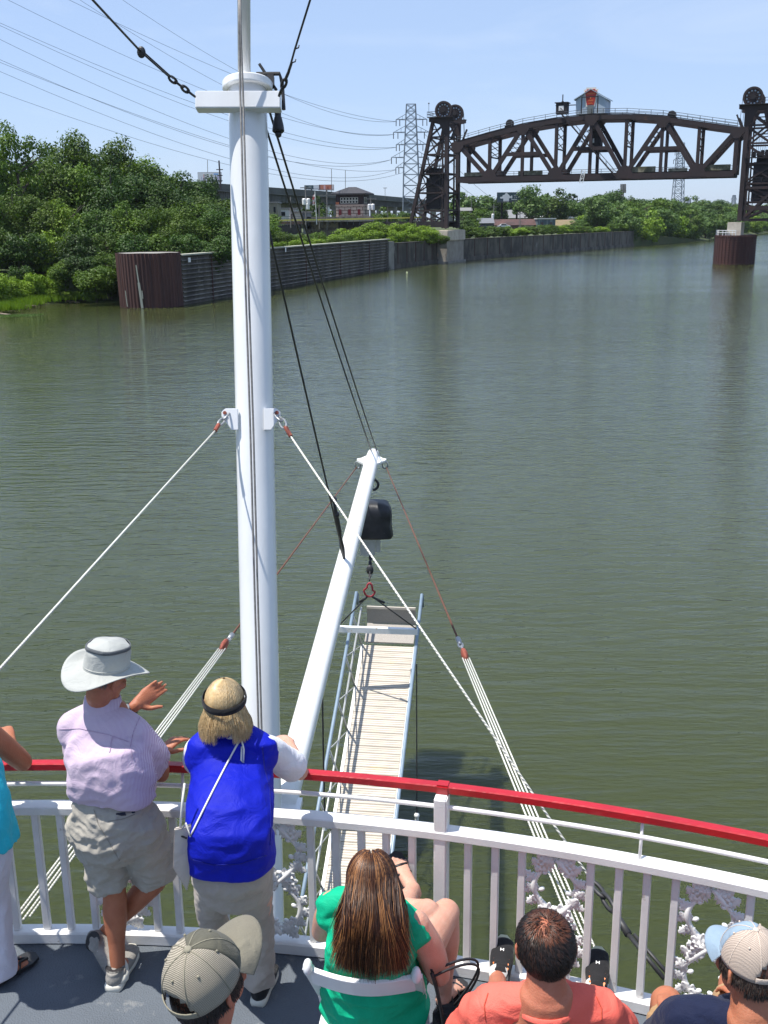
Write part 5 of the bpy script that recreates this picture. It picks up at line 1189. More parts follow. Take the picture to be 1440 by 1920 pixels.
for px, pt in ((1047, 379), (1062, 378), (1085, 380), (1030, 383)): tpx(px, pt, 760, 9, 'far', 'far', 'distant bluish tree behind the white sheds', g6, zg=6)
g7 = 'trees along the right part of the far bank'
for i in range(26):     # river edge row
    f = i/25; Y = 420+f*430; px = 1100+f*340 if i < 4 else 1150+f*330
    e = [(97, 413), (150, 500), (254, 711), (330, 840)]
    seg_ = min(2, int(f*3)); g_ = f*3-seg_; bx_ = e[seg_][0]+(e[seg_+1][0]-e[seg_][0])*g_; by_ = e[seg_][1]+(e[seg_+1][1]-e[seg_][1])*g_
    tree(V((bx_-3.0, by_+2.5, -2.0)), 7+RT.uniform(0, 2), 14+RT.uniform(-2, 2.5), 'mid', RT.choice(['mid', 'mid', 'bright', 'far']), 'leafy willow like tree at the water edge of the far right bank', g7)
    tree(V((bx_-13, by_+10, 4)), 7.5+RT.uniform(0, 2), 12.5+RT.uniform(-1, 3), 'mid', RT.choice(['mid', 'far', 'mid']), 'leafy tree of the second row on the far right bank', g7)
    if i % 2 == 0:
        tree(V((bx_-32-RT.uniform(0, 10), by_+20, 5.5)), 9, 14+RT.uniform(-1, 4), 'mid', RT.choice(['far', 'dark', 'mid']), 'taller tree of the back row on the far right bank', g7)
        tree(V((bx_-60-RT.uniform(0, 10), by_+45, 6)), 11, 16+RT.uniform(-1, 4), 'far', RT.choice(['far', 'dark']), 'tall tree standing well back on the far right bank', g7)
for px, pt, Y in ((1098, 404, 440), (1090, 412, 425), (1112, 400, 470), (1130, 397, 480), (1150, 398, 500), (1118, 412, 430), (1138, 410, 440), (1160, 408, 450), (1362, 384, 800), (1300, 388, 900), (1330, 388, 900), (1345, 390, 850), (1410, 395, 900), (1430, 396, 900)):
    tpx(px, pt, Y, 5.5+Y*.003, 'mid', RT.choice(['mid', 'bright', 'far']), 'rounded green tree on the far right bank behind the wall end', g7, zg=5.5)
# shore grass, floating weed, driftwood
def tufts(name, pts, n, h, mk, label, seed, spread):
    R = random.Random(seed); vs = []; fs = []
    for _ in range(n):
        p = V(R.choice(pts)); p = p+V((R.gauss(0, spread[0]), R.gauss(0, spread[1]), 0)); p.z = max(p.z, -.02)
        for q in range(3):
            a = R.uniform(0, 6.28); w = .05; t = p+V((R.gauss(0, .12), R.gauss(0, .12), h*R.uniform(.5, 1.2))); k_ = len(vs)
            vs += [p+V((w*math.cos(a), w*math.sin(a), 0)), p-V((w*math.cos(a), w*math.sin(a), 0)), t]; fs.append((k_, k_+1, k_+2))
    me = bpy.data.meshes.new(name); me.from_pydata(vs, [], fs); me.materials.append(LM[mk]); o = bpy.data.objects.new(name, me); COL.objects.link(o); return tag(o, label, 'grass', kind='stuff')
pts = [atZ(x, y, .5) for x, y in ((0, 580), (30, 572), (60, 566), (90, 560), (120, 560), (150, 560), (60, 556), (100, 553), (20, 565), (-20, 580))]
tufts('shore_grass', pts, 5200, .9, 'bright', 'bright green shore grass on the left bank', 1, (1.6, 1.2))
pts = [atZ(x, y, .02) for x, y in ((8, 592), (20, 594), (35, 592), (50, 593), (62, 591))]
tufts('floating_weed', pts, 900, .16, 'far', 'flat floating weed patch by the left shore', 2, (.6, .5))
M['drift'] = mat('driftwood', (.36, .29, .22), .9, (.2, .15, .1), 3)
R = random.Random(5)
for i, (x, y) in enumerate(((22, 579), (34, 577), (47, 574), (60, 573), (73, 571), (130, 566), (140, 567), (5, 590))):
    p = atZ(x, y, .12); a = R.uniform(-.5, .5); d = V((math.cos(a), math.sin(a), .02))*R.uniform(.5, 1.3); mb = MB(); mb.smooth = True; mb.tube([p-d, p-d*.3+V((0, 0, .12)), p+d*.4, p+d], [.10, .14, .12, .05], 7)
    tag(mb.build('driftwood_log', M['drift']), 'bleached driftwood log lying on the muddy left shore', 'driftwood', 'driftwood on the left shore')
mb = MB(); p = atZ(763, 511, .1); mb.ball(p, .2); tag(mb.build('buoy', mat('pale_buoy', (.75, .75, .45), .5)), 'tiny pale yellow float on the river before the left pier', 'buoy')
# ================================================================ people
def remesh(mb, name, voxel, mats, parent, smooth=6, disp=None, factor=.6, matfn=None):
    me = bpy.data.meshes.new('tmp'); me.from_pydata([tuple(v) for v in mb.v], [], mb.f); me.update()
    bm = bmesh.new(); bm.from_mesh(me); bmesh.ops.recalc_face_normals(bm, faces=bm.faces); bm.to_mesh(me); bm.free()
    o = bpy.data.objects.new('tmp', me); COL.objects.link(o)
    m = o.modifiers.new('r', 'REMESH'); m.mode = 'VOXEL'; m.voxel_size = voxel
    if smooth: s = o.modifiers.new('s', 'SMOOTH'); s.iterations = smooth; s.factor = factor
    dg = bpy.context.evaluated_depsgraph_get(); ev = o.evaluated_get(dg); nm = bpy.data.meshes.new_from_object(ev)
    bpy.data.objects.remove(o); bpy.data.meshes.remove(me)
    n = len(nm.vertices)
    if disp:
        cs = [v.co.copy() for v in nm.vertices]; ns = [v.normal.copy() for v in nm.vertices]
        for v, c, q in zip(nm.vertices, cs, ns):
            d = disp(c, q)
            v.co = c + (d if isinstance(d, Vector) else q*d)
    base = wloc(parent)
    for v in nm.vertices: v.co -= base
    nm.name = name
    for x in (mats if isinstance(mats, (list, tuple)) else [mats]): nm.materials.append(x)
    nm.polygons.foreach_set('use_smooth', [True]*len(nm.polygons))
    if matfn:
        for p in nm.polygons: p.material_index = matfn(p.center+base)
    nm.update(); r = bpy.data.objects.new(name, nm); COL.objects.link(r); r.parent = parent; return r
def chain(mb, pts, rad, side=None, caps=(1, 1), seg=20, sub=4, pw=2.0):
    """lofted limb through pts; rad entries are r or (across side, across depth); caps 1 = rounded, 0 = flat"""
    pts = [V(p) for p in pts]; R_ = [(r, r) if not isinstance(r, (tuple, list)) else r for r in rad]
    # catmull-rom resample
    P, Q = [], []; n = len(pts)
    for i in range(n-1):
        p0, p1, p2, p3 = pts[max(i-1, 0)], pts[i], pts[i+1], pts[min(i+2, n-1)]
        for j in range(sub):
            t = j/sub; P.append(.5*((2*p1)+(p2-p0)*t+(2*p0-5*p1+4*p2-p3)*t*t+(3*p1-p0-3*p2+p3)*t**3))
            a, b = R_[i], R_[i+1]; tt = t*t*(3-2*t); Q.append((a[0]+(b[0]-a[0])*tt, a[1]+(b[1]-a[1])*tt))
    P.append(pts[-1]); Q.append(R_[-1])
    if caps[0]:
        t = (P[0]-P[1]).normalized(); r = min(Q[0]); P0, Q0 = P[0], Q[0]
        for f in (.5, .85, 1): P.insert(0, P0+t*r*f); Q.insert(0, tuple(x*math.sqrt(max(1-f*f, .01)) for x in Q0))
    if caps[1]:
        t = (P[-1]-P[-2]).normalized(); r = min(Q[-1]); P0, Q0 = P[-1], Q[-1]
        for f in (.5, .85, 1): P.append(P0+t*r*f); Q.append(tuple(x*math.sqrt(max(1-f*f, .01)) for x in Q0))
    m = len(P); vs = []; prev = V(side) if side is not None else None
    for i in range(m):
        t = (P[min(i+1, m-1)]-P[max(i-1, 0)]).normalized()
        if prev is None: a = V((1, 0, 0)) if abs(t.x) < .8 else V((0, 1, 0)); prev = a
        x = (prev-t*prev.dot(t)).normalized()
        if side is None: prev = x
        y = t.cross(x)
        for k in range(seg):
            a = 2*math.pi*k/seg; ca, sa = math.cos(a), math.sin(a)
            ca = math.copysign(abs(ca)**(2/pw), ca); sa = math.copysign(abs(sa)**(2/pw), sa)
            vs.append(P[i]+x*(ca*Q[i][0])+y*(sa*Q[i][1]))
    fs = [(i*seg+k, i*seg+(k+1) % seg, (i+1)*seg+(k+1) % seg, (i+1)*seg+k) for i in range(m-1) for k in range(seg)]
    fs += [tuple(reversed(range(seg))), tuple((m-1)*seg+k for k in range(seg))]; mb.add(vs, fs)
def yoke(mb, sL, sR, nk, r=.066):
    for q in (sL, sR): chain(mb, [nk-V((0, 0, .045)), (nk*.45+q*.55)-V((0, 0, .012)), q-V((0, 0, .008))], [r*.95, r*.92, r], seg=18)
    chain(mb, [sL-V((0, 0, .05)), (sL+sR)/2-V((0, 0, .07)), sR-V((0, 0, .05))], [(r*1.05, r*1.05), (r*1.3, r*1.6), (r*1.05, r*1.05)], seg=20)
def hand(mb, w, d, nrm, thumb, curl=.3, spread=.12, s=1.0):
    """w wrist, d direction of the fingers, nrm back-of-hand normal, thumb: direction across the palm to the thumb"""
    d = V(d).normalized(); t = V(thumb); t = (t-d*t.dot(d)).normalized(); nn = d.cross(t).normalized()
    if nn.dot(V(nrm)) < 0: nn = -nn
    w = V(w); L = .095*s
    chain(mb, [w-d*.02, w+d*.03*s, w+d*.065*s, w+d*L], [(.026*s, .020*s), (.034*s, .019*s), (.041*s, .017*s), (.040*s, .013*s)], side=t, seg=16)
    lens = [(.030, .072), (.010, .082), (-.010, .076), (-.029, .060)]
    for i, (o, fl) in enumerate(lens):
        k = w+d*(L-.012*s-abs(o)*.15)+t*o*s; dirv = (d+t*(o*spread*12)).normalized(); pts = [k-dirv*.02, k]; ang = 0; cur = k
        for j, f in enumerate((.45, .32, .27)):
            ang += curl*(.7 if j == 0 else 1.0)*(1+.15*i); v = dirv*math.cos(ang)-nn*math.sin(ang); cur = cur+v*fl*s*f; pts.append(cur)
        chain(mb, pts, [.0105*s, .0098*s, .0088*s, .0080*s, .0070*s], seg=10, sub=2)
    b = w+d*.022*s+t*.026*s; v1 = (t*.85+d*.55-nn*.25).normalized(); v2 = (t*.45+d*.85-nn*.3).normalized(); chain(mb, [w+d*.01+t*.008, b, b+v1*.032*s, b+v1*.032*s+v2*.030*s, b+v1*.036*s+v2*.052*s], [.014*s, .015*s, .012*s, .0108*s, .0085*s], seg=10, sub=2)
def head(mb, c, f, u, s=1.0, neck=None, nr=.058):
    """c: centre of the cranium, f: facing, u: up of the head. gives cranium, jaw, nose, brows, lips, ears and neck"""
    f = V(f).normalized(); u = V(u); u = (u-f*u.dot(f)).normalized(); r = f.cross(u).normalized(); c = V(c)
    def p(a, b, h): return c+r*(a*s)+f*(b*s)+u*(h*s)
    mb.ball(p(0, -.008, .012), (.076*s, .097*s, .088*s), r, u, 24, 16)
    chain(mb, [p(0, .012, .02), p(0, .026, -.04), p(0, .040, -.085), p(0, .045, -.108)], [(.066*s, .074*s), (.063*s, .060*s), (.050*s, .046*s), (.030*s, .026*s)], side=r)
    chain(mb, [p(0, .086, .020), p(0, .100, -.010), p(0, .112, -.030), p(0, .098, -.038)], [.007*s, .010*s, .013*s, .009*s], seg=10)
    for q in (-1, 1):
        chain(mb, [p(q*.010, .088, .034), p(q*.045, .076, .034)], [.010*s, .008*s], seg=8); mb.ball(p(q*.045, .062, -.025), .024*s, seg=10, rings=6)
        chain(mb, [p(q*.076, -.006, .018), p(q*.087, -.016, .014), p(q*.088, -.020, -.010), p(q*.078, -.006, -.036)], [(.006*s, .012*s), (.007*s, .017*s), (.007*s, .014*s), (.006*s, .008*s)], seg=10)
    chain(mb, [p(-.022, .084, -.062), p(0, .092, -.060), p(.022, .084, -.062)], [.006*s, .009*s, .006*s], seg=8)
    if neck is not None: chain(mb, [p(0, -.012, -.03), p(0, -.02, -.08), neck], [(.056*s, .060*s), (nr, nr), (nr*1.15, nr*1.1)], side=r)
    return p, r, f, u
def eyes(parent, p, s, r, u):
    for q in (-1, 1):
        mb = MB(); mb.smooth = True; mb.ball(p(q*.031, .082, .010), .0125*s, seg=10, rings=8); mb.build('eye', M['eye'], parent)
def ridge(c, sc_, a, seed=0): 
    q = V((c.x*sc_[0], c.y*sc_[1], c.z*sc_[2]+seed)); return (1-abs(noise.noise(q))*2.2)*a
def folds(c, q, amp=.007, st=(7, 7, 4), seed=0):
    w = V((noise.noise(c*2.5+V((seed, 0, 0))), noise.noise(c*2.5+V((0, seed, 5))), 0))*.9
    return ridge(c+w*.12, st, amp, seed)-amp*.5+ridge(c+w*.05, (st[0]*2.2, st[1]*2.2, st[2]*2.6), amp*.5, seed+4)
def skinm(name, c, c2=None): 
    m = mat(name, c, .5, c2 or tuple(x*.82 for x in c), 14, bump=.25, bscale=160, spec=.4); p = m.node_tree.nodes['Principled BSDF']
    p.inputs['Subsurface Weight'].default_value = .18; p.inputs['Subsurface Radius'].default_value = (1, .35, .2); p.inputs['Subsurface Scale'].default_value = .012; return m
M['eye'] = mat('eye_white', (.75, .73, .70), .2)
M['tan'] = skinm('skin_tanned', (.42, .16, .085), (.36, .125, .065)); M['fair'] = skinm('skin_fair', (.60, .34, .25), (.54, .28, .20)); M['red_skin'] = skinm('skin_reddish', (.46, .17, .10), (.40, .13, .075))
def clothm(name, c, c2=None, sc_=5, rough=.85, bs=300, bump=.25, sheen=.1):
    m = mat(name, c, rough, c2 or tuple(x*.86 for x in c), sc_, bump=bump, bscale=bs, spec=.2, sheen=sheen); nt = m.node_tree; p = nt.nodes['Principled BSDF']
    tc = N(nt, 'ShaderNodeTexCoord'); n = N(nt, 'ShaderNodeTexNoise', Scale=11.0, Detail=4.0, Distortion=1.2); nt.links.new(tc.outputs['Object'], n.inputs[0]); b = N(nt, 'ShaderNodeBump', Strength=.55, Distance=.02); nt.links.new(n.outputs[0], b.inputs['Height'])
    old = [x for x in nt.nodes if x.type == 'BUMP' and x != b]
    if old: nt.links.new(old[0].outputs[0], b.inputs['Normal'])
    nt.links.new(b.outputs[0], p.inputs['Normal']); return m
def stripem(name, ca, cb, f, axis='x'):
    m = clothm(name, ca); nt = m.node_tree; p = nt.nodes['Principled BSDF']; tc = N(nt, 'ShaderNodeTexCoord'); w = N(nt, 'ShaderNodeTexWave', Scale=f, Distortion=.6); w.bands_direction = axis.upper(); w.inputs['Detail'].default_value = 1
    nt.links.new(tc.outputs['Object'], w.inputs[0]); nt.links.new(mixc(nt, w.outputs[1], ca, cb), p.inputs['Base Color']); return m
def P3(x, y, h): return atD(x, y, h)
def D(dx, dy, h): return V((dx, dy, DZ+h))
def strands(parent, name, paths, r, mats, taper=.35):
    """paths: list of (points, material index)"""
    vs = []; fs = []; ms = []
    for pts, mi in paths:
        n = len(pts); k0 = len(vs); prev = None
        for i, p in enumerate(pts):
            t = (pts[min(i+1, n-1)]-pts[max(i-1, 0)]).normalized(); a = prev if prev is not None else V((.3, .8, .5)); x = (a-t*a.dot(t)).normalized(); prev = x; y = t.cross(x)
            rr = r*(1-(1-taper)*(i/(n-1))**2)
            for k in range(3): q = 2.094*k; vs.append(p+x*math.cos(q)*rr*1.5+y*math.sin(q)*rr*.8)
        for i in range(n-1):
            for k in range(3): fs.append((k0+i*3+k, k0+i*3+(k+1) % 3, k0+i*3+3+(k+1) % 3, k0+i*3+3+k)); ms.append(mi)
    base = wloc(parent); me = bpy.data.meshes.new(name); me.from_pydata([tuple(v-base) for v in vs], [], fs)
    for m in mats: me.materials.append(m)
    me.polygons.foreach_set('material_index', ms); me.polygons.foreach_set('use_smooth', [True]*len(fs)); me.update()
    o = bpy.data.objects.new(name, me); COL.objects.link(o); o.parent = parent; return o
def hairm(name, c): 
    m = mat(name, c, .42, tuple(x*.7 for x in c), 30, spec=.5); m.node_tree.nodes['Principled BSDF'].inputs['Anisotropic'].default_value = .5; return m
def person(foot, label, group=None): return empty('person', foot, label, 'person', group)
def shoe(parent, heel, toe, L=.30, w=.10, upper=None, sole=None, laces=None, h=.10, up=(0, 0, 1), accents=None, ankle=True):
    heel = V(heel); d = (V(toe)-heel).normalized(); up = V(up); up = (up-d*up.dot(d)).normalized(); s = d.cross(up)
    o = empty('shoe', heel, parent=parent); o.location = heel-wloc(parent)
    prof = [(0, .60), (.06, .78), (.2, .84), (.42, .80), (.62, .96), (.8, .96), (.93, .72), (1, .36)]
    def outline(k, z): return [heel+d*(a*L)+s*(b*w/2*k)+up*z for a, b in prof]+[heel+d*(a*L)+s*(-b*w/2*k)+up*z for a, b in reversed(prof)]
    mb = MB(); mb.smooth = True; rings = [outline(.95, 0), outline(1.02, .008), outline(1.02, .022), outline(.78, .034)]; n = len(rings[0])
    for i, rg_ in enumerate(rings):
        for j, p in enumerate(rg_): rings[i][j] = p+up*(.012*max(0, (p-heel).dot(d)/L-.75)*4*.6)
    mb.add([p for r_ in rings for p in r_], [(i*n+k, i*n+(k+1) % n, (i+1)*n+(k+1) % n, (i+1)*n+k) for i in range(3) for k in range(n)]+[tuple(range(n)), tuple(3*n+k for k in range(n))]); mb.build('sole', sole, o)
    mb = MB()
    chain(mb, [heel+d*(.14*L)+up*.05, heel+d*(.35*L)+up*.052, heel+d*(.6*L)+up*.043, heel+d*(.885*L)+up*.036], [(w*.40, .052), (w*.43, .052), (w*.51, .036), (w*.45, .024)], side=s, seg=20)
    chain(mb, [heel+d*(.22*L)+up*.04, heel+d*(.20*L)+up*h], [(w*.34, .062), (w*.36, .060)], side=s, caps=(1, 0))
    remesh(mb, 'upper', .005, upper, o, 4)
    if ankle: mb = MB(); mb.lathe(heel+d*(.20*L)+up*(h-.004), up, [(.048, 0), (.040, .004), (0, .004)], 16, d); mb.build('opening', M['black'], o)
    if laces:
        for i in range(5): mb = MB(); a = .40+.07*i; c = heel+d*(a*L)+up*(.098-.052*(a-.38)/.35); mb.smooth = True; mb.tube([c-s*.026-up*.008, c+up*.004, c+s*.026-up*.008], .0035, 5); mb.build('lace', laces, o)
    if accents:
        for i in range(4):
            for q in (-1, 1): mb = MB(); a = .36+.085*i; c = heel+d*(a*L)+up*(.088-.052*(a-.38)/.4)+s*(q*.033); mb.box(c, (.018, .008, .008), (d+s*q*.3)); mb.build('eyelet', accents, o)
        mb = MB(); c = heel+d*(.70*L)+up*.076
        for q in (-.007, .007): mb.box(c+s*q, (.014, .004, .003), d)
        mb.box(c, (.004, .014, .003), d); mb.build('logo', M['white'], o)
    return o
DOWN = V((0, 0, -1)); UPV = V((0, 0, 1))

def surf(o, x, y, push=.003):
    b = wloc(o.parent); me = o.data
    if 'bvh' not in surf.__dict__: surf.bvh = {}
    if o.name not in surf.bvh: surf.bvh[o.name] = BVHTree.FromPolygons([v.co+b for v in me.vertices], [tuple(p.vertices) for p in me.polygons])
    d = ray(x, y).normalized(); h, nn, _, _ = surf.bvh[o.name].ray_cast(EYE, d)
    return None if h is None else h-d*push
def seam(o, name, pix, r, m, par, push=.002, n=10):
    pts = []
    for (a, b), (c, d) in zip(pix, pix[1:]):
        for i in range(n): q = surf(o, a+(c-a)*i/n, b+(d-b)*i/n, push); pts += [q] if q is not None else []
    if len(pts) < 3: return None
    mb = MB(); mb.smooth = True; mb.tube(pts, r, 6); return mb.build(name, m, par)
# ---------------------------------------------------------------- man in sun hat
man = person(D(-1.37, 4.45, 0), 'man in light grey sun hat, striped lilac shirt and khaki shorts at the rail')
hipL, hipR = D(-1.40, 4.41, .90), D(-1.19, 4.40, .90); kneeL, kneeR = D(-1.345, 4.47, .50), D(-1.15, 4.56, .50)
ankL = D(-1.345, 4.42, .085); ankR = D(-1.46, 4.58, .135)
shL, shR = P3(133, 1358, 1.385), P3(258, 1370, 1.37); nk = P3(193, 1318, 1.475); hc = P3(198, 1270, 1.615)
elR = P3(302, 1452, 1.05); wrR = P3(300, 1412, 1.10); elL = D(-1.52, 4.74, 1.10); wrL = P3(255, 1322, 1.36)
mb = MB()
chain(mb, [hipL, hipL+(kneeL-hipL)*.5, kneeL, kneeL+(ankL-kneeL)*.3, kneeL+(ankL-kneeL)*.75, ankL], [.085, .078, .056, .060, .040, .036]); chain(mb, [hipR, (hipR+kneeR)/2, kneeR, kneeR+(ankR-kneeR)*.3, kneeR+(ankR-kneeR)*.75, ankR], [.085, .078, .056, .060, .040, .036])
chain(mb, [ankL, ankL+V((.02, .08, -.04))], [.036, .032]); chain(mb, [ankR, ankR+V((.02, -.06, -.05))], [.034, .030])
chain(mb, [(hipL+hipR)/2, (hipL+hipR)/2+V((0, 0, .25)), (shL+shR)/2-V((0, 0, .12)), nk-V((0, 0, .05))], [(.16, .11), (.15, .11), (.17, .11), (.12, .08)], side=(1, 0, 0))
for a, b, c_ in ((shL, elL, wrL), (shR, elR, wrR)): chain(mb, [a, (a+b)/2, b], [.050, .046, .040]); chain(mb, [b, b+(c_-b)*.3, c_], [.040, .042, .027])
hf = V((.62, .75, -.25)); hu = V((.05, -.05, 1)); p_, hr, hf_, hu_ = head(mb, hc, hf, hu, 1.0, nk, .060)
hand(mb, wrL, P3(303, 1283, 1.43)-wrL, V((-.3, .6, .5)), V((.5, -.1, -.75)), .16, .10, 1.05)
hand(mb, wrR, V((.62, .60, .35)), V((.1, -.5, .8)), V((.4, -.8, 0)), .30, .12, 1.05)
remesh(mb, 'body', .0055, M['tan'], man, 4)
eyes(man, p_, 1, hr, hu_)
# shirt
mb = MB(); hem = (hipL+hipR)/2+V((.01, -.01, .155)); mid_ = hem+V((-.01, .0, .20)); chest = (shL+shR)/2-V((0, 0, .13))
chain(mb, [hem, hem+V((0, .0, .06)), mid_, chest, (shL+shR)/2+V((0, 0, -.02)), nk-V((0, -.01, .02))], [(.198, .142), (.203, .150), (.190, .148), (.190, .142), (.165, .10), (.075, .075)], side=(shR-shL), caps=(0, 1), seg=36, pw=2.3); yoke(mb, shL, shR, nk)
for a, b in ((shL, elL), (shR, elR)): d = (b-a); chain(mb, [a-V((0, 0, .01)), a+d*.3, a+d*.80], [.066, .074, .080], caps=(1, 0), seg=24)
chain(mb, [nk-V((0, 0, .045)), nk+V((.01, .01, .015))], [(.085, .085), (.072, .075)], caps=(0, 0), seg=24)
M['shirt'] = stripem('striped_seersucker', (.44, .29, .43), (.62, .55, .62), 62)
def shirtd(c, q): h = (c.z-DZ); f = max(0, min(1, (1.40-h)/.35)); return folds(c, q, .013*f+.003, (6, 6, 7), 3)
shirt_o = remesh(mb, 'shirt', .008, M['shirt'], man, 12, shirtd)
M['lilac'] = clothm('lilac_seam', (.46, .34, .46)); seam(shirt_o, 'yoke_seam', [(100, 1368), (150, 1366), (205, 1378), (245, 1392)], .0014, M['lilac'], man); seam(shirt_o, 'sleeve_seam', [(262, 1345), (250, 1372), (244, 1402), (250, 1425)], .0014, M['lilac'], man); seam(shirt_o, 'pleat', [(211, 1380), (208, 1398), (205, 1412)], .0022, M['lilac'], man)
mb = MB(); mb.smooth = True; yk_ = [(shL+(shR-shL)*t)+V((0, -.145-.02*math.sin(math.pi*t), -.10+.01*t)) for t in [i/10 for i in range(11)]]
# collar
mb = MB(); mb.smooth = True; cdir = (nk-chest).normalized(); mb.lathe(nk-V((0, .004, .0)), (.05, .18, 1), [(.094, -.035), (.083, .034), (.077, .036), (.074, -.01)], 28, caps=False); mb.build('collar', M['shirt'], man)
# shorts
mb = MB(); M['khaki'] = clothm('khaki_cotton', (.40, .37, .32), (.34, .315, .27), 4); pel = (hipL+hipR)/2
chain(mb, [pel+V((.0, 0, .16)), pel+V((.0, -.01, .06)), pel+V((0, -.015, -.05))], [(.172, .118), (.184, .145), (.185, .150)], side=(1, 0, 0), caps=(0, 1), seg=32, pw=2.3)
chain(mb, [hipL+V((-.01, -.01, 0)), hipL+(kneeL-hipL)*.5, hipL+(kneeL-hipL)*.88], [.108, .104, .112], caps=(1, 0), seg=28); chain(mb, [hipR+V((.015, -.01, 0)), hipR+(kneeR-hipR)*.5, hipR+(kneeR-hipR)*.86+V((.01, -.01, 0))], [.112, .115, .122], caps=(1, 0), seg=28)
shorts_o = remesh(mb, 'shorts', .007, M['khaki'], man, 5, lambda c, q: folds(c, q, .013, (9, 9, 11), 9))
M['navyp'] = clothm('navy_patch', (.02, .025, .05)); M['kseam'] = clothm('khaki_seam', (.28, .255, .215))
seam(shorts_o, 'pocket', [(203, 1540), (230, 1536), (255, 1526)], .0018, M['kseam'], man); seam(shorts_o, 'seat_seam', [(176, 1518), (184, 1545), (205, 1580), (226, 1618)], .0013, M['kseam'], man)
q0 = surf(shorts_o, 227, 1527)
mb = MB(); mb.box(q0, (.042, .005, .020), (1, 0, .1), (0, 1, .6)); mb.build('patch_label', M['navyp'], man)
q0 = surf(shorts_o, 250, 1523)
mb = MB(); mb.box(q0, (.016, .004, .007), (1, 0, .2)); mb.build('button', M['navyp'], man)
c = P3(240, 1506, 1.0); 
def onback(px, py, w, h, name, m, parent, hgt=.98, yoff=-.0, par=None):
    mb = MB(); c = P3(px, py, hgt); mb.box(c+V((0, yoff, 0)), (w, .006, h)); return mb.build(name, m, parent)
# shoes
M['shoe_grey'] = clothm('grey_mesh_shoe', (.30, .285, .26), (.22, .21, .19), 20); M['sole_cream'] = mat('cream_sole', (.72, .69, .60), .6); M['lace_w'] = mat('lace', (.6, .6, .58), .8)
shoe(man, D(-1.36, 4.34, .0), D(-1.33, 4.63, .0), .31, .115, M['shoe_grey'], M['sole_cream'], M['lace_w'])
shoe(man, ankR+V((-.015, .03, .005)), ankR+V((.17, -.20, -.118)), .31, .110, M['shoe_grey'], M['sole_cream'], M['lace_w'], up=V((-.62, -.35, .65)))
# hat
M['hat'] = clothm('hat_grey', (.40, .41, .39), (.36, .37, .35), 4, bump=.15); M['band'] = clothm('hat_band', (.10, .11, .12))
hat = empty('sun_hat', hc, parent=man); hat.location = hc-wloc(man)
ha = (UPV*1.0+V((.12, -.03, 0))*1.6).normalized(); ha = V((.16, .02, 1)).normalized(); hx = V((.62, .78, 0)); hx = (hx-ha*hx.dot(ha)).normalized(); hy = ha.cross(hx)
mb = MB(); mb.smooth = True; seg = 48; base_ = hc+ha*.055
prof = [(.100, 0, 0), (.098, .03, 0), (.094, .07, .004), (.090, .098, .006), (.084, .108, .005), (.0, .118, 0)]; vs = []
for r, h, w in prof:
    for k in range(seg):
        a = 2*math.pi*k/seg; wr = w*math.sin(a*5+h*60)+.003*noise.noise(V((math.cos(a)*3, math.sin(a)*3, h*30))); vs.append(base_+hx*(math.cos(a)*(r*1.14+wr))+hy*(math.sin(a)*(r*.95+wr))+ha*(h*1.05))
mb.add(vs, [(i*seg+k, i*seg+(k+1) % seg, (i+1)*seg+(k+1) % seg, (i+1)*seg+k) for i in range(5) for k in range(seg)]); mb.build('crown', M['hat'], hat)
mb = MB(); mb.smooth = True; vs = []; nr = 8
for side_ in (0, 1):
    for i in range(nr+1):
        f = i/nr; 
        for k in range(seg):
            a = 2*math.pi*k/seg; r = .096+f*.088; z = -.010-f*.028+f*f*(.050*abs(math.sin(a))**2-.03*abs(math.cos(a))**2)+.004*math.sin(3*a+1)*f
            vs.append(base_+hx*(math.cos(a)*r*1.14)+hy*(math.sin(a)*r*.98)+ha*(z-.004*side_+.012))
n0 = (nr+1)*seg
fs = [(s_*n0+i*seg+k, s_*n0+i*seg+(k+1) % seg, s_*n0+(i+1)*seg+(k+1) % seg, s_*n0+(i+1)*seg+k) for s_ in (0, 1) for i in range(nr) for k in range(seg)]+[(nr*seg+k, nr*seg+(k+1) % seg, n0+nr*seg+(k+1) % seg, n0+nr*seg+k) for k in range(seg)]
mb.add(vs, fs); mb.build('brim', M['hat'], hat)
mb = MB(); mb.smooth = True
for z, r_, m_ in ((.100, .0925, 'band'),):
    vs = []
    for rr, zz in ((r_, z-.010), (r_+.003, z-.008), (r_+.002, z+.006), (r_-.004, z+.007)):
        for k in range(seg): a = 2*math.pi*k/seg; vs.append(base_+hx*(math.cos(a)*(rr*1.14+.003*math.sin(a*5)))+hy*(math.sin(a)*(rr*.95+.003*math.sin(a*5)))+ha*zz*1.05)
    mb.add(vs, [(i*seg+k, i*seg+(k+1) % seg, (i+1)*seg+(k+1) % seg, (i+1)*seg+k) for i in range(3) for k in range(seg)])
mb.build('crown_piping', M['band'], hat)
mb = MB(); mb.smooth = True; mb.tube([base_+hx*(math.cos(a)*.112)+hy*(math.sin(a)*.094)+ha*.012 for a in [2*math.pi*k/40 for k in range(40)]], .0035, 6, closed=True); mb.build('cord', M['hat'], hat)
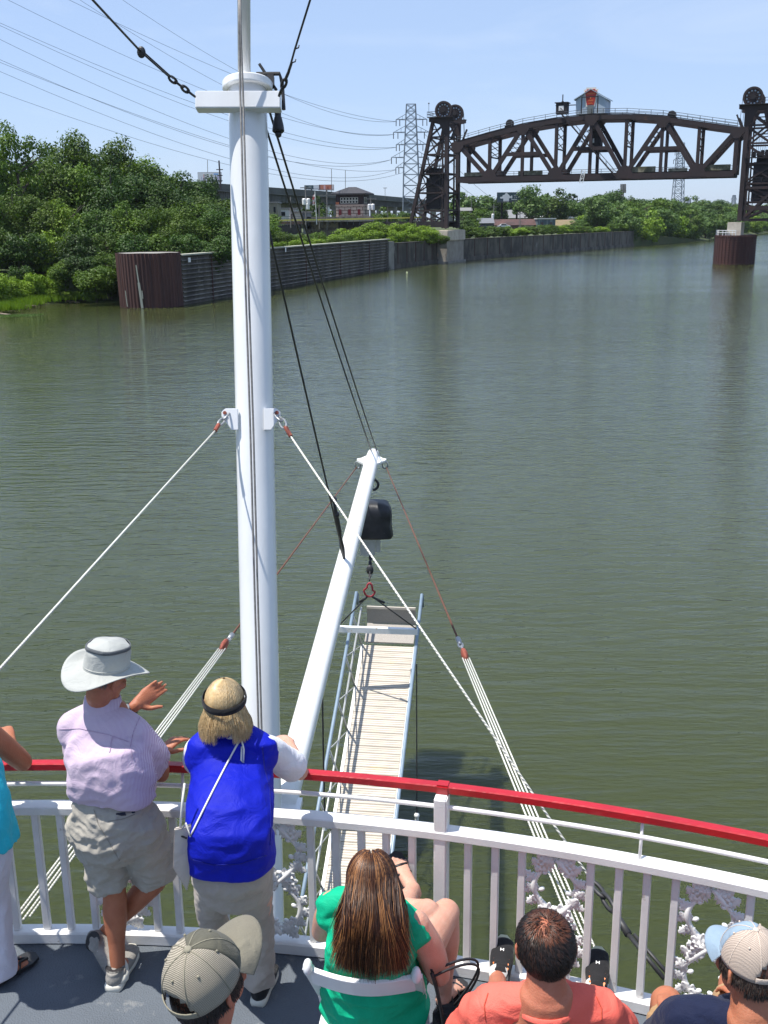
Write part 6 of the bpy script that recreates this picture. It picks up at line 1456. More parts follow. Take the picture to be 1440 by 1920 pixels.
# grey hair under the hat and watch
mb = MB(); mb.smooth = True; 
rh = random.Random(8); paths = []
for _ in range(500):
    a = rh.uniform(2.0, 5.4) ; el = rh.uniform(-.45, .1); dd = hf_*math.cos(a)*.104+hr*math.sin(a)*.080
    b0 = hc+dd*math.cos(el)+hu_*(.02+math.sin(el)*.07); paths.append(([b0, b0-hu_*.012+dd*.05, b0-hu_*.026+dd*.02], rh.randrange(2)))
strands(man, 'hair', paths, .0016, [hairm('hair_grey', (.35, .32, .29)), hairm('hair_grey_dark', (.16, .13, .11))])
wd = (wrL-elL).normalized(); 
w_ = empty('wristwatch', wrL-wd*.03, 'dark wristwatch on the raised left wrist of the man in the sun hat', 'watch'); mb = MB(); mb.smooth = True; mb.lathe(wrL-wd*.03, wd, [(.030, -.010), (.0335, -.009), (.0335, .009), (.030, .010)], 20); mb.build('strap', M['black'], w_)
mb = MB(); q = V((-.2, -.6, .6)).normalized(); q = (q-wd*q.dot(wd)).normalized(); mb.lathe(wrL-wd*.03+q*.030, q, [(.018, 0), (.018, .009), (.0, .010)], 16); mb.build('case', M['steel'], w_)

# ---------------------------------------------------------------- woman in blue tabard
wo = person(D(-.72, 4.28, 0), 'blonde woman in royal blue tabard over white shirt with a black headband')
feetR = D(-.635, 4.26, 0); feetL = D(-.86, 4.42, 0)
hR, hL = D(-.605, 4.06, .86), D(-.775, 4.07, .86); kR, kL = P3(485, 1722, .46), P3(396, 1715, .46); aR, aL = D(-.63, 4.31, .09), D(-.83, 4.46, .09)
sL, sR = P3(376, 1402, 1.325), P3(492, 1398, 1.33); nk = P3(425, 1362, 1.41); hc = P3(421, 1318, 1.545); eR = P3(562, 1447, 1.05); eL = D(-.93, 4.66, 1.08); wR = D(-.50, 4.86, 1.08); wL = D(-.86, 4.85, 1.08)
mb = MB()
for h_, k_, a_ in ((hR, kR, aR), (hL, kL, aL)): chain(mb, [h_, (h_+k_)/2, k_, k_+(a_-k_)*.3, a_], [.088, .08, .056, .058, .036]); chain(mb, [a_, a_+V((0, .10, -.05))], [.034, .028])
pel = (hR+hL)/2; chain(mb, [pel, pel+V((0, .02, .2)), (sL+sR)/2-V((0, .0, .12)), nk-V((0, 0, .04))], [(.15, .12), (.15, .12), (.16, .11), (.09, .07)], side=(1, 0, 0))
for a, b, c_ in ((sL, eL, wL), (sR, eR, wR)): chain(mb, [a, (a+b)/2, b], [.050, .048, .042]); chain(mb, [b, b+(c_-b)*.3, c_], [.042, .040, .025])
p_, hr, hf_, hu_ = head(mb, hc, V((-.10, 1, -.22)), V((0, .15, 1)), .97, nk, .052)
hand(mb, wR, V((-.5, .8, -.2)), V((0, 0, 1)), V((-1, -.2, 0)), .35); hand(mb, wL, V((.5, .8, -.2)), V((0, 0, 1)), V((1, -.2, 0)), .35)
remesh(mb, 'body', .006, M['fair'], wo, 4); eyes(wo, p_, .97, hr, hu_)
M['wshirt'] = clothm('white_shirt', (.76, .76, .80), (.68, .68, .74), 5); mb = MB()
for a, b in ((sL, eL), (sR, eR)): d = b-a; chain(mb, [a-V((0, 0, .01)), a+d*.3, a+d*.84], [.064, .072, .076], caps=(1, 0), seg=24)
ch = (sL+sR)/2-V((0, 0, .12)); chain(mb, [pel+V((0, .02, .22)), ch, (sL+sR)/2, nk-V((0, 0, .03))], [(.172, .12), (.17, .12), (.14, .085), (.07, .065)], side=(1, 0, 0), caps=(0, 1), seg=30); yoke(mb, sL, sR, nk-V((0, 0, .01)), .054)
remesh(mb, 'shirt', .008, M['wshirt'], wo, 12, lambda c, q: folds(c, q, .005, (7, 7, 6), 5))
M['tabard'] = clothm('royal_blue_poplin', (.004, .012, .42), (.003, .009, .33), 3, .6, sheen=0); mb = MB()
hemp = pel+V((0, -.01, .065)); q_ = V((.055, 0, 0)); yoke(mb, sL+q_*.2, sR-q_*.2, nk+V((0, 0, .01)), .077); chain(mb, [hemp, hemp+V((0, 0, .08)), pel+V((0, -.0, .24)), ch+V((0, -.01, 0)), (sL+sR)/2+V((0, 0, -.02)), nk-V((0, 0, .025))], [(.196, .165), (.200, .170), (.190, .158), (.178, .145), (.165, .098), (.080, .075)], side=(1, 0, 0), caps=(0, 1), seg=36, pw=2.5)
tab_o = remesh(mb, 'tabard', .008, M['tabard'], wo, 12, lambda c, q: folds(c, q, .011, (3.5, 3.5, 6), 7))
mb = MB(); mb.smooth = True; mb.lathe(nk-V((0, .005, .0)), (0, .25, 1), [(.084, -.04), (.072, .030), (.066, .030), (.066, -.02)], 28, caps=False); mb.build('collar', M['tabard'], wo)
M['chino'] = clothm('beige_chino', (.42, .37, .32), (.36, .31, .27), 4); mb = MB()
chain(mb, [pel+V((0, 0, .14)), pel, pel-V((0, 0, .07))], [(.17, .145), (.178, .155), (.160, .12)], side=(1, 0, 0), caps=(1, 1), seg=32)
for s_, h_, k_, a_ in ((1, hR, kR, aR), (-1, hL, kL, aL)): chain(mb, [h_+V((.005*s_, 0, 0)), (h_+k_)/2, k_, k_+(a_-k_)*.5, a_+V((0, -.01, .0))], [(.088, .105), (.076, .092), (.068, .076), (.072, .074), (.076, .076)], side=(1, 0, 0), caps=(1, 0), seg=24)
remesh(mb, 'trousers', .007, M['chino'], wo, 4, lambda c, q: folds(c, q, .008+.006*max(0, (.5-(c.z-DZ))), (8, 8, 9), 12))
M['shoe_black'] = clothm('black_shoe', (.018, .018, .02)); 
shoe(wo, feetR+V((0, -.03, 0)), feetR+V((.05, .25, 0)), .27, .10, M['shoe_black'], mat('pale_sole', (.62, .60, .52), .6), M['shoe_black']); shoe(wo, feetL+V((0, -.03, 0)), feetL+V((-.02, .25, 0)), .27, .10, M['shoe_black'], mat('pale_sole2', (.62, .60, .52), .6), M['shoe_black'])
# bob of blonde hair with headband
R = random.Random(21); paths = []; s = .97
def scalp(a, e, k=1.0):   # a azimuth from front through right, e elevation
    return hc+(hf_*(math.cos(a)*.108*math.cos(e))+hr*(math.sin(a)*.089*math.cos(e))+hu_*(.014/1.0+math.sin(e)*.100))*k*s
def hair_path(a, e0, L, k, bend, nseg=9):
    pts = []; e = min(e0, 1.52); k0 = k
    while e > -.42: pts.append(scalp(a+.015*math.sin(e*3+a*5), e, 1+(k0-1)*max(.2, math.cos(e)))); e -= .22
    last = pts[-1]; out = (hf_*math.cos(a)*.8+hr*math.sin(a)).normalized(); n = 6
    for i in range(1, n+1): f = i/n; pts.append(last-UPV*(L*f)+out*(bend*math.sin(f*1.9)*(.4+.6*f))+V((R.gauss(0, .0015), R.gauss(0, .0015), 0)))
    return pts
for _ in range(6500):
    a = R.uniform(1.0, 2*math.pi-1.0); paths.append((hair_path(a, R.uniform(.2, 1.5), R.uniform(.10, .155)*(1 if abs(a-math.pi) > .35 else .75), R.uniform(1.0, 1.035), R.uniform(.014, .042)), R.choices((0, 1, 2), (5, 4, 1))[0]))
for _ in range(500):
    a = R.uniform(-1.0, 1.0); pts = [scalp(a+math.pi*(0), 1.5-.01*i, 1.02) for i in range(1)]; e = 1.45
    pts = []
    for i in range(7): pts.append(scalp(a*(1+.25*i), 1.5-.18*i, 1.03))
    paths.append((pts, R.choices((0, 1, 2), (5, 3, 2))[0]))
HB = [hairm('hair_blonde', (.66, .47, .24)), hairm('hair_blonde_light', (.74, .56, .32)), hairm('hair_blonde_dark', (.52, .34, .15))]
strands(wo, 'hair', paths, .0011, HB, .2)
mb = MB(); mb.smooth = True; mb.ball(hc+hu_*.014*s-hf_*.004, (.084*s, .101*s, .094*s), hr, hu_, 24, 16); mb.build('hair_base', HB[0], wo)
mb = MB(); mb.smooth = True; ba = (hu_*.93+hf_*-.30).normalized(); bx_ = hr; by_ = ba.cross(bx_).normalized(); vs = []; seg = 48; bc = hc+hu_*.024-hf_*.010
for r_, z_ in ((1.0, -.022), (1.04, -.018), (1.06, 0), (1.03, .018), (.99, .021)):
    for k in range(seg): a = 2*math.pi*k/seg; vs.append(bc+bx_*(math.cos(a)*.096*r_)+by_*(math.sin(a)*.124*r_)+ba*(z_*.78))
mb.add(vs, [(i*seg+k, i*seg+(k+1) % seg, (i+1)*seg+(k+1) % seg, (i+1)*seg+k) for i in range(4) for k in range(seg)]); mb.build('headband', clothm('black_band', (.012, .012, .014)), wo)
# crossbody pouch with cord
pch = empty('crossbody_pouch', P3(345, 1600, .82), 'cream fabric crossbody pouch on a white cord at the hip of the woman in blue', 'bag')
q_ = surf(tab_o, 362, 1566, .01); pc_ = atY(345, 1600, q_.y+.01); mb = MB(); poly = [(-.03, .13), (.035, .12), (.045, -.02), (.0, -.19), (-.045, -.05)]; mb.prism([pc_+V((x, .03*x/.04, z)) for x, z in poly], (0, .018, 0)); mb.build('pocket', clothm('cream_canvas', (.62, .55, .48), (.55, .48, .42), 8), pch, bevel=.004)
mb = MB(); mb.box(pc_+V((-.005, -.002, .085)), (.05, .006, .006), (1, 0, -.5)); mb.build('slit', M['black'], pch)
strap = [surf(tab_o, 357+(449-357)*t, 1568+(1388-1568)*t-3*math.sin(3.14*t), .006) for t in [i/22 for i in range(23)]]; strap = [pc_+V((.0, .0, .12)), pc_+V((.02, -.02, .16))]+[q for q in strap if q is not None]
M['bseam'] = clothm('blue_seam', (.003, .008, .20)); seam(tab_o, 'side_seam', [(492, 1400), (496, 1440), (506, 1480), (508, 1540), (506, 1590)], .002, M['bseam'], wo); seam(tab_o, 'hem_seam', [(362, 1612), (400, 1622), (450, 1620), (505, 1602)], .002, M['bseam'], wo)
mb = MB(); mb.smooth = True; mb.tube(strap, .0045, 6); b = strap[-1]; mb.tube([b, b+V((.012, -.015, .01)), b+V((.022, -.03, -.03)), b+V((.020, -.05, -.085)), b+V((.010, -.045, -.075)), b+V((.012, -.02, -.02))], .0045, 6); mb.tube([pc_+V((-.01, 0, .12)), pc_+V((.0, .03, .22)), pc_+V((.01, .06, .30))], .005, 6); mb.build('cord', mat('white_cord', (.74, .72, .68), .8), pch)

# ---------------------------------------------------------------- woman at the left edge
ld = person(D(-1.98, 4.45, 0), 'woman in turquoise top and white trousers at the far left leaning on the rail')
hR, hL = D(-1.86, 4.33, .88), D(-2.05, 4.35, .88); kR, kL = D(-1.93, 4.42, .48), D(-2.13, 4.46, .48); aR, aL = D(-1.93, 4.42, .08), D(-2.15, 4.50, .08)
sR, sL = D(-1.90, 4.50, 1.35), D(-2.24, 4.50, 1.36); nk = D(-2.08, 4.56, 1.43); hc = D(-2.08, 4.62, 1.58); eR = P3(42, 1428, 1.07); wR = P3(20, 1395, 1.16); eL = D(-2.38, 4.72, 1.07); wL = D(-2.16, 4.84, 1.08)
mb = MB()
for h_, k_, a_ in ((hR, kR, aR), (hL, kL, aL)): chain(mb, [h_, (h_+k_)/2, k_, k_+(a_-k_)*.3, a_], [.086, .078, .054, .056, .034])
for a_ in (aR, aL):
    f0_ = a_-V((0, 0, .05)); tdir_ = V((.45, .72, 0)).normalized(); ts = tdir_.cross(UPV)
    chain(mb, [f0_+V((0, 0, .04)), f0_+tdir_*.06+V((0, 0, .01)), f0_+tdir_*.14-V((0, 0, .008))], [(.032, .032), (.036, .026), (.042, .014)], side=ts)
    for q in range(5): o_ = (q-2)*.0175; chain(mb, [f0_+tdir_*.13+ts*o_-V((0, 0, .006)), f0_+tdir_*(.185-.011*(q if a_ is aR else 4-q))+ts*o_*1.1-V((0, 0, .012))], [.010, .0088], seg=8)
pel = (hR+hL)/2; chain(mb, [pel, pel+V((0, .05, .25)), (sL+sR)/2-V((0, 0, .12)), nk-V((0, 0, .04))], [(.15, .12), (.14, .11), (.15, .11), (.09, .07)], side=(1, 0, 0))
chain(mb, [sR, (sR+eR)/2, eR], [.058, .056, .048]); chain(mb, [eR, eR+(wR-eR)*.3, wR], [.048, .044, .028]); chain(mb, [sL, (sL+eL)/2, eL], [.055, .05, .044]); chain(mb, [eL, wL], [.042, .026])
p_, hr, hf_, hu_ = head(mb, hc, V((-.2, 1, -.15)), UPV, .96, nk, .05)
hand(mb, wR, V((-.35, .5, .35)), V((.2, -.3, 1)), V((-1, 0, .2)), .55); hand(mb, wL, V((.7, .5, -.1)), V((0, 0, 1)), V((0, -1, 0)), .3)
remesh(mb, 'body', .006, M['tan'], ld, 4); eyes(ld, p_, .96, hr, hu_)
mb = MB(); hemp = pel+V((.015, -.01, -.03))
chain(mb, [hemp, hemp+V((0, 0, .15)), pel+V((0, .03, .28)), (sL+sR)/2-V((0, .02, .10)), (sL+sR)/2+V((0, 0, .0)), nk-V((0, 0, .03))], [(.205, .165), (.190, .150), (.168, .135), (.165, .135), (.125, .08), (.075, .07)], side=(1, 0, 0), caps=(0, 1), seg=32); yoke(mb, sL, sR, nk, .056)
remesh(mb, 'top', .008, clothm('turquoise_cotton', (.03, .50, .62), (.02, .42, .54), 4), ld, 10, lambda c, q: folds(c, q, .012, (9, 9, 3), 15))
mb = MB(); chain(mb, [pel+V((0, 0, .08)), pel-V((0, 0, .08))], [(.165, .14), (.165, .135)], side=(1, 0, 0), seg=28)
for h_, k_, a_ in ((hR, kR, aR), (hL, kL, aL)): chain(mb, [h_, (h_+k_)/2, k_, a_-V((0, .0, .03))], [(.10, .105), (.095, .095), (.085, .085), (.078, .080)], side=(1, 0, 0), caps=(1, 0), seg=24)
remesh(mb, 'trousers', .008, clothm('white_linen', (.68, .66, .74), (.60, .58, .66), 4), ld, 5, lambda c, q: folds(c, q, .008, (9, 9, 4), 18))
for a_ in (aR, aL):
    sd2 = empty('sandal', a_-V((0, 0, .08)), parent=ld); sd2.location = a_-V((0, 0, .08))-wloc(ld); tdir_ = V((.45, .72, 0)).normalized(); ts = tdir_.cross(UPV); f0_ = V((a_.x, a_.y, DZ+.012))
    mb = MB(); mb.prism([f0_+tdir_*x+ts*y for x, y in ((-.06, -.03), (-.06, .03), (.05, .035), (.15, .055), (.20, .04), (.215, 0), (.20, -.04), (.15, -.055), (.05, -.035))], (0, 0, .018)); mb.build('sole', M['black'], sd2)
    mb = MB(); mb.smooth = True; mb.tube([f0_+tdir_*.07+ts*.045, f0_+tdir_*.10+ts*.02+V((0, 0, .045)), f0_+tdir_*.16+V((0, 0, .02))], .007, 6); mb.tube([f0_+tdir_*.07-ts*.045, f0_+tdir_*.10-ts*.02+V((0, 0, .045)), f0_+tdir_*.16+V((0, 0, .02))], .007, 6); mb.build('strap', M['black'], sd2)
R = random.Random(31); s = .96; paths = [(hair_path(R.uniform(.9, 5.4), R.uniform(.2, 1.5), R.uniform(.05, .10), R.uniform(1.0, 1.06), .02), R.choice((0, 2))) for _ in range(700)]
strands(ld, 'hair', paths, .0025, HB)
for i, (c_, r_) in enumerate((((.22, .50, .48), .030), ((.30, .60, .45), .030), ((.55, .5, .42), .029))):
    d = (wR-eR).normalized(); mb = MB(); mb.smooth = True; mb.lathe(wR-d*(.016+.012*i), d, [(.027, -.004), (r_+.003, 0), (.027, .004)], 20); tag(mb.build('bracelet', mat('bracelet_bead', c_, .5)), ['teal bead bracelet nearest the hand of the woman at the far left', 'green middle bracelet on the wrist of the woman at the far left', 'pale lowest bracelet on the wrist of the woman at the far left'][i], 'bracelet')

# ---------------------------------------------------------------- folding chairs
M['resin'] = mat('white_resin', (.78, .78, .80), .35, (.72, .72, .75), 5)
def chair(o, yaw, label):
    """white folding chair; o = middle of the seat on the deck, yaw turns the back"""
    c = empty('folding_chair', o, label, 'chair', 'white folding chairs'); f = V((math.sin(yaw), math.cos(yaw), 0)); r = V((math.cos(yaw), -math.sin(yaw), 0)); o = V(o)
    for s_ in (-1, 1):
        mb = MB(); a = o+r*(.215*s_); mb.beam(a-f*.25+UPV*.80, a+f*.05+UPV*.42, .030, .045, r); mb.beam(a+f*.05+UPV*.42, a+f*.27+UPV*.0, .030, .045, r); mb.build('front_leg', M['resin'], c, bevel=.006)
        mb = MB(); a = o+r*(.185*s_); mb.beam(a+f*.12+UPV*.42, a-f*.24, .030, .045, r); mb.build('back_leg', M['resin'], c, bevel=.006)
        mb = MB(); mb.smooth = True; a = o+r*(.215*s_)-f*.255+UPV*.805; mb.ball(a, (.02, .03, .035)); mb.build('end_cap', M['resin'], c)
    mb = MB(); mb.sweep([o-f*(.225+.05*math.sin(math.pi*t))+r*(-.205+.41*t)+UPV*.745 for t in [i/12 for i in range(13)]], (.02, .11), (-.42*f.x, -.42*f.y, .9)); mb.build('back_slat', M['resin'], c)
    mb = MB(); mb.box(o+UPV*.43+f*.02, (.40, .38, .035), r, f); mb.build('seat', M['resin'], c, bevel=.01)
    mb = MB(); mb.beam(o-r*.2-f*.20+UPV*.08, o+r*.2-f*.20+UPV*.08, .02, .03); mb.beam(o-r*.2+f*.22+UPV*.1, o+r*.2+f*.22+UPV*.1, .02, .03); mb.build('cross_bar', M['resin'], c)
    return c
chair(D(-.075, 3.74, 0), .12, 'white folding chair under the woman in green')
chair(D(.55, 3.30, 0), .05, 'white folding chair under the man in coral shirt')
chair(D(1.22, 3.22, 0), .2, 'white folding chair under the man in navy shirt at the right edge')

# ---------------------------------------------------------------- seated woman in green
gn = person(D(-.06, 3.75, 0), 'seated woman in emerald green sleeveless top with long brown highlighted hair')
pel = D(-.06, 3.72, .52); hL, hR = D(-.15, 3.76, .52), D(.03, 3.76, .52)
sL, sR = D(-.225, 3.66, .985), D(.105, 3.56, .965); nk = D(-.065, 3.62, 1.06); hc = P3(697, 1655, 1.205)
kR = P3(836, 1712, .56); aR = P3(832, 1868, .10); kL = P3(800, 1712, .60); aL = P3(776, 1692, .55)+V((0, .10, .0))
eR = P3(822, 1826, .70); wR = P3(770, 1765, .70); eL = D(-.28, 3.80, .75); wL = D(-.08, 4.0, .68)
mb = MB()
chain(mb, [hR, (hR+kR)/2+V((0.01, 0, .01)), kR], [.100, .088, .066]); chain(mb, [kR, kR+(aR-kR)*.3-V((0, .015, 0)), kR+(aR-kR)*.75, aR], [.062, .066, .042, .036])
chain(mb, [hL, (hL+kL)/2+V((0.02, 0, .03)), kL], [.100, .088, .064]); chain(mb, [kL, kL+V((-.10, .06, -.02)), aL], [.060, .058, .036])
fd = V((.2, .6, -.05)).normalized()
for a_, fd in ((aR, V((.30, .55, -.0))), (aL, V((-.25, .5, .45)))):
    fd = fd.normalized(); fu = (UPV-fd*fd.z).normalized(); ts = fd.cross(fu); f0_ = a_-fu*.045
    chain(mb, [a_-fd*.02, f0_+fd*.06+fu*.02, f0_+fd*.14], [(.034, .034), (.036, .026), (.040, .014)], side=ts)
    for q in range(5): o_ = (q-2)*.0170; chain(mb, [f0_+fd*.13+ts*o_, f0_+fd*(.182-.010*abs(q-1))+ts*o_*1.1-fu*.004], [.0098, .0086], seg=8)
chain(mb, [pel, pel+V((0, -.06, .22)), (sL+sR)/2-V((0, .0, .12)), nk-V((0, 0, .04))], [(.17, .13), (.15, .12), (.16, .11), (.08, .07)], side=(1, 0, 0))
chain(mb, [sR, (sR+eR)/2+V((.01, 0, 0)), eR], [.058, .062, .050]); chain(mb, [eR, eR+(wR-eR)*.35, wR], [.050, .044, .027]); chain(mb, [sL, (sL+eL)/2, eL], [.056, .056, .045]); chain(mb, [eL, eL+(wL-eL)*.35, wL], [.045, .042, .027])
p_, hr, hf_, hu_ = head(mb, hc, V((-.05, 1, -.30)), V((0, .2, 1)), .97, nk, .05)
hand(mb, wR, V((.25, .55, .25)), V((.4, .1, .9)), V((-.6, .3, 0)), .45); hand(mb, wL, V((.6, .5, 0)), UPV, V((-.4, .6, 0)), .35)
remesh(mb, 'body', .006, M['fair'], gn, 4); eyes(gn, p_, .97, hr, hu_)
M['emerald'] = clothm('emerald_cotton', (.004, .46, .24), (.003, .36, .19), 3, .65, sheen=0); mb = MB()
chain(mb, [pel+V((0, -.01, -.07)), pel+V((0, -.03, .05)), pel+V((0, -.06, .2)), (sL+sR)/2-V((0, .02, .13)), (sL+sR)/2-V((0, 0, .01)), nk-V((0, 0, .03))], [(.225, .17), (.215, .165), (.190, .150), (.195, .145), (.145, .085), (.07, .065)], side=(1, -.1, 0), caps=(1, 1), seg=34, pw=2.2); yoke(mb, sL, sR, nk, .060)
remesh(mb, 'top', .008, M['emerald'], gn, 12, lambda c, q: folds(c, q, .015, (5, 5, 7), 22))
mb = MB(); chain(mb, [pel+V((0, -.04, .0)), pel+V((0, .06, -.02))], [(.20, .12), (.19, .11)], side=(1, 0, 0)); 
for h_, k_ in ((hR, kR), (hL, kL)): chain(mb, [h_, h_+(k_-h_)*.42], [.112, .108], caps=(1, 0))
remesh(mb, 'shorts', .009, clothm('navy_shorts', (.02, .022, .045)), gn, 4, lambda c, q: folds(c, q, .006, (9, 9, 9), 2))
for a_, fd in ((aR, V((.30, .55, 0))), (aL, V((-.25, .5, .45)))):
    fd = fd.normalized(); fu = (UPV-fd*fd.z).normalized(); ts = fd.cross(fu); f0_ = a_-fu*.078; s2 = empty('sandal', f0_, parent=gn); s2.location = f0_-wloc(gn)
    mb = MB(); mb.prism([f0_+fd*x+ts*y for x, y in ((-.055, -.03), (-.055, .03), (.05, .034), (.14, .050), (.20, .036), (.215, 0), (.20, -.036), (.14, -.050), (.05, -.034))], fu*.022); mb.build('sole', M['black'], s2)
    mb = MB(); mb.smooth = True
    for x in (.02, .09, .135): mb.tube([f0_+fd*x+ts*.044, f0_+fd*x+ts*.03+fu*(.075-.25*x), f0_+fd*x+fu*(.088-.3*x), f0_+fd*x-ts*.03+fu*(.075-.25*x), f0_+fd*x-ts*.044], .008, 6)
    mb.build('strap', M['black'], s2)
# long straight hair
R = random.Random(51); s = .99; paths = []; back_ = V((0, -1, 0))
HBR = [hairm('hair_brown', (.050, .017, .008)), hairm('hair_brown_mid', (.095, .034, .012)), hairm('hair_caramel', (.33, .145, .05)), hairm('hair_dark', (.022, .009, .006))]
def scalp2(a, e, k=1.0): return hc+(hf_*(math.cos(a)*.104*math.cos(e))+hr*(math.sin(a)*.086*math.cos(e))+hu_*(.014+math.sin(e)*.098))*k*s
for i in range(9500):
    a = R.uniform(.9, 2*math.pi-.9); sd_ = 1 if a < math.pi else -1; k = R.uniform(1.0, 1.16); pts = []; e = R.uniform(1.0, 1.5)
    # strands start along the parting and fan out sideways
    y0 = R.uniform(-.9, .8)
    st_ = hc+(hu_*(.112)+hf_*(y0*.06)+hr*(sd_*.004))*s; pts.append(st_)
    while e > .22: pts.append(scalp2(a, e*.86, k)); e -= .20
    last = pts[-1]; off_ = a-math.pi; L = R.uniform(.21, .34)*(1-.10*abs(off_))**1.0; tgt = V((hc.x+.185*math.sin(off_*.75)*(-1 if True else 1)+R.gauss(0, .012), 0, 0))
    tx = hc.x+(last.x-hc.x)*1.35+R.gauss(0, .014); ty = hc.y-.155-.05*math.cos(off_)-R.uniform(0, .035); ty = min(ty, last.y-.0) if abs(off_) < 1.5 else last.y-.10
    for j in range(1, 9):
        f = j/8; g_ = min(1, f*1.6); pts.append(V((last.x+(tx-last.x)*f+.007*math.sin(f*5+a*4), last.y+(ty-last.y)*math.sin(g_*1.57), last.z-L*f)))
    w_ = R.random(); side_hl = abs(off_) > .5
    mi = 2 if w_ < (.34 if side_hl else .14) else 1 if w_ < .60 else 0 if w_ < .88 else 3
    if off_ < -.1 and off_ > -.55 and w_ < .38: mi = 2
    paths.append((pts, mi))
strands(gn, 'hair', paths, .0013, HBR, .2)
mb = MB(); mb.smooth = True; mb.ball(hc+hu_*.014, (.084, .101, .094), hr, hu_, 24, 16); mb.build('hair_base', HBR[0], gn)
# handbag hanging from the chair
hb = empty('handbag', D(.21, 3.62, .30), 'black handbag with long straps hanging from the green woman\'s chair', 'bag'); mb = MB(); mb.box(D(.27, 3.62, .32), (.12, .26, .26), (1, .3, 0)); mb.build('body', M['shoe_black'], hb, bevel=.03)
mb = MB(); mb.smooth = True; q = D(.17, 3.50, .78)
for k in (0, .03): mb.tube([q+V((.20*math.sin(t*2.6)*(1 if t < 1 else 1), .22*t+k, -.02-.36*t*t+.05*math.sin(t*3.1))) for t in [i/16 for i in range(17)]], .0055, 6); mb.tube([q+V((.07*t, .05*t+k, -.38*t+.02*math.sin(t*5))) for t in [i/8 for i in range(9)]], .007, 6)
mb.build('strap', M['black'], hb)

# ---------------------------------------------------------------- seated man in coral
co = person(D(.53, 3.3, 0), 'seated man in coral t-shirt with short dark hair, black trainers up at the railing')
hc = P3(1022, 1775, 1.27); nk = hc+V((.0, -.055, -.14)); pel = D(.54, 3.24, .52); sL, sR = D(.345, 3.04, 1.02), D(.735, 3.02, 1.02)
hL, hR = D(.44, 3.26, .50), D(.64, 3.26, .50); kL, kR = D(.45, 3.66, .42), D(.80, 3.62, .42); aL, aR = P3(933, 1832, .12), P3(1113, 1858, .12)
mb = MB(); S = 1.08
chain(mb, [pel, pel+V((0, -.10, .22)), (sL+sR)/2-V((0, 0, .13)), nk-V((0, 0, .03))], [(.19, .15), (.18, .15), (.19, .13), (.10, .085)], side=(1, 0, 0))
for h_, k_, a_ in ((hL, kL, aL), (hR, kR, aR)): chain(mb, [h_, (h_+k_)/2, k_], [.105, .092, .068]); chain(mb, [k_, k_+(a_-k_)*.3-V((0, .01, .02)), a_], [.066, .066, .040]); chain(mb, [a_, a_+V((.0, .06, -.04))], [.04, .035])
eL, eR = D(.26, 3.16, .76), D(.84, 3.16, .76); wL, wR = D(.36, 3.45, .68), D(.74, 3.45, .68)
for a, b, c_, t_ in ((sL, eL, wL, 1), (sR, eR, wR, -1)): chain(mb, [a, (a+b)/2, b], [.060, .056, .048]); chain(mb, [b, (b+c_)/2, c_], [.048, .046, .030]); hand(mb, c_, V((.3*t_, .9, -.1)), UPV, V((t_, .1, 0)), .4)
p_, hr, hf_, hu_ = head(mb, hc, V((.0, 1, -.18)), V((0, .1, 1)), S, nk, .066)
remesh(mb, 'body', .006, M['red_skin'], co, 4); eyes(co, p_, S, hr, hu_)
M['coral'] = clothm('coral_jersey', (.82, .155, .115), (.74, .13, .095), 3, .7, sheen=0); mb = MB()
chain(mb, [pel+V((0, -.01, -.05)), pel+V((0, -.05, .1)), pel+V((0, -.10, .25)), (sL+sR)/2-V((0, .03, .13)), (sL+sR)/2-V((0, 0, .015)), nk-V((0, -.005, .06))], [(.25, .20), (.245, .19), (.235, .18), (.235, .155), (.17, .10), (.088, .085)], side=(1, 0, 0), caps=(1, 0), seg=36, pw=2.2); yoke(mb, sL, sR, nk, .074)
for a, b in ((sL, eL), (sR, eR)): d = b-a; chain(mb, [a-V((0, 0, .01)), a+d*.3, a+d*.78], [.074, .082, .086], caps=(1, 0), seg=24)
cor_o = remesh(mb, 'tshirt', .008, M['coral'], co, 14, lambda c, q: folds(c, q, .012, (4, 4, 6), 31))
mb = MB(); mb.smooth = True; mb.lathe(nk-V((0, .0, .058)), (0, .22, 1), [(.097, -.012), (.097, .002), (.093, .005), (.089, .0), (.088, -.012)], 32, squash=.95, caps=False); mb.build('neckband', M['coral'], co)
mb = MB()
for h_, k_ in ((hL, kL), (hR, kR)): chain(mb, [h_, (h_+k_)/2, k_+(k_-h_)*.02], [.118, .108, .092], caps=(1, 0))
chain(mb, [pel, pel+V((0, .1, 0))], [(.2, .12), (.19, .11)], side=(1, 0, 0)); remesh(mb, 'shorts', .009, clothm('grey_shorts', (.12, .12, .13)), co, 4)
M['cseam'] = clothm('coral_seam', (.55, .09, .05)); seam(cor_o, 'sleeve_seam', [(915, 1862), (908, 1885), (910, 1915)], .002, M['cseam'], co); seam(cor_o, 'sleeve_seam', [(1118, 1868), (1128, 1890), (1128, 1916)], .002, M['cseam'], co)
M['orange'] = mat('orange_eyelet', (.90, .22, .03), .5); M['solem'] = mat('pale_yellow_sole', (.62, .60, .42), .6)
for a_, tx, ty in ((aL, 945, 1762), (aR, 1121, 1797)):
    heel = V((a_.x, a_.y-.06, DZ+.035)); toe = P3(tx, ty, .17); shoe(co, heel, toe, .31, .115, M['shoe_black'], M['solem'], M['shoe_black'], accents=M['orange'])
    mb = MB(); mb.smooth = True; mb.tube([a_+V((0, -.01, .0)), a_+V((0, -.02, .05))], .045, 14); mb.build('sock', M['lace_w'], co)
R = random.Random(61); paths = []; s = S
def scalp3(a, e, k=1.0): return hc+(hf_*(math.cos(a)*.106*math.cos(e)-.008)+hr*(math.sin(a)*.083*math.cos(e))+hu_*(.012+math.sin(e)*.096))*k*S
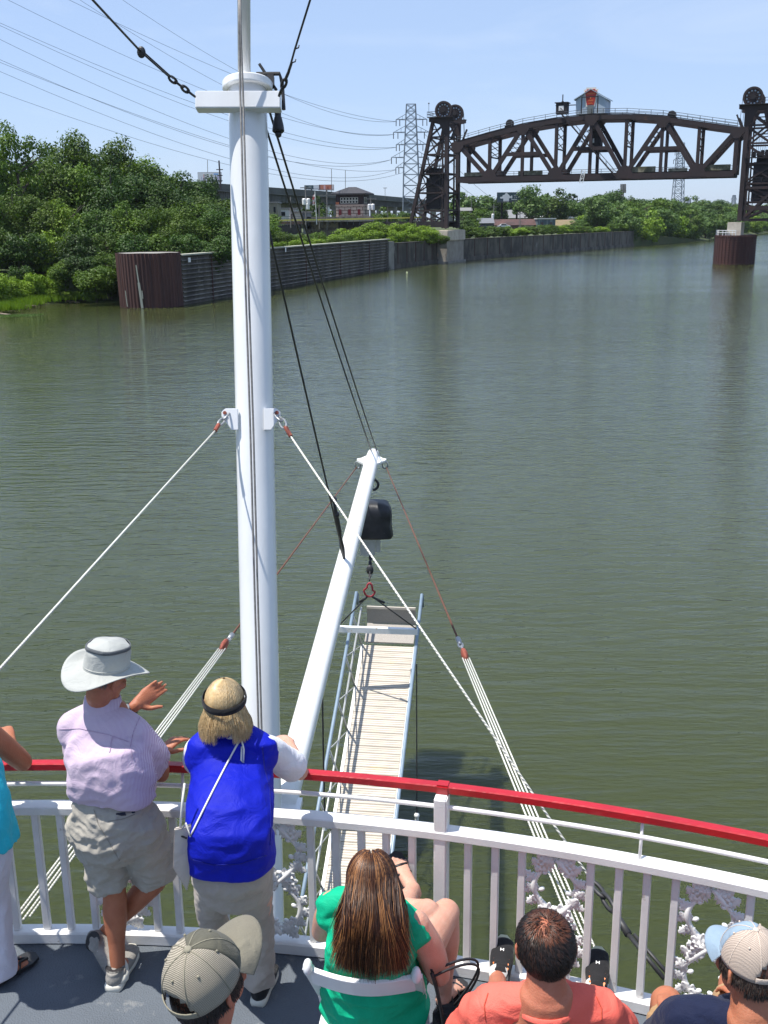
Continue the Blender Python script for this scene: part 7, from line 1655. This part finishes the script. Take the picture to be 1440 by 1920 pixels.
cr = (math.pi, 1.08)   # whorl
for i in range(9000):
    u_ = R.uniform(-.75, 1); e = math.asin(max(-1, min(1, u_))); a = R.uniform(0, 2*math.pi)
    if u_ < .55 and math.cos(a) > .35+.6*u_: continue
    if u_ < -.35 and abs(a-math.pi) > 1.25: continue
    b0 = scalp3(a, e, 1.0); dist = (b0-scalp3(math.pi, 1.2)).length
    if dist < .05 and R.random() < .50: continue
    nrm_h = (b0-hc).normalized(); flow = (b0-scalp3(math.pi, 1.25)); flow = (flow-nrm_h*flow.dot(nrm_h)); flow = flow.normalized() if flow.length > 1e-4 else hf_
    tw = nrm_h.cross(flow)*.5; dv = (flow+tw).normalized(); L = R.uniform(.016, .030)
    paths.append(([b0, b0+nrm_h*.006+dv*L*.5, b0+nrm_h*.006+dv*L], (2 if dist < .062 and R.random() < .75 else R.choices((0, 1), (3, 1))[0])))
strands(co, 'hair', paths, .0013, [hairm('hair_black_brown', (.014, .009, .007)), hairm('hair_dark_brown', (.05, .022, .013)), hairm('hair_auburn', (.13, .045, .022))])

# ---------------------------------------------------------------- seated man in navy with cap
nv = person(D(1.2, 3.2, 0), 'seated man in navy t-shirt and cream cap with pale blue brim at the right edge')
hc = P3(1402, 1812, 1.24); nk = hc+V((.01, -.05, -.15)); pel = D(1.24, 3.22, .52); sL, sR = D(1.02, 3.02, 1.0), D(1.44, 2.98, 1.0)
hL, hR = D(1.14, 3.28, .52), D(1.34, 3.28, .52); kL = P3(1250, 1880, .55); kR = D(1.45, 3.70, .55); aL, aR = D(1.17, 3.78, .09), D(1.48, 3.85, .09)
eL, eR = D(.95, 3.15, .72), D(1.56, 3.2, .74); wL, wR = D(1.08, 3.42, .66), D(1.40, 3.45, .68); mb = MB()
chain(mb, [pel, pel+V((0, -.10, .22)), (sL+sR)/2-V((0, 0, .13)), nk-V((0, 0, .03))], [(.18, .14), (.17, .13), (.18, .12), (.09, .08)], side=(1, 0, 0))
for h_, k_, a_ in ((hL, kL, aL), (hR, kR, aR)): chain(mb, [h_, (h_+k_)/2, k_], [.10, .088, .066]); chain(mb, [k_, k_+(a_-k_)*.3, a_], [.066, .062, .040]); chain(mb, [a_, a_+V((.0, .08, -.04))], [.04, .035])
for a, b, c_, t_ in ((sL, eL, wL, 1), (sR, eR, wR, -1)): chain(mb, [a, (a+b)/2, b], [.056, .052, .045]); chain(mb, [b, (b+c_)/2, c_], [.045, .043, .029]); hand(mb, c_, V((.3*t_, .9, -.1)), UPV, V((t_, .1, 0)), .4)
p_, hr, hf_, hu_ = head(mb, hc, V((-.42, 1, .04)), V((.05, -.1, 1)), 1.04, nk, .062)
remesh(mb, 'body', .006, M['tan'], nv, 4); eyes(nv, p_, 1.04, hr, hu_)
mb = MB(); chain(mb, [pel+V((0, -.01, -.05)), pel+V((0, -.05, .1)), pel+V((0, -.10, .25)), (sL+sR)/2-V((0, .03, .13)), (sL+sR)/2-V((0, 0, .015)), nk-V((0, -.005, .055))], [(.23, .18), (.225, .17), (.215, .16), (.22, .15), (.155, .09), (.085, .08)], side=(1, 0, 0), caps=(1, 0), seg=36, pw=2.2); yoke(mb, sL, sR, nk, .068)
for a, b in ((sL, eL), (sR, eR)): d = b-a; chain(mb, [a-V((0, 0, .01)), a+d*.3, a+d*.75], [.070, .076, .080], caps=(1, 0), seg=24)
M['navy'] = clothm('navy_jersey', (.008, .014, .045), (.006, .010, .034), 3, .75); remesh(mb, 'tshirt', .008, M['navy'], nv, 12, lambda c, q: folds(c, q, .008, (5, 5, 6), 41))
mb = MB(); mb.smooth = True; mb.lathe(nk-V((0, 0, .046)), (0, .3, 1), [(.093, -.008), (.096, .0), (.090, .008), (.084, 0)], 32, caps=False); mb.build('neckband', M['navy'], nv)
mb = MB()
for h_, k_ in ((hL, kL), (hR, kR)): chain(mb, [h_, h_+(k_-h_)*.5, h_+(k_-h_)*.80], [.115, .106, .098], caps=(1, 0))
chain(mb, [pel, pel+V((0, .1, 0))], [(.19, .12), (.18, .11)], side=(1, 0, 0)); remesh(mb, 'shorts', .009, clothm('tan_shorts', (.42, .27, .14), (.36, .22, .11)), nv, 4, lambda c, q: folds(c, q, .007, (9, 9, 9), 44))
for a_ in (aL, aR): shoe(nv, V((a_.x, a_.y-.07, DZ)), V((a_.x, a_.y+.25, DZ)), .30, .11, M['shoe_grey'], M['sole_cream'], M['lace_w'])
def cap(parent, hc, f, u, s, front, rear, brim, button, label=None, mesh_back=True, drop=0.0, brimL=.075):
    """baseball cap: six panel crown, curved brim, button, rear opening"""
    f = V(f).normalized(); u = V(u); u = (u-f*u.dot(f)).normalized(); r = f.cross(u); o = empty('cap', hc, parent=parent); o.location = V(hc)-wloc(parent)
    c = V(hc)+u*(.018*s)-f*.006*s; seg = 60; rings = 14; vs = []; A, B, H = .104*s, .088*s, .118*s
    for i in range(rings+1):
        e = i/rings*1.5708
        for k in range(seg):
            a = 2*math.pi*k/seg; sm = 1-.012*abs(math.cos(a*3))**12; low = .0
            vs.append(c+(f*(math.cos(a)*A*max(0, math.cos(e))**.85)+r*(math.sin(a)*B*max(0, math.cos(e))**.85))*sm+u*(H*math.sin(e)*sm))
    def piece(test, m, name):
        mb = MB(); mb.smooth = True; fs = []
        for i in range(rings):
            for k in range(seg):
                a = 2*math.pi*(k+.5)/seg; a = (a+math.pi) % (2*math.pi)-math.pi
                if test(a, i/rings): fs.append((i*seg+k, i*seg+(k+1) % seg, (i+1)*seg+(k+1) % seg, (i+1)*seg+k))
        mb.add(vs, fs); ob = mb.build(name, m, o); so_ = ob.modifiers.new('t', 'SOLIDIFY'); so_.thickness = .002; so_.offset = -1; return ob
    hole = lambda a, e: abs(abs(a)-math.pi) < .62*(1-(e/.34)**2)**.5 if e < .34 else False
    piece(lambda a, e: abs(a) < 1.05, front, 'front_panel'); piece(lambda a, e: abs(a) >= 1.05 and not hole(a, e), rear, 'rear_panel')
    mb = MB(); mb.smooth = True; st_ = [c+f*(math.cos(a)*A*1.01)+r*(math.sin(a)*B*1.01)+u*.012*s for a in [math.pi-.66+1.32*i/10 for i in range(11)]]; mb.sweep(st_, (.003, .018*s), u); mb.build('rear_strap', button, o)
    mb = MB(); mb.smooth = True; mb.ball(c+u*H, (.010*s, .010*s, .006*s), r, u); mb.build('button', button, o)
    for k in range(6):
        a = math.pi/6+math.pi/3*k; mb = MB(); mb.smooth = True; pts = [c+(f*(math.cos(a)*A*max(0, math.cos(e))**.85)+r*(math.sin(a)*B*max(0, math.cos(e))**.85))*1.004+u*(H*math.sin(e)*1.004) for e in [(.34 if abs(a-math.pi) < .7 else .02)+1.5*i/14*(1-(.3 if abs(a-math.pi) < .7 else 0)*.7) for i in range(15)]]; pts = [p for p in pts]; mb.tube(pts, .0016*s, 5); mb.build('seam', button, o)
        a = math.pi/3*k; e = .9; mb = MB(); q = c+(f*(math.cos(a)*A*max(0, math.cos(e))**.85)+r*(math.sin(a)*B*max(0, math.cos(e))**.85))*1.006+u*(H*math.sin(e)*1.006); mb.smooth = True; mb.ball(q, .0035*s, seg=8, rings=6); mb.build('eyelet', button, o)
    n = 24; m_ = 8; v2 = []
    for t in (0, 1):
        for j in range(m_+1):
            g_ = j/m_
            for i in range(n+1):
                a = -1.12+2.24*i/n; inner = f*(math.cos(a)*A*.99)+r*(math.sin(a)*B*.99); ln = brimL*s*(math.cos(a*1.30)**.55 if math.cos(a*1.30) > 0 else 0)
                v2.append(c+inner+f*(ln*g_)+r*(math.sin(a)*.010*g_*s)+u*(-.004-.024*g_*s*.9-.30*(math.sin(a)*B)**2/B*g_*1.1+.0028*t+.012))
    N1 = (m_+1)*(n+1); fs = [(t*N1+j*(n+1)+i, t*N1+j*(n+1)+i+1, t*N1+(j+1)*(n+1)+i+1, t*N1+(j+1)*(n+1)+i) for t in (0, 1) for j in range(m_) for i in range(n)]
    fs += [(m_*(n+1)+i, m_*(n+1)+i+1, N1+m_*(n+1)+i+1, N1+m_*(n+1)+i) for i in range(n)]; mb = MB(); mb.smooth = True; mb.add(v2, fs); mb.build('brim', brim, o)
    return o, c, r, f, u
def meshm(name, ca, cb, sc_=260, thr=.5):
    m = clothm(name, ca, bump=.4, bs=200); nt = m.node_tree; p = nt.nodes['Principled BSDF']; tc = N(nt, 'ShaderNodeTexCoord'); w = N(nt, 'ShaderNodeTexWave', Scale=sc_/3.0, Distortion=1.5); w.inputs['Detail'].default_value = 2; w.inputs['Detail Scale'].default_value = 2; w.bands_direction = 'Z'
    mp = N(nt, 'ShaderNodeMapping'); mp.inputs['Rotation'].default_value = (.35, .5, .3); nt.links.new(tc.outputs['Object'], mp.inputs[0]); nt.links.new(mp.outputs[0], w.inputs[0]); mr = N(nt, 'ShaderNodeMapRange'); mr.inputs[1].default_value = .25; mr.inputs[2].default_value = .7; nt.links.new(w.outputs[1], mr.inputs[0])
    nt.links.new(mixc(nt, mr.outputs[0], cb, ca), p.inputs['Base Color']); b = N(nt, 'ShaderNodeBump', Strength=.6, Distance=.002); nt.links.new(w.outputs[1], b.inputs['Height']); nt.links.new(b.outputs[0], p.inputs['Normal']); return m
capblue = clothm('pale_blue_cotton', (.26, .34, .42), (.22, .30, .38), 9); capcream = meshm('cream_mesh', (.50, .41, .34), (.36, .29, .24))
cap(nv, hc+hu_*.012, hf_+V((0, 0, .05)), hu_, 1.06, capblue, capcream, capblue, clothm('cream_trim', (.60, .50, .42)))
def nape(parent, hc, f, r, u, s, n, mats, seed, emax=.25):
    R = random.Random(seed); P_ = []
    for _ in range(n):
        a = R.uniform(.95, 5.33); e = R.uniform(-.62, emax); 
        if e < -.35 and abs(a-math.pi) > 1.0: continue
        if abs(a-math.pi) < .8 and R.random() < .4: e = R.uniform(.0, .85)
        b0 = hc+(f*(math.cos(a)*.104*math.cos(e)-.008)+r*(math.sin(a)*.081*math.cos(e))+u*(.012+math.sin(e)*.095))*s; nn = (b0-hc).normalized(); d_ = (-u+nn*.15).normalized(); L = R.uniform(.012, .022); P_.append(([b0, b0+nn*.003+d_*L*.5, b0+nn*.002+d_*L], R.randrange(len(mats))))
    strands(parent, 'hair', P_, .0013, mats)
nape(nv, hc, hf_, hr, hu_, 1.04, 2200, [hairm('hair_grizzled', (.10, .075, .06)), hairm('hair_grizzled_dark', (.03, .022, .018))], 71)

# ---------------------------------------------------------------- standing man in mesh cap, nearest the camera
cm_ = person(D(-.52, 2.5, 0), 'man in olive and beige mesh back cap seen from above behind the blonde woman')
hc = P3(392, 1842, 1.66); f = V((.50, .74, .34)); nk = hc+V((-.03, -.05, -.17)); sh = hc.z-DZ
sL, sR = hc+V((-.20, -.02, -.27)), hc+V((.16, -.16, -.27)); pel = V((hc.x-.03, hc.y-.10, DZ+.90)); lr = (sR-sL).normalized()
hL, hR = pel-lr*.09, pel+lr*.09; kL, kR = V((hL.x, hL.y+.03, DZ+.48)), V((hR.x, hR.y+.03, DZ+.48)); aL, aR = V((hL.x, hL.y, DZ+.08)), V((hR.x, hR.y, DZ+.08)); mb = MB()
for h_, k_, a_ in ((hL, kL, aL), (hR, kR, aR)): chain(mb, [h_, (h_+k_)/2, k_, k_+(a_-k_)*.3, a_], [.088, .08, .058, .06, .038]); chain(mb, [a_, a_+V((.04, .08, -.04))], [.036, .032])
chain(mb, [pel, pel+V((0, 0, .25)), (sL+sR)/2-V((0, 0, .12)), nk-V((0, 0, .03))], [(.16, .11), (.15, .11), (.18, .11), (.09, .075)], side=lr)
for a, t_ in ((sL, -1), (sR, 1)): b = a+lr*(.05*t_)-V((0, 0, .28)); c_ = b+V((.06, .12, -.20)); chain(mb, [a, (a+b)/2, b], [.052, .050, .042]); chain(mb, [b, (b+c_)/2, c_], [.042, .041, .028]); hand(mb, c_, V((.1, .2, -1)), lr*t_, V((.5, .8, 0)), .35)
p_, hr, hf_, hu_ = head(mb, hc, f, V((-.2, -.3, 1)), 1.02, nk, .060)
remesh(mb, 'body', .006, M['red_skin'], cm_, 4); eyes(cm_, p_, 1.02, hr, hu_)
mb = MB(); chain(mb, [pel+V((0, 0, -.02)), pel+V((0, 0, .2)), (sL+sR)/2-V((0, 0, .13)), (sL+sR)/2-V((0, 0, .02)), nk-V((0, 0, .06))], [(.19, .14), (.185, .135), (.20, .14), (.17, .095), (.08, .078)], side=lr, caps=(0, 0), seg=32)
for a, t_ in ((sL, -1), (sR, 1)): b = a+lr*(.05*t_)-V((0, 0, .28)); chain(mb, [a, a+(b-a)*.7], [.078, .082], caps=(1, 0))
remesh(mb, 'tshirt', .009, clothm('slate_blue_jersey', (.10, .14, .24)), cm_, 5, lambda c, q: folds(c, q, .007, (6, 6, 6), 61))
mb = MB(); chain(mb, [pel+V((0, 0, .06)), pel-V((0, 0, .08))], [(.17, .125), (.17, .125)], side=lr)
for h_, k_, a_ in ((hL, kL, aL), (hR, kR, aR)): chain(mb, [h_, k_, a_-V((0, 0, .02))], [.10, .082, .075], caps=(1, 0))
remesh(mb, 'trousers', .010, clothm('dark_jeans', (.03, .04, .07)), cm_, 4, lambda c, q: folds(c, q, .007, (8, 8, 8), 63))
for a_ in (aL, aR): shoe(cm_, V((a_.x-.03, a_.y-.06, DZ)), V((a_.x+.1, a_.y+.2, DZ)), .30, .11, M['shoe_black'], M['sole_cream'], M['lace_w'])
olive = clothm('olive_cotton', (.105, .100, .075), (.080, .078, .060), 9); oliveb = clothm('olive_brim', (.20, .185, .14), (.17, .155, .12), 9)
cap(cm_, hc+hu_*.012, hf_+V((0, 0, .03)), hu_, 1.13, olive, meshm('beige_mesh', (.38, .34, .27), (.17, .15, .115), 240), oliveb, clothm('olive_trim', (.26, .24, .18)), brimL=.085)
nape(cm_, hc, hf_, hr, hu_, 1.03, 3000, [hairm('hair_black', (.012, .010, .010)), hairm('hair_black_brown2', (.03, .02, .016))], 81, .3)
# ================================================================ labels for look-alikes: count them from the left
import collections
_by = collections.defaultdict(list)
for o in bpy.data.objects:
    if o.parent is None and o.get('group') and o.get('label'): _by[o['label']].append(o)
_ORD = 'first second third fourth fifth sixth seventh eighth ninth tenth eleventh twelfth thirteenth fourteenth fifteenth sixteenth seventeenth eighteenth nineteenth twentieth'.split()
def _ordw(i): return _ORD[i] if i < 20 else 'twenty-'+_ORD[i-20] if i < 29 else 'thirtieth' if i == 29 else 'thirty-'+_ORD[i-30]
def _sx(o): q = o.location-EYE; return q.dot(_r)/max(q.dot(_fw), .1)
for l, os_ in _by.items():
    if len(os_) < 2: continue
    for i, o in enumerate(sorted(os_, key=_sx)): o['label'] = f'{l}, {_ordw(i)} from left'
# ================================================================ haze
def haze(density):
    mb = MB(); mb.box((0, 2000, 31), (10400, 9000, 70)); h = mb.build('haze', bpy.data.materials.new('haze_air')); tag(h, 'thin summer haze over the river', kind='stuff')
    m = h.data.materials[0]; m.use_nodes = True; nt = m.node_tree; nt.nodes.clear(); out = nt.nodes.new('ShaderNodeOutputMaterial'); v = nt.nodes.new('ShaderNodeVolumePrincipled')
    v.inputs['Color'].default_value = (.80, .88, 1.0, 1); v.inputs['Density'].default_value = density; v.inputs['Anisotropy'].default_value = .3; nt.links.new(v.outputs[0], out.inputs['Volume'])
haze(.00005)
SC.cycles.volume_bounces = 0; SC.cycles.volume_step_rate = 10; SC.cycles.volume_max_steps = 32
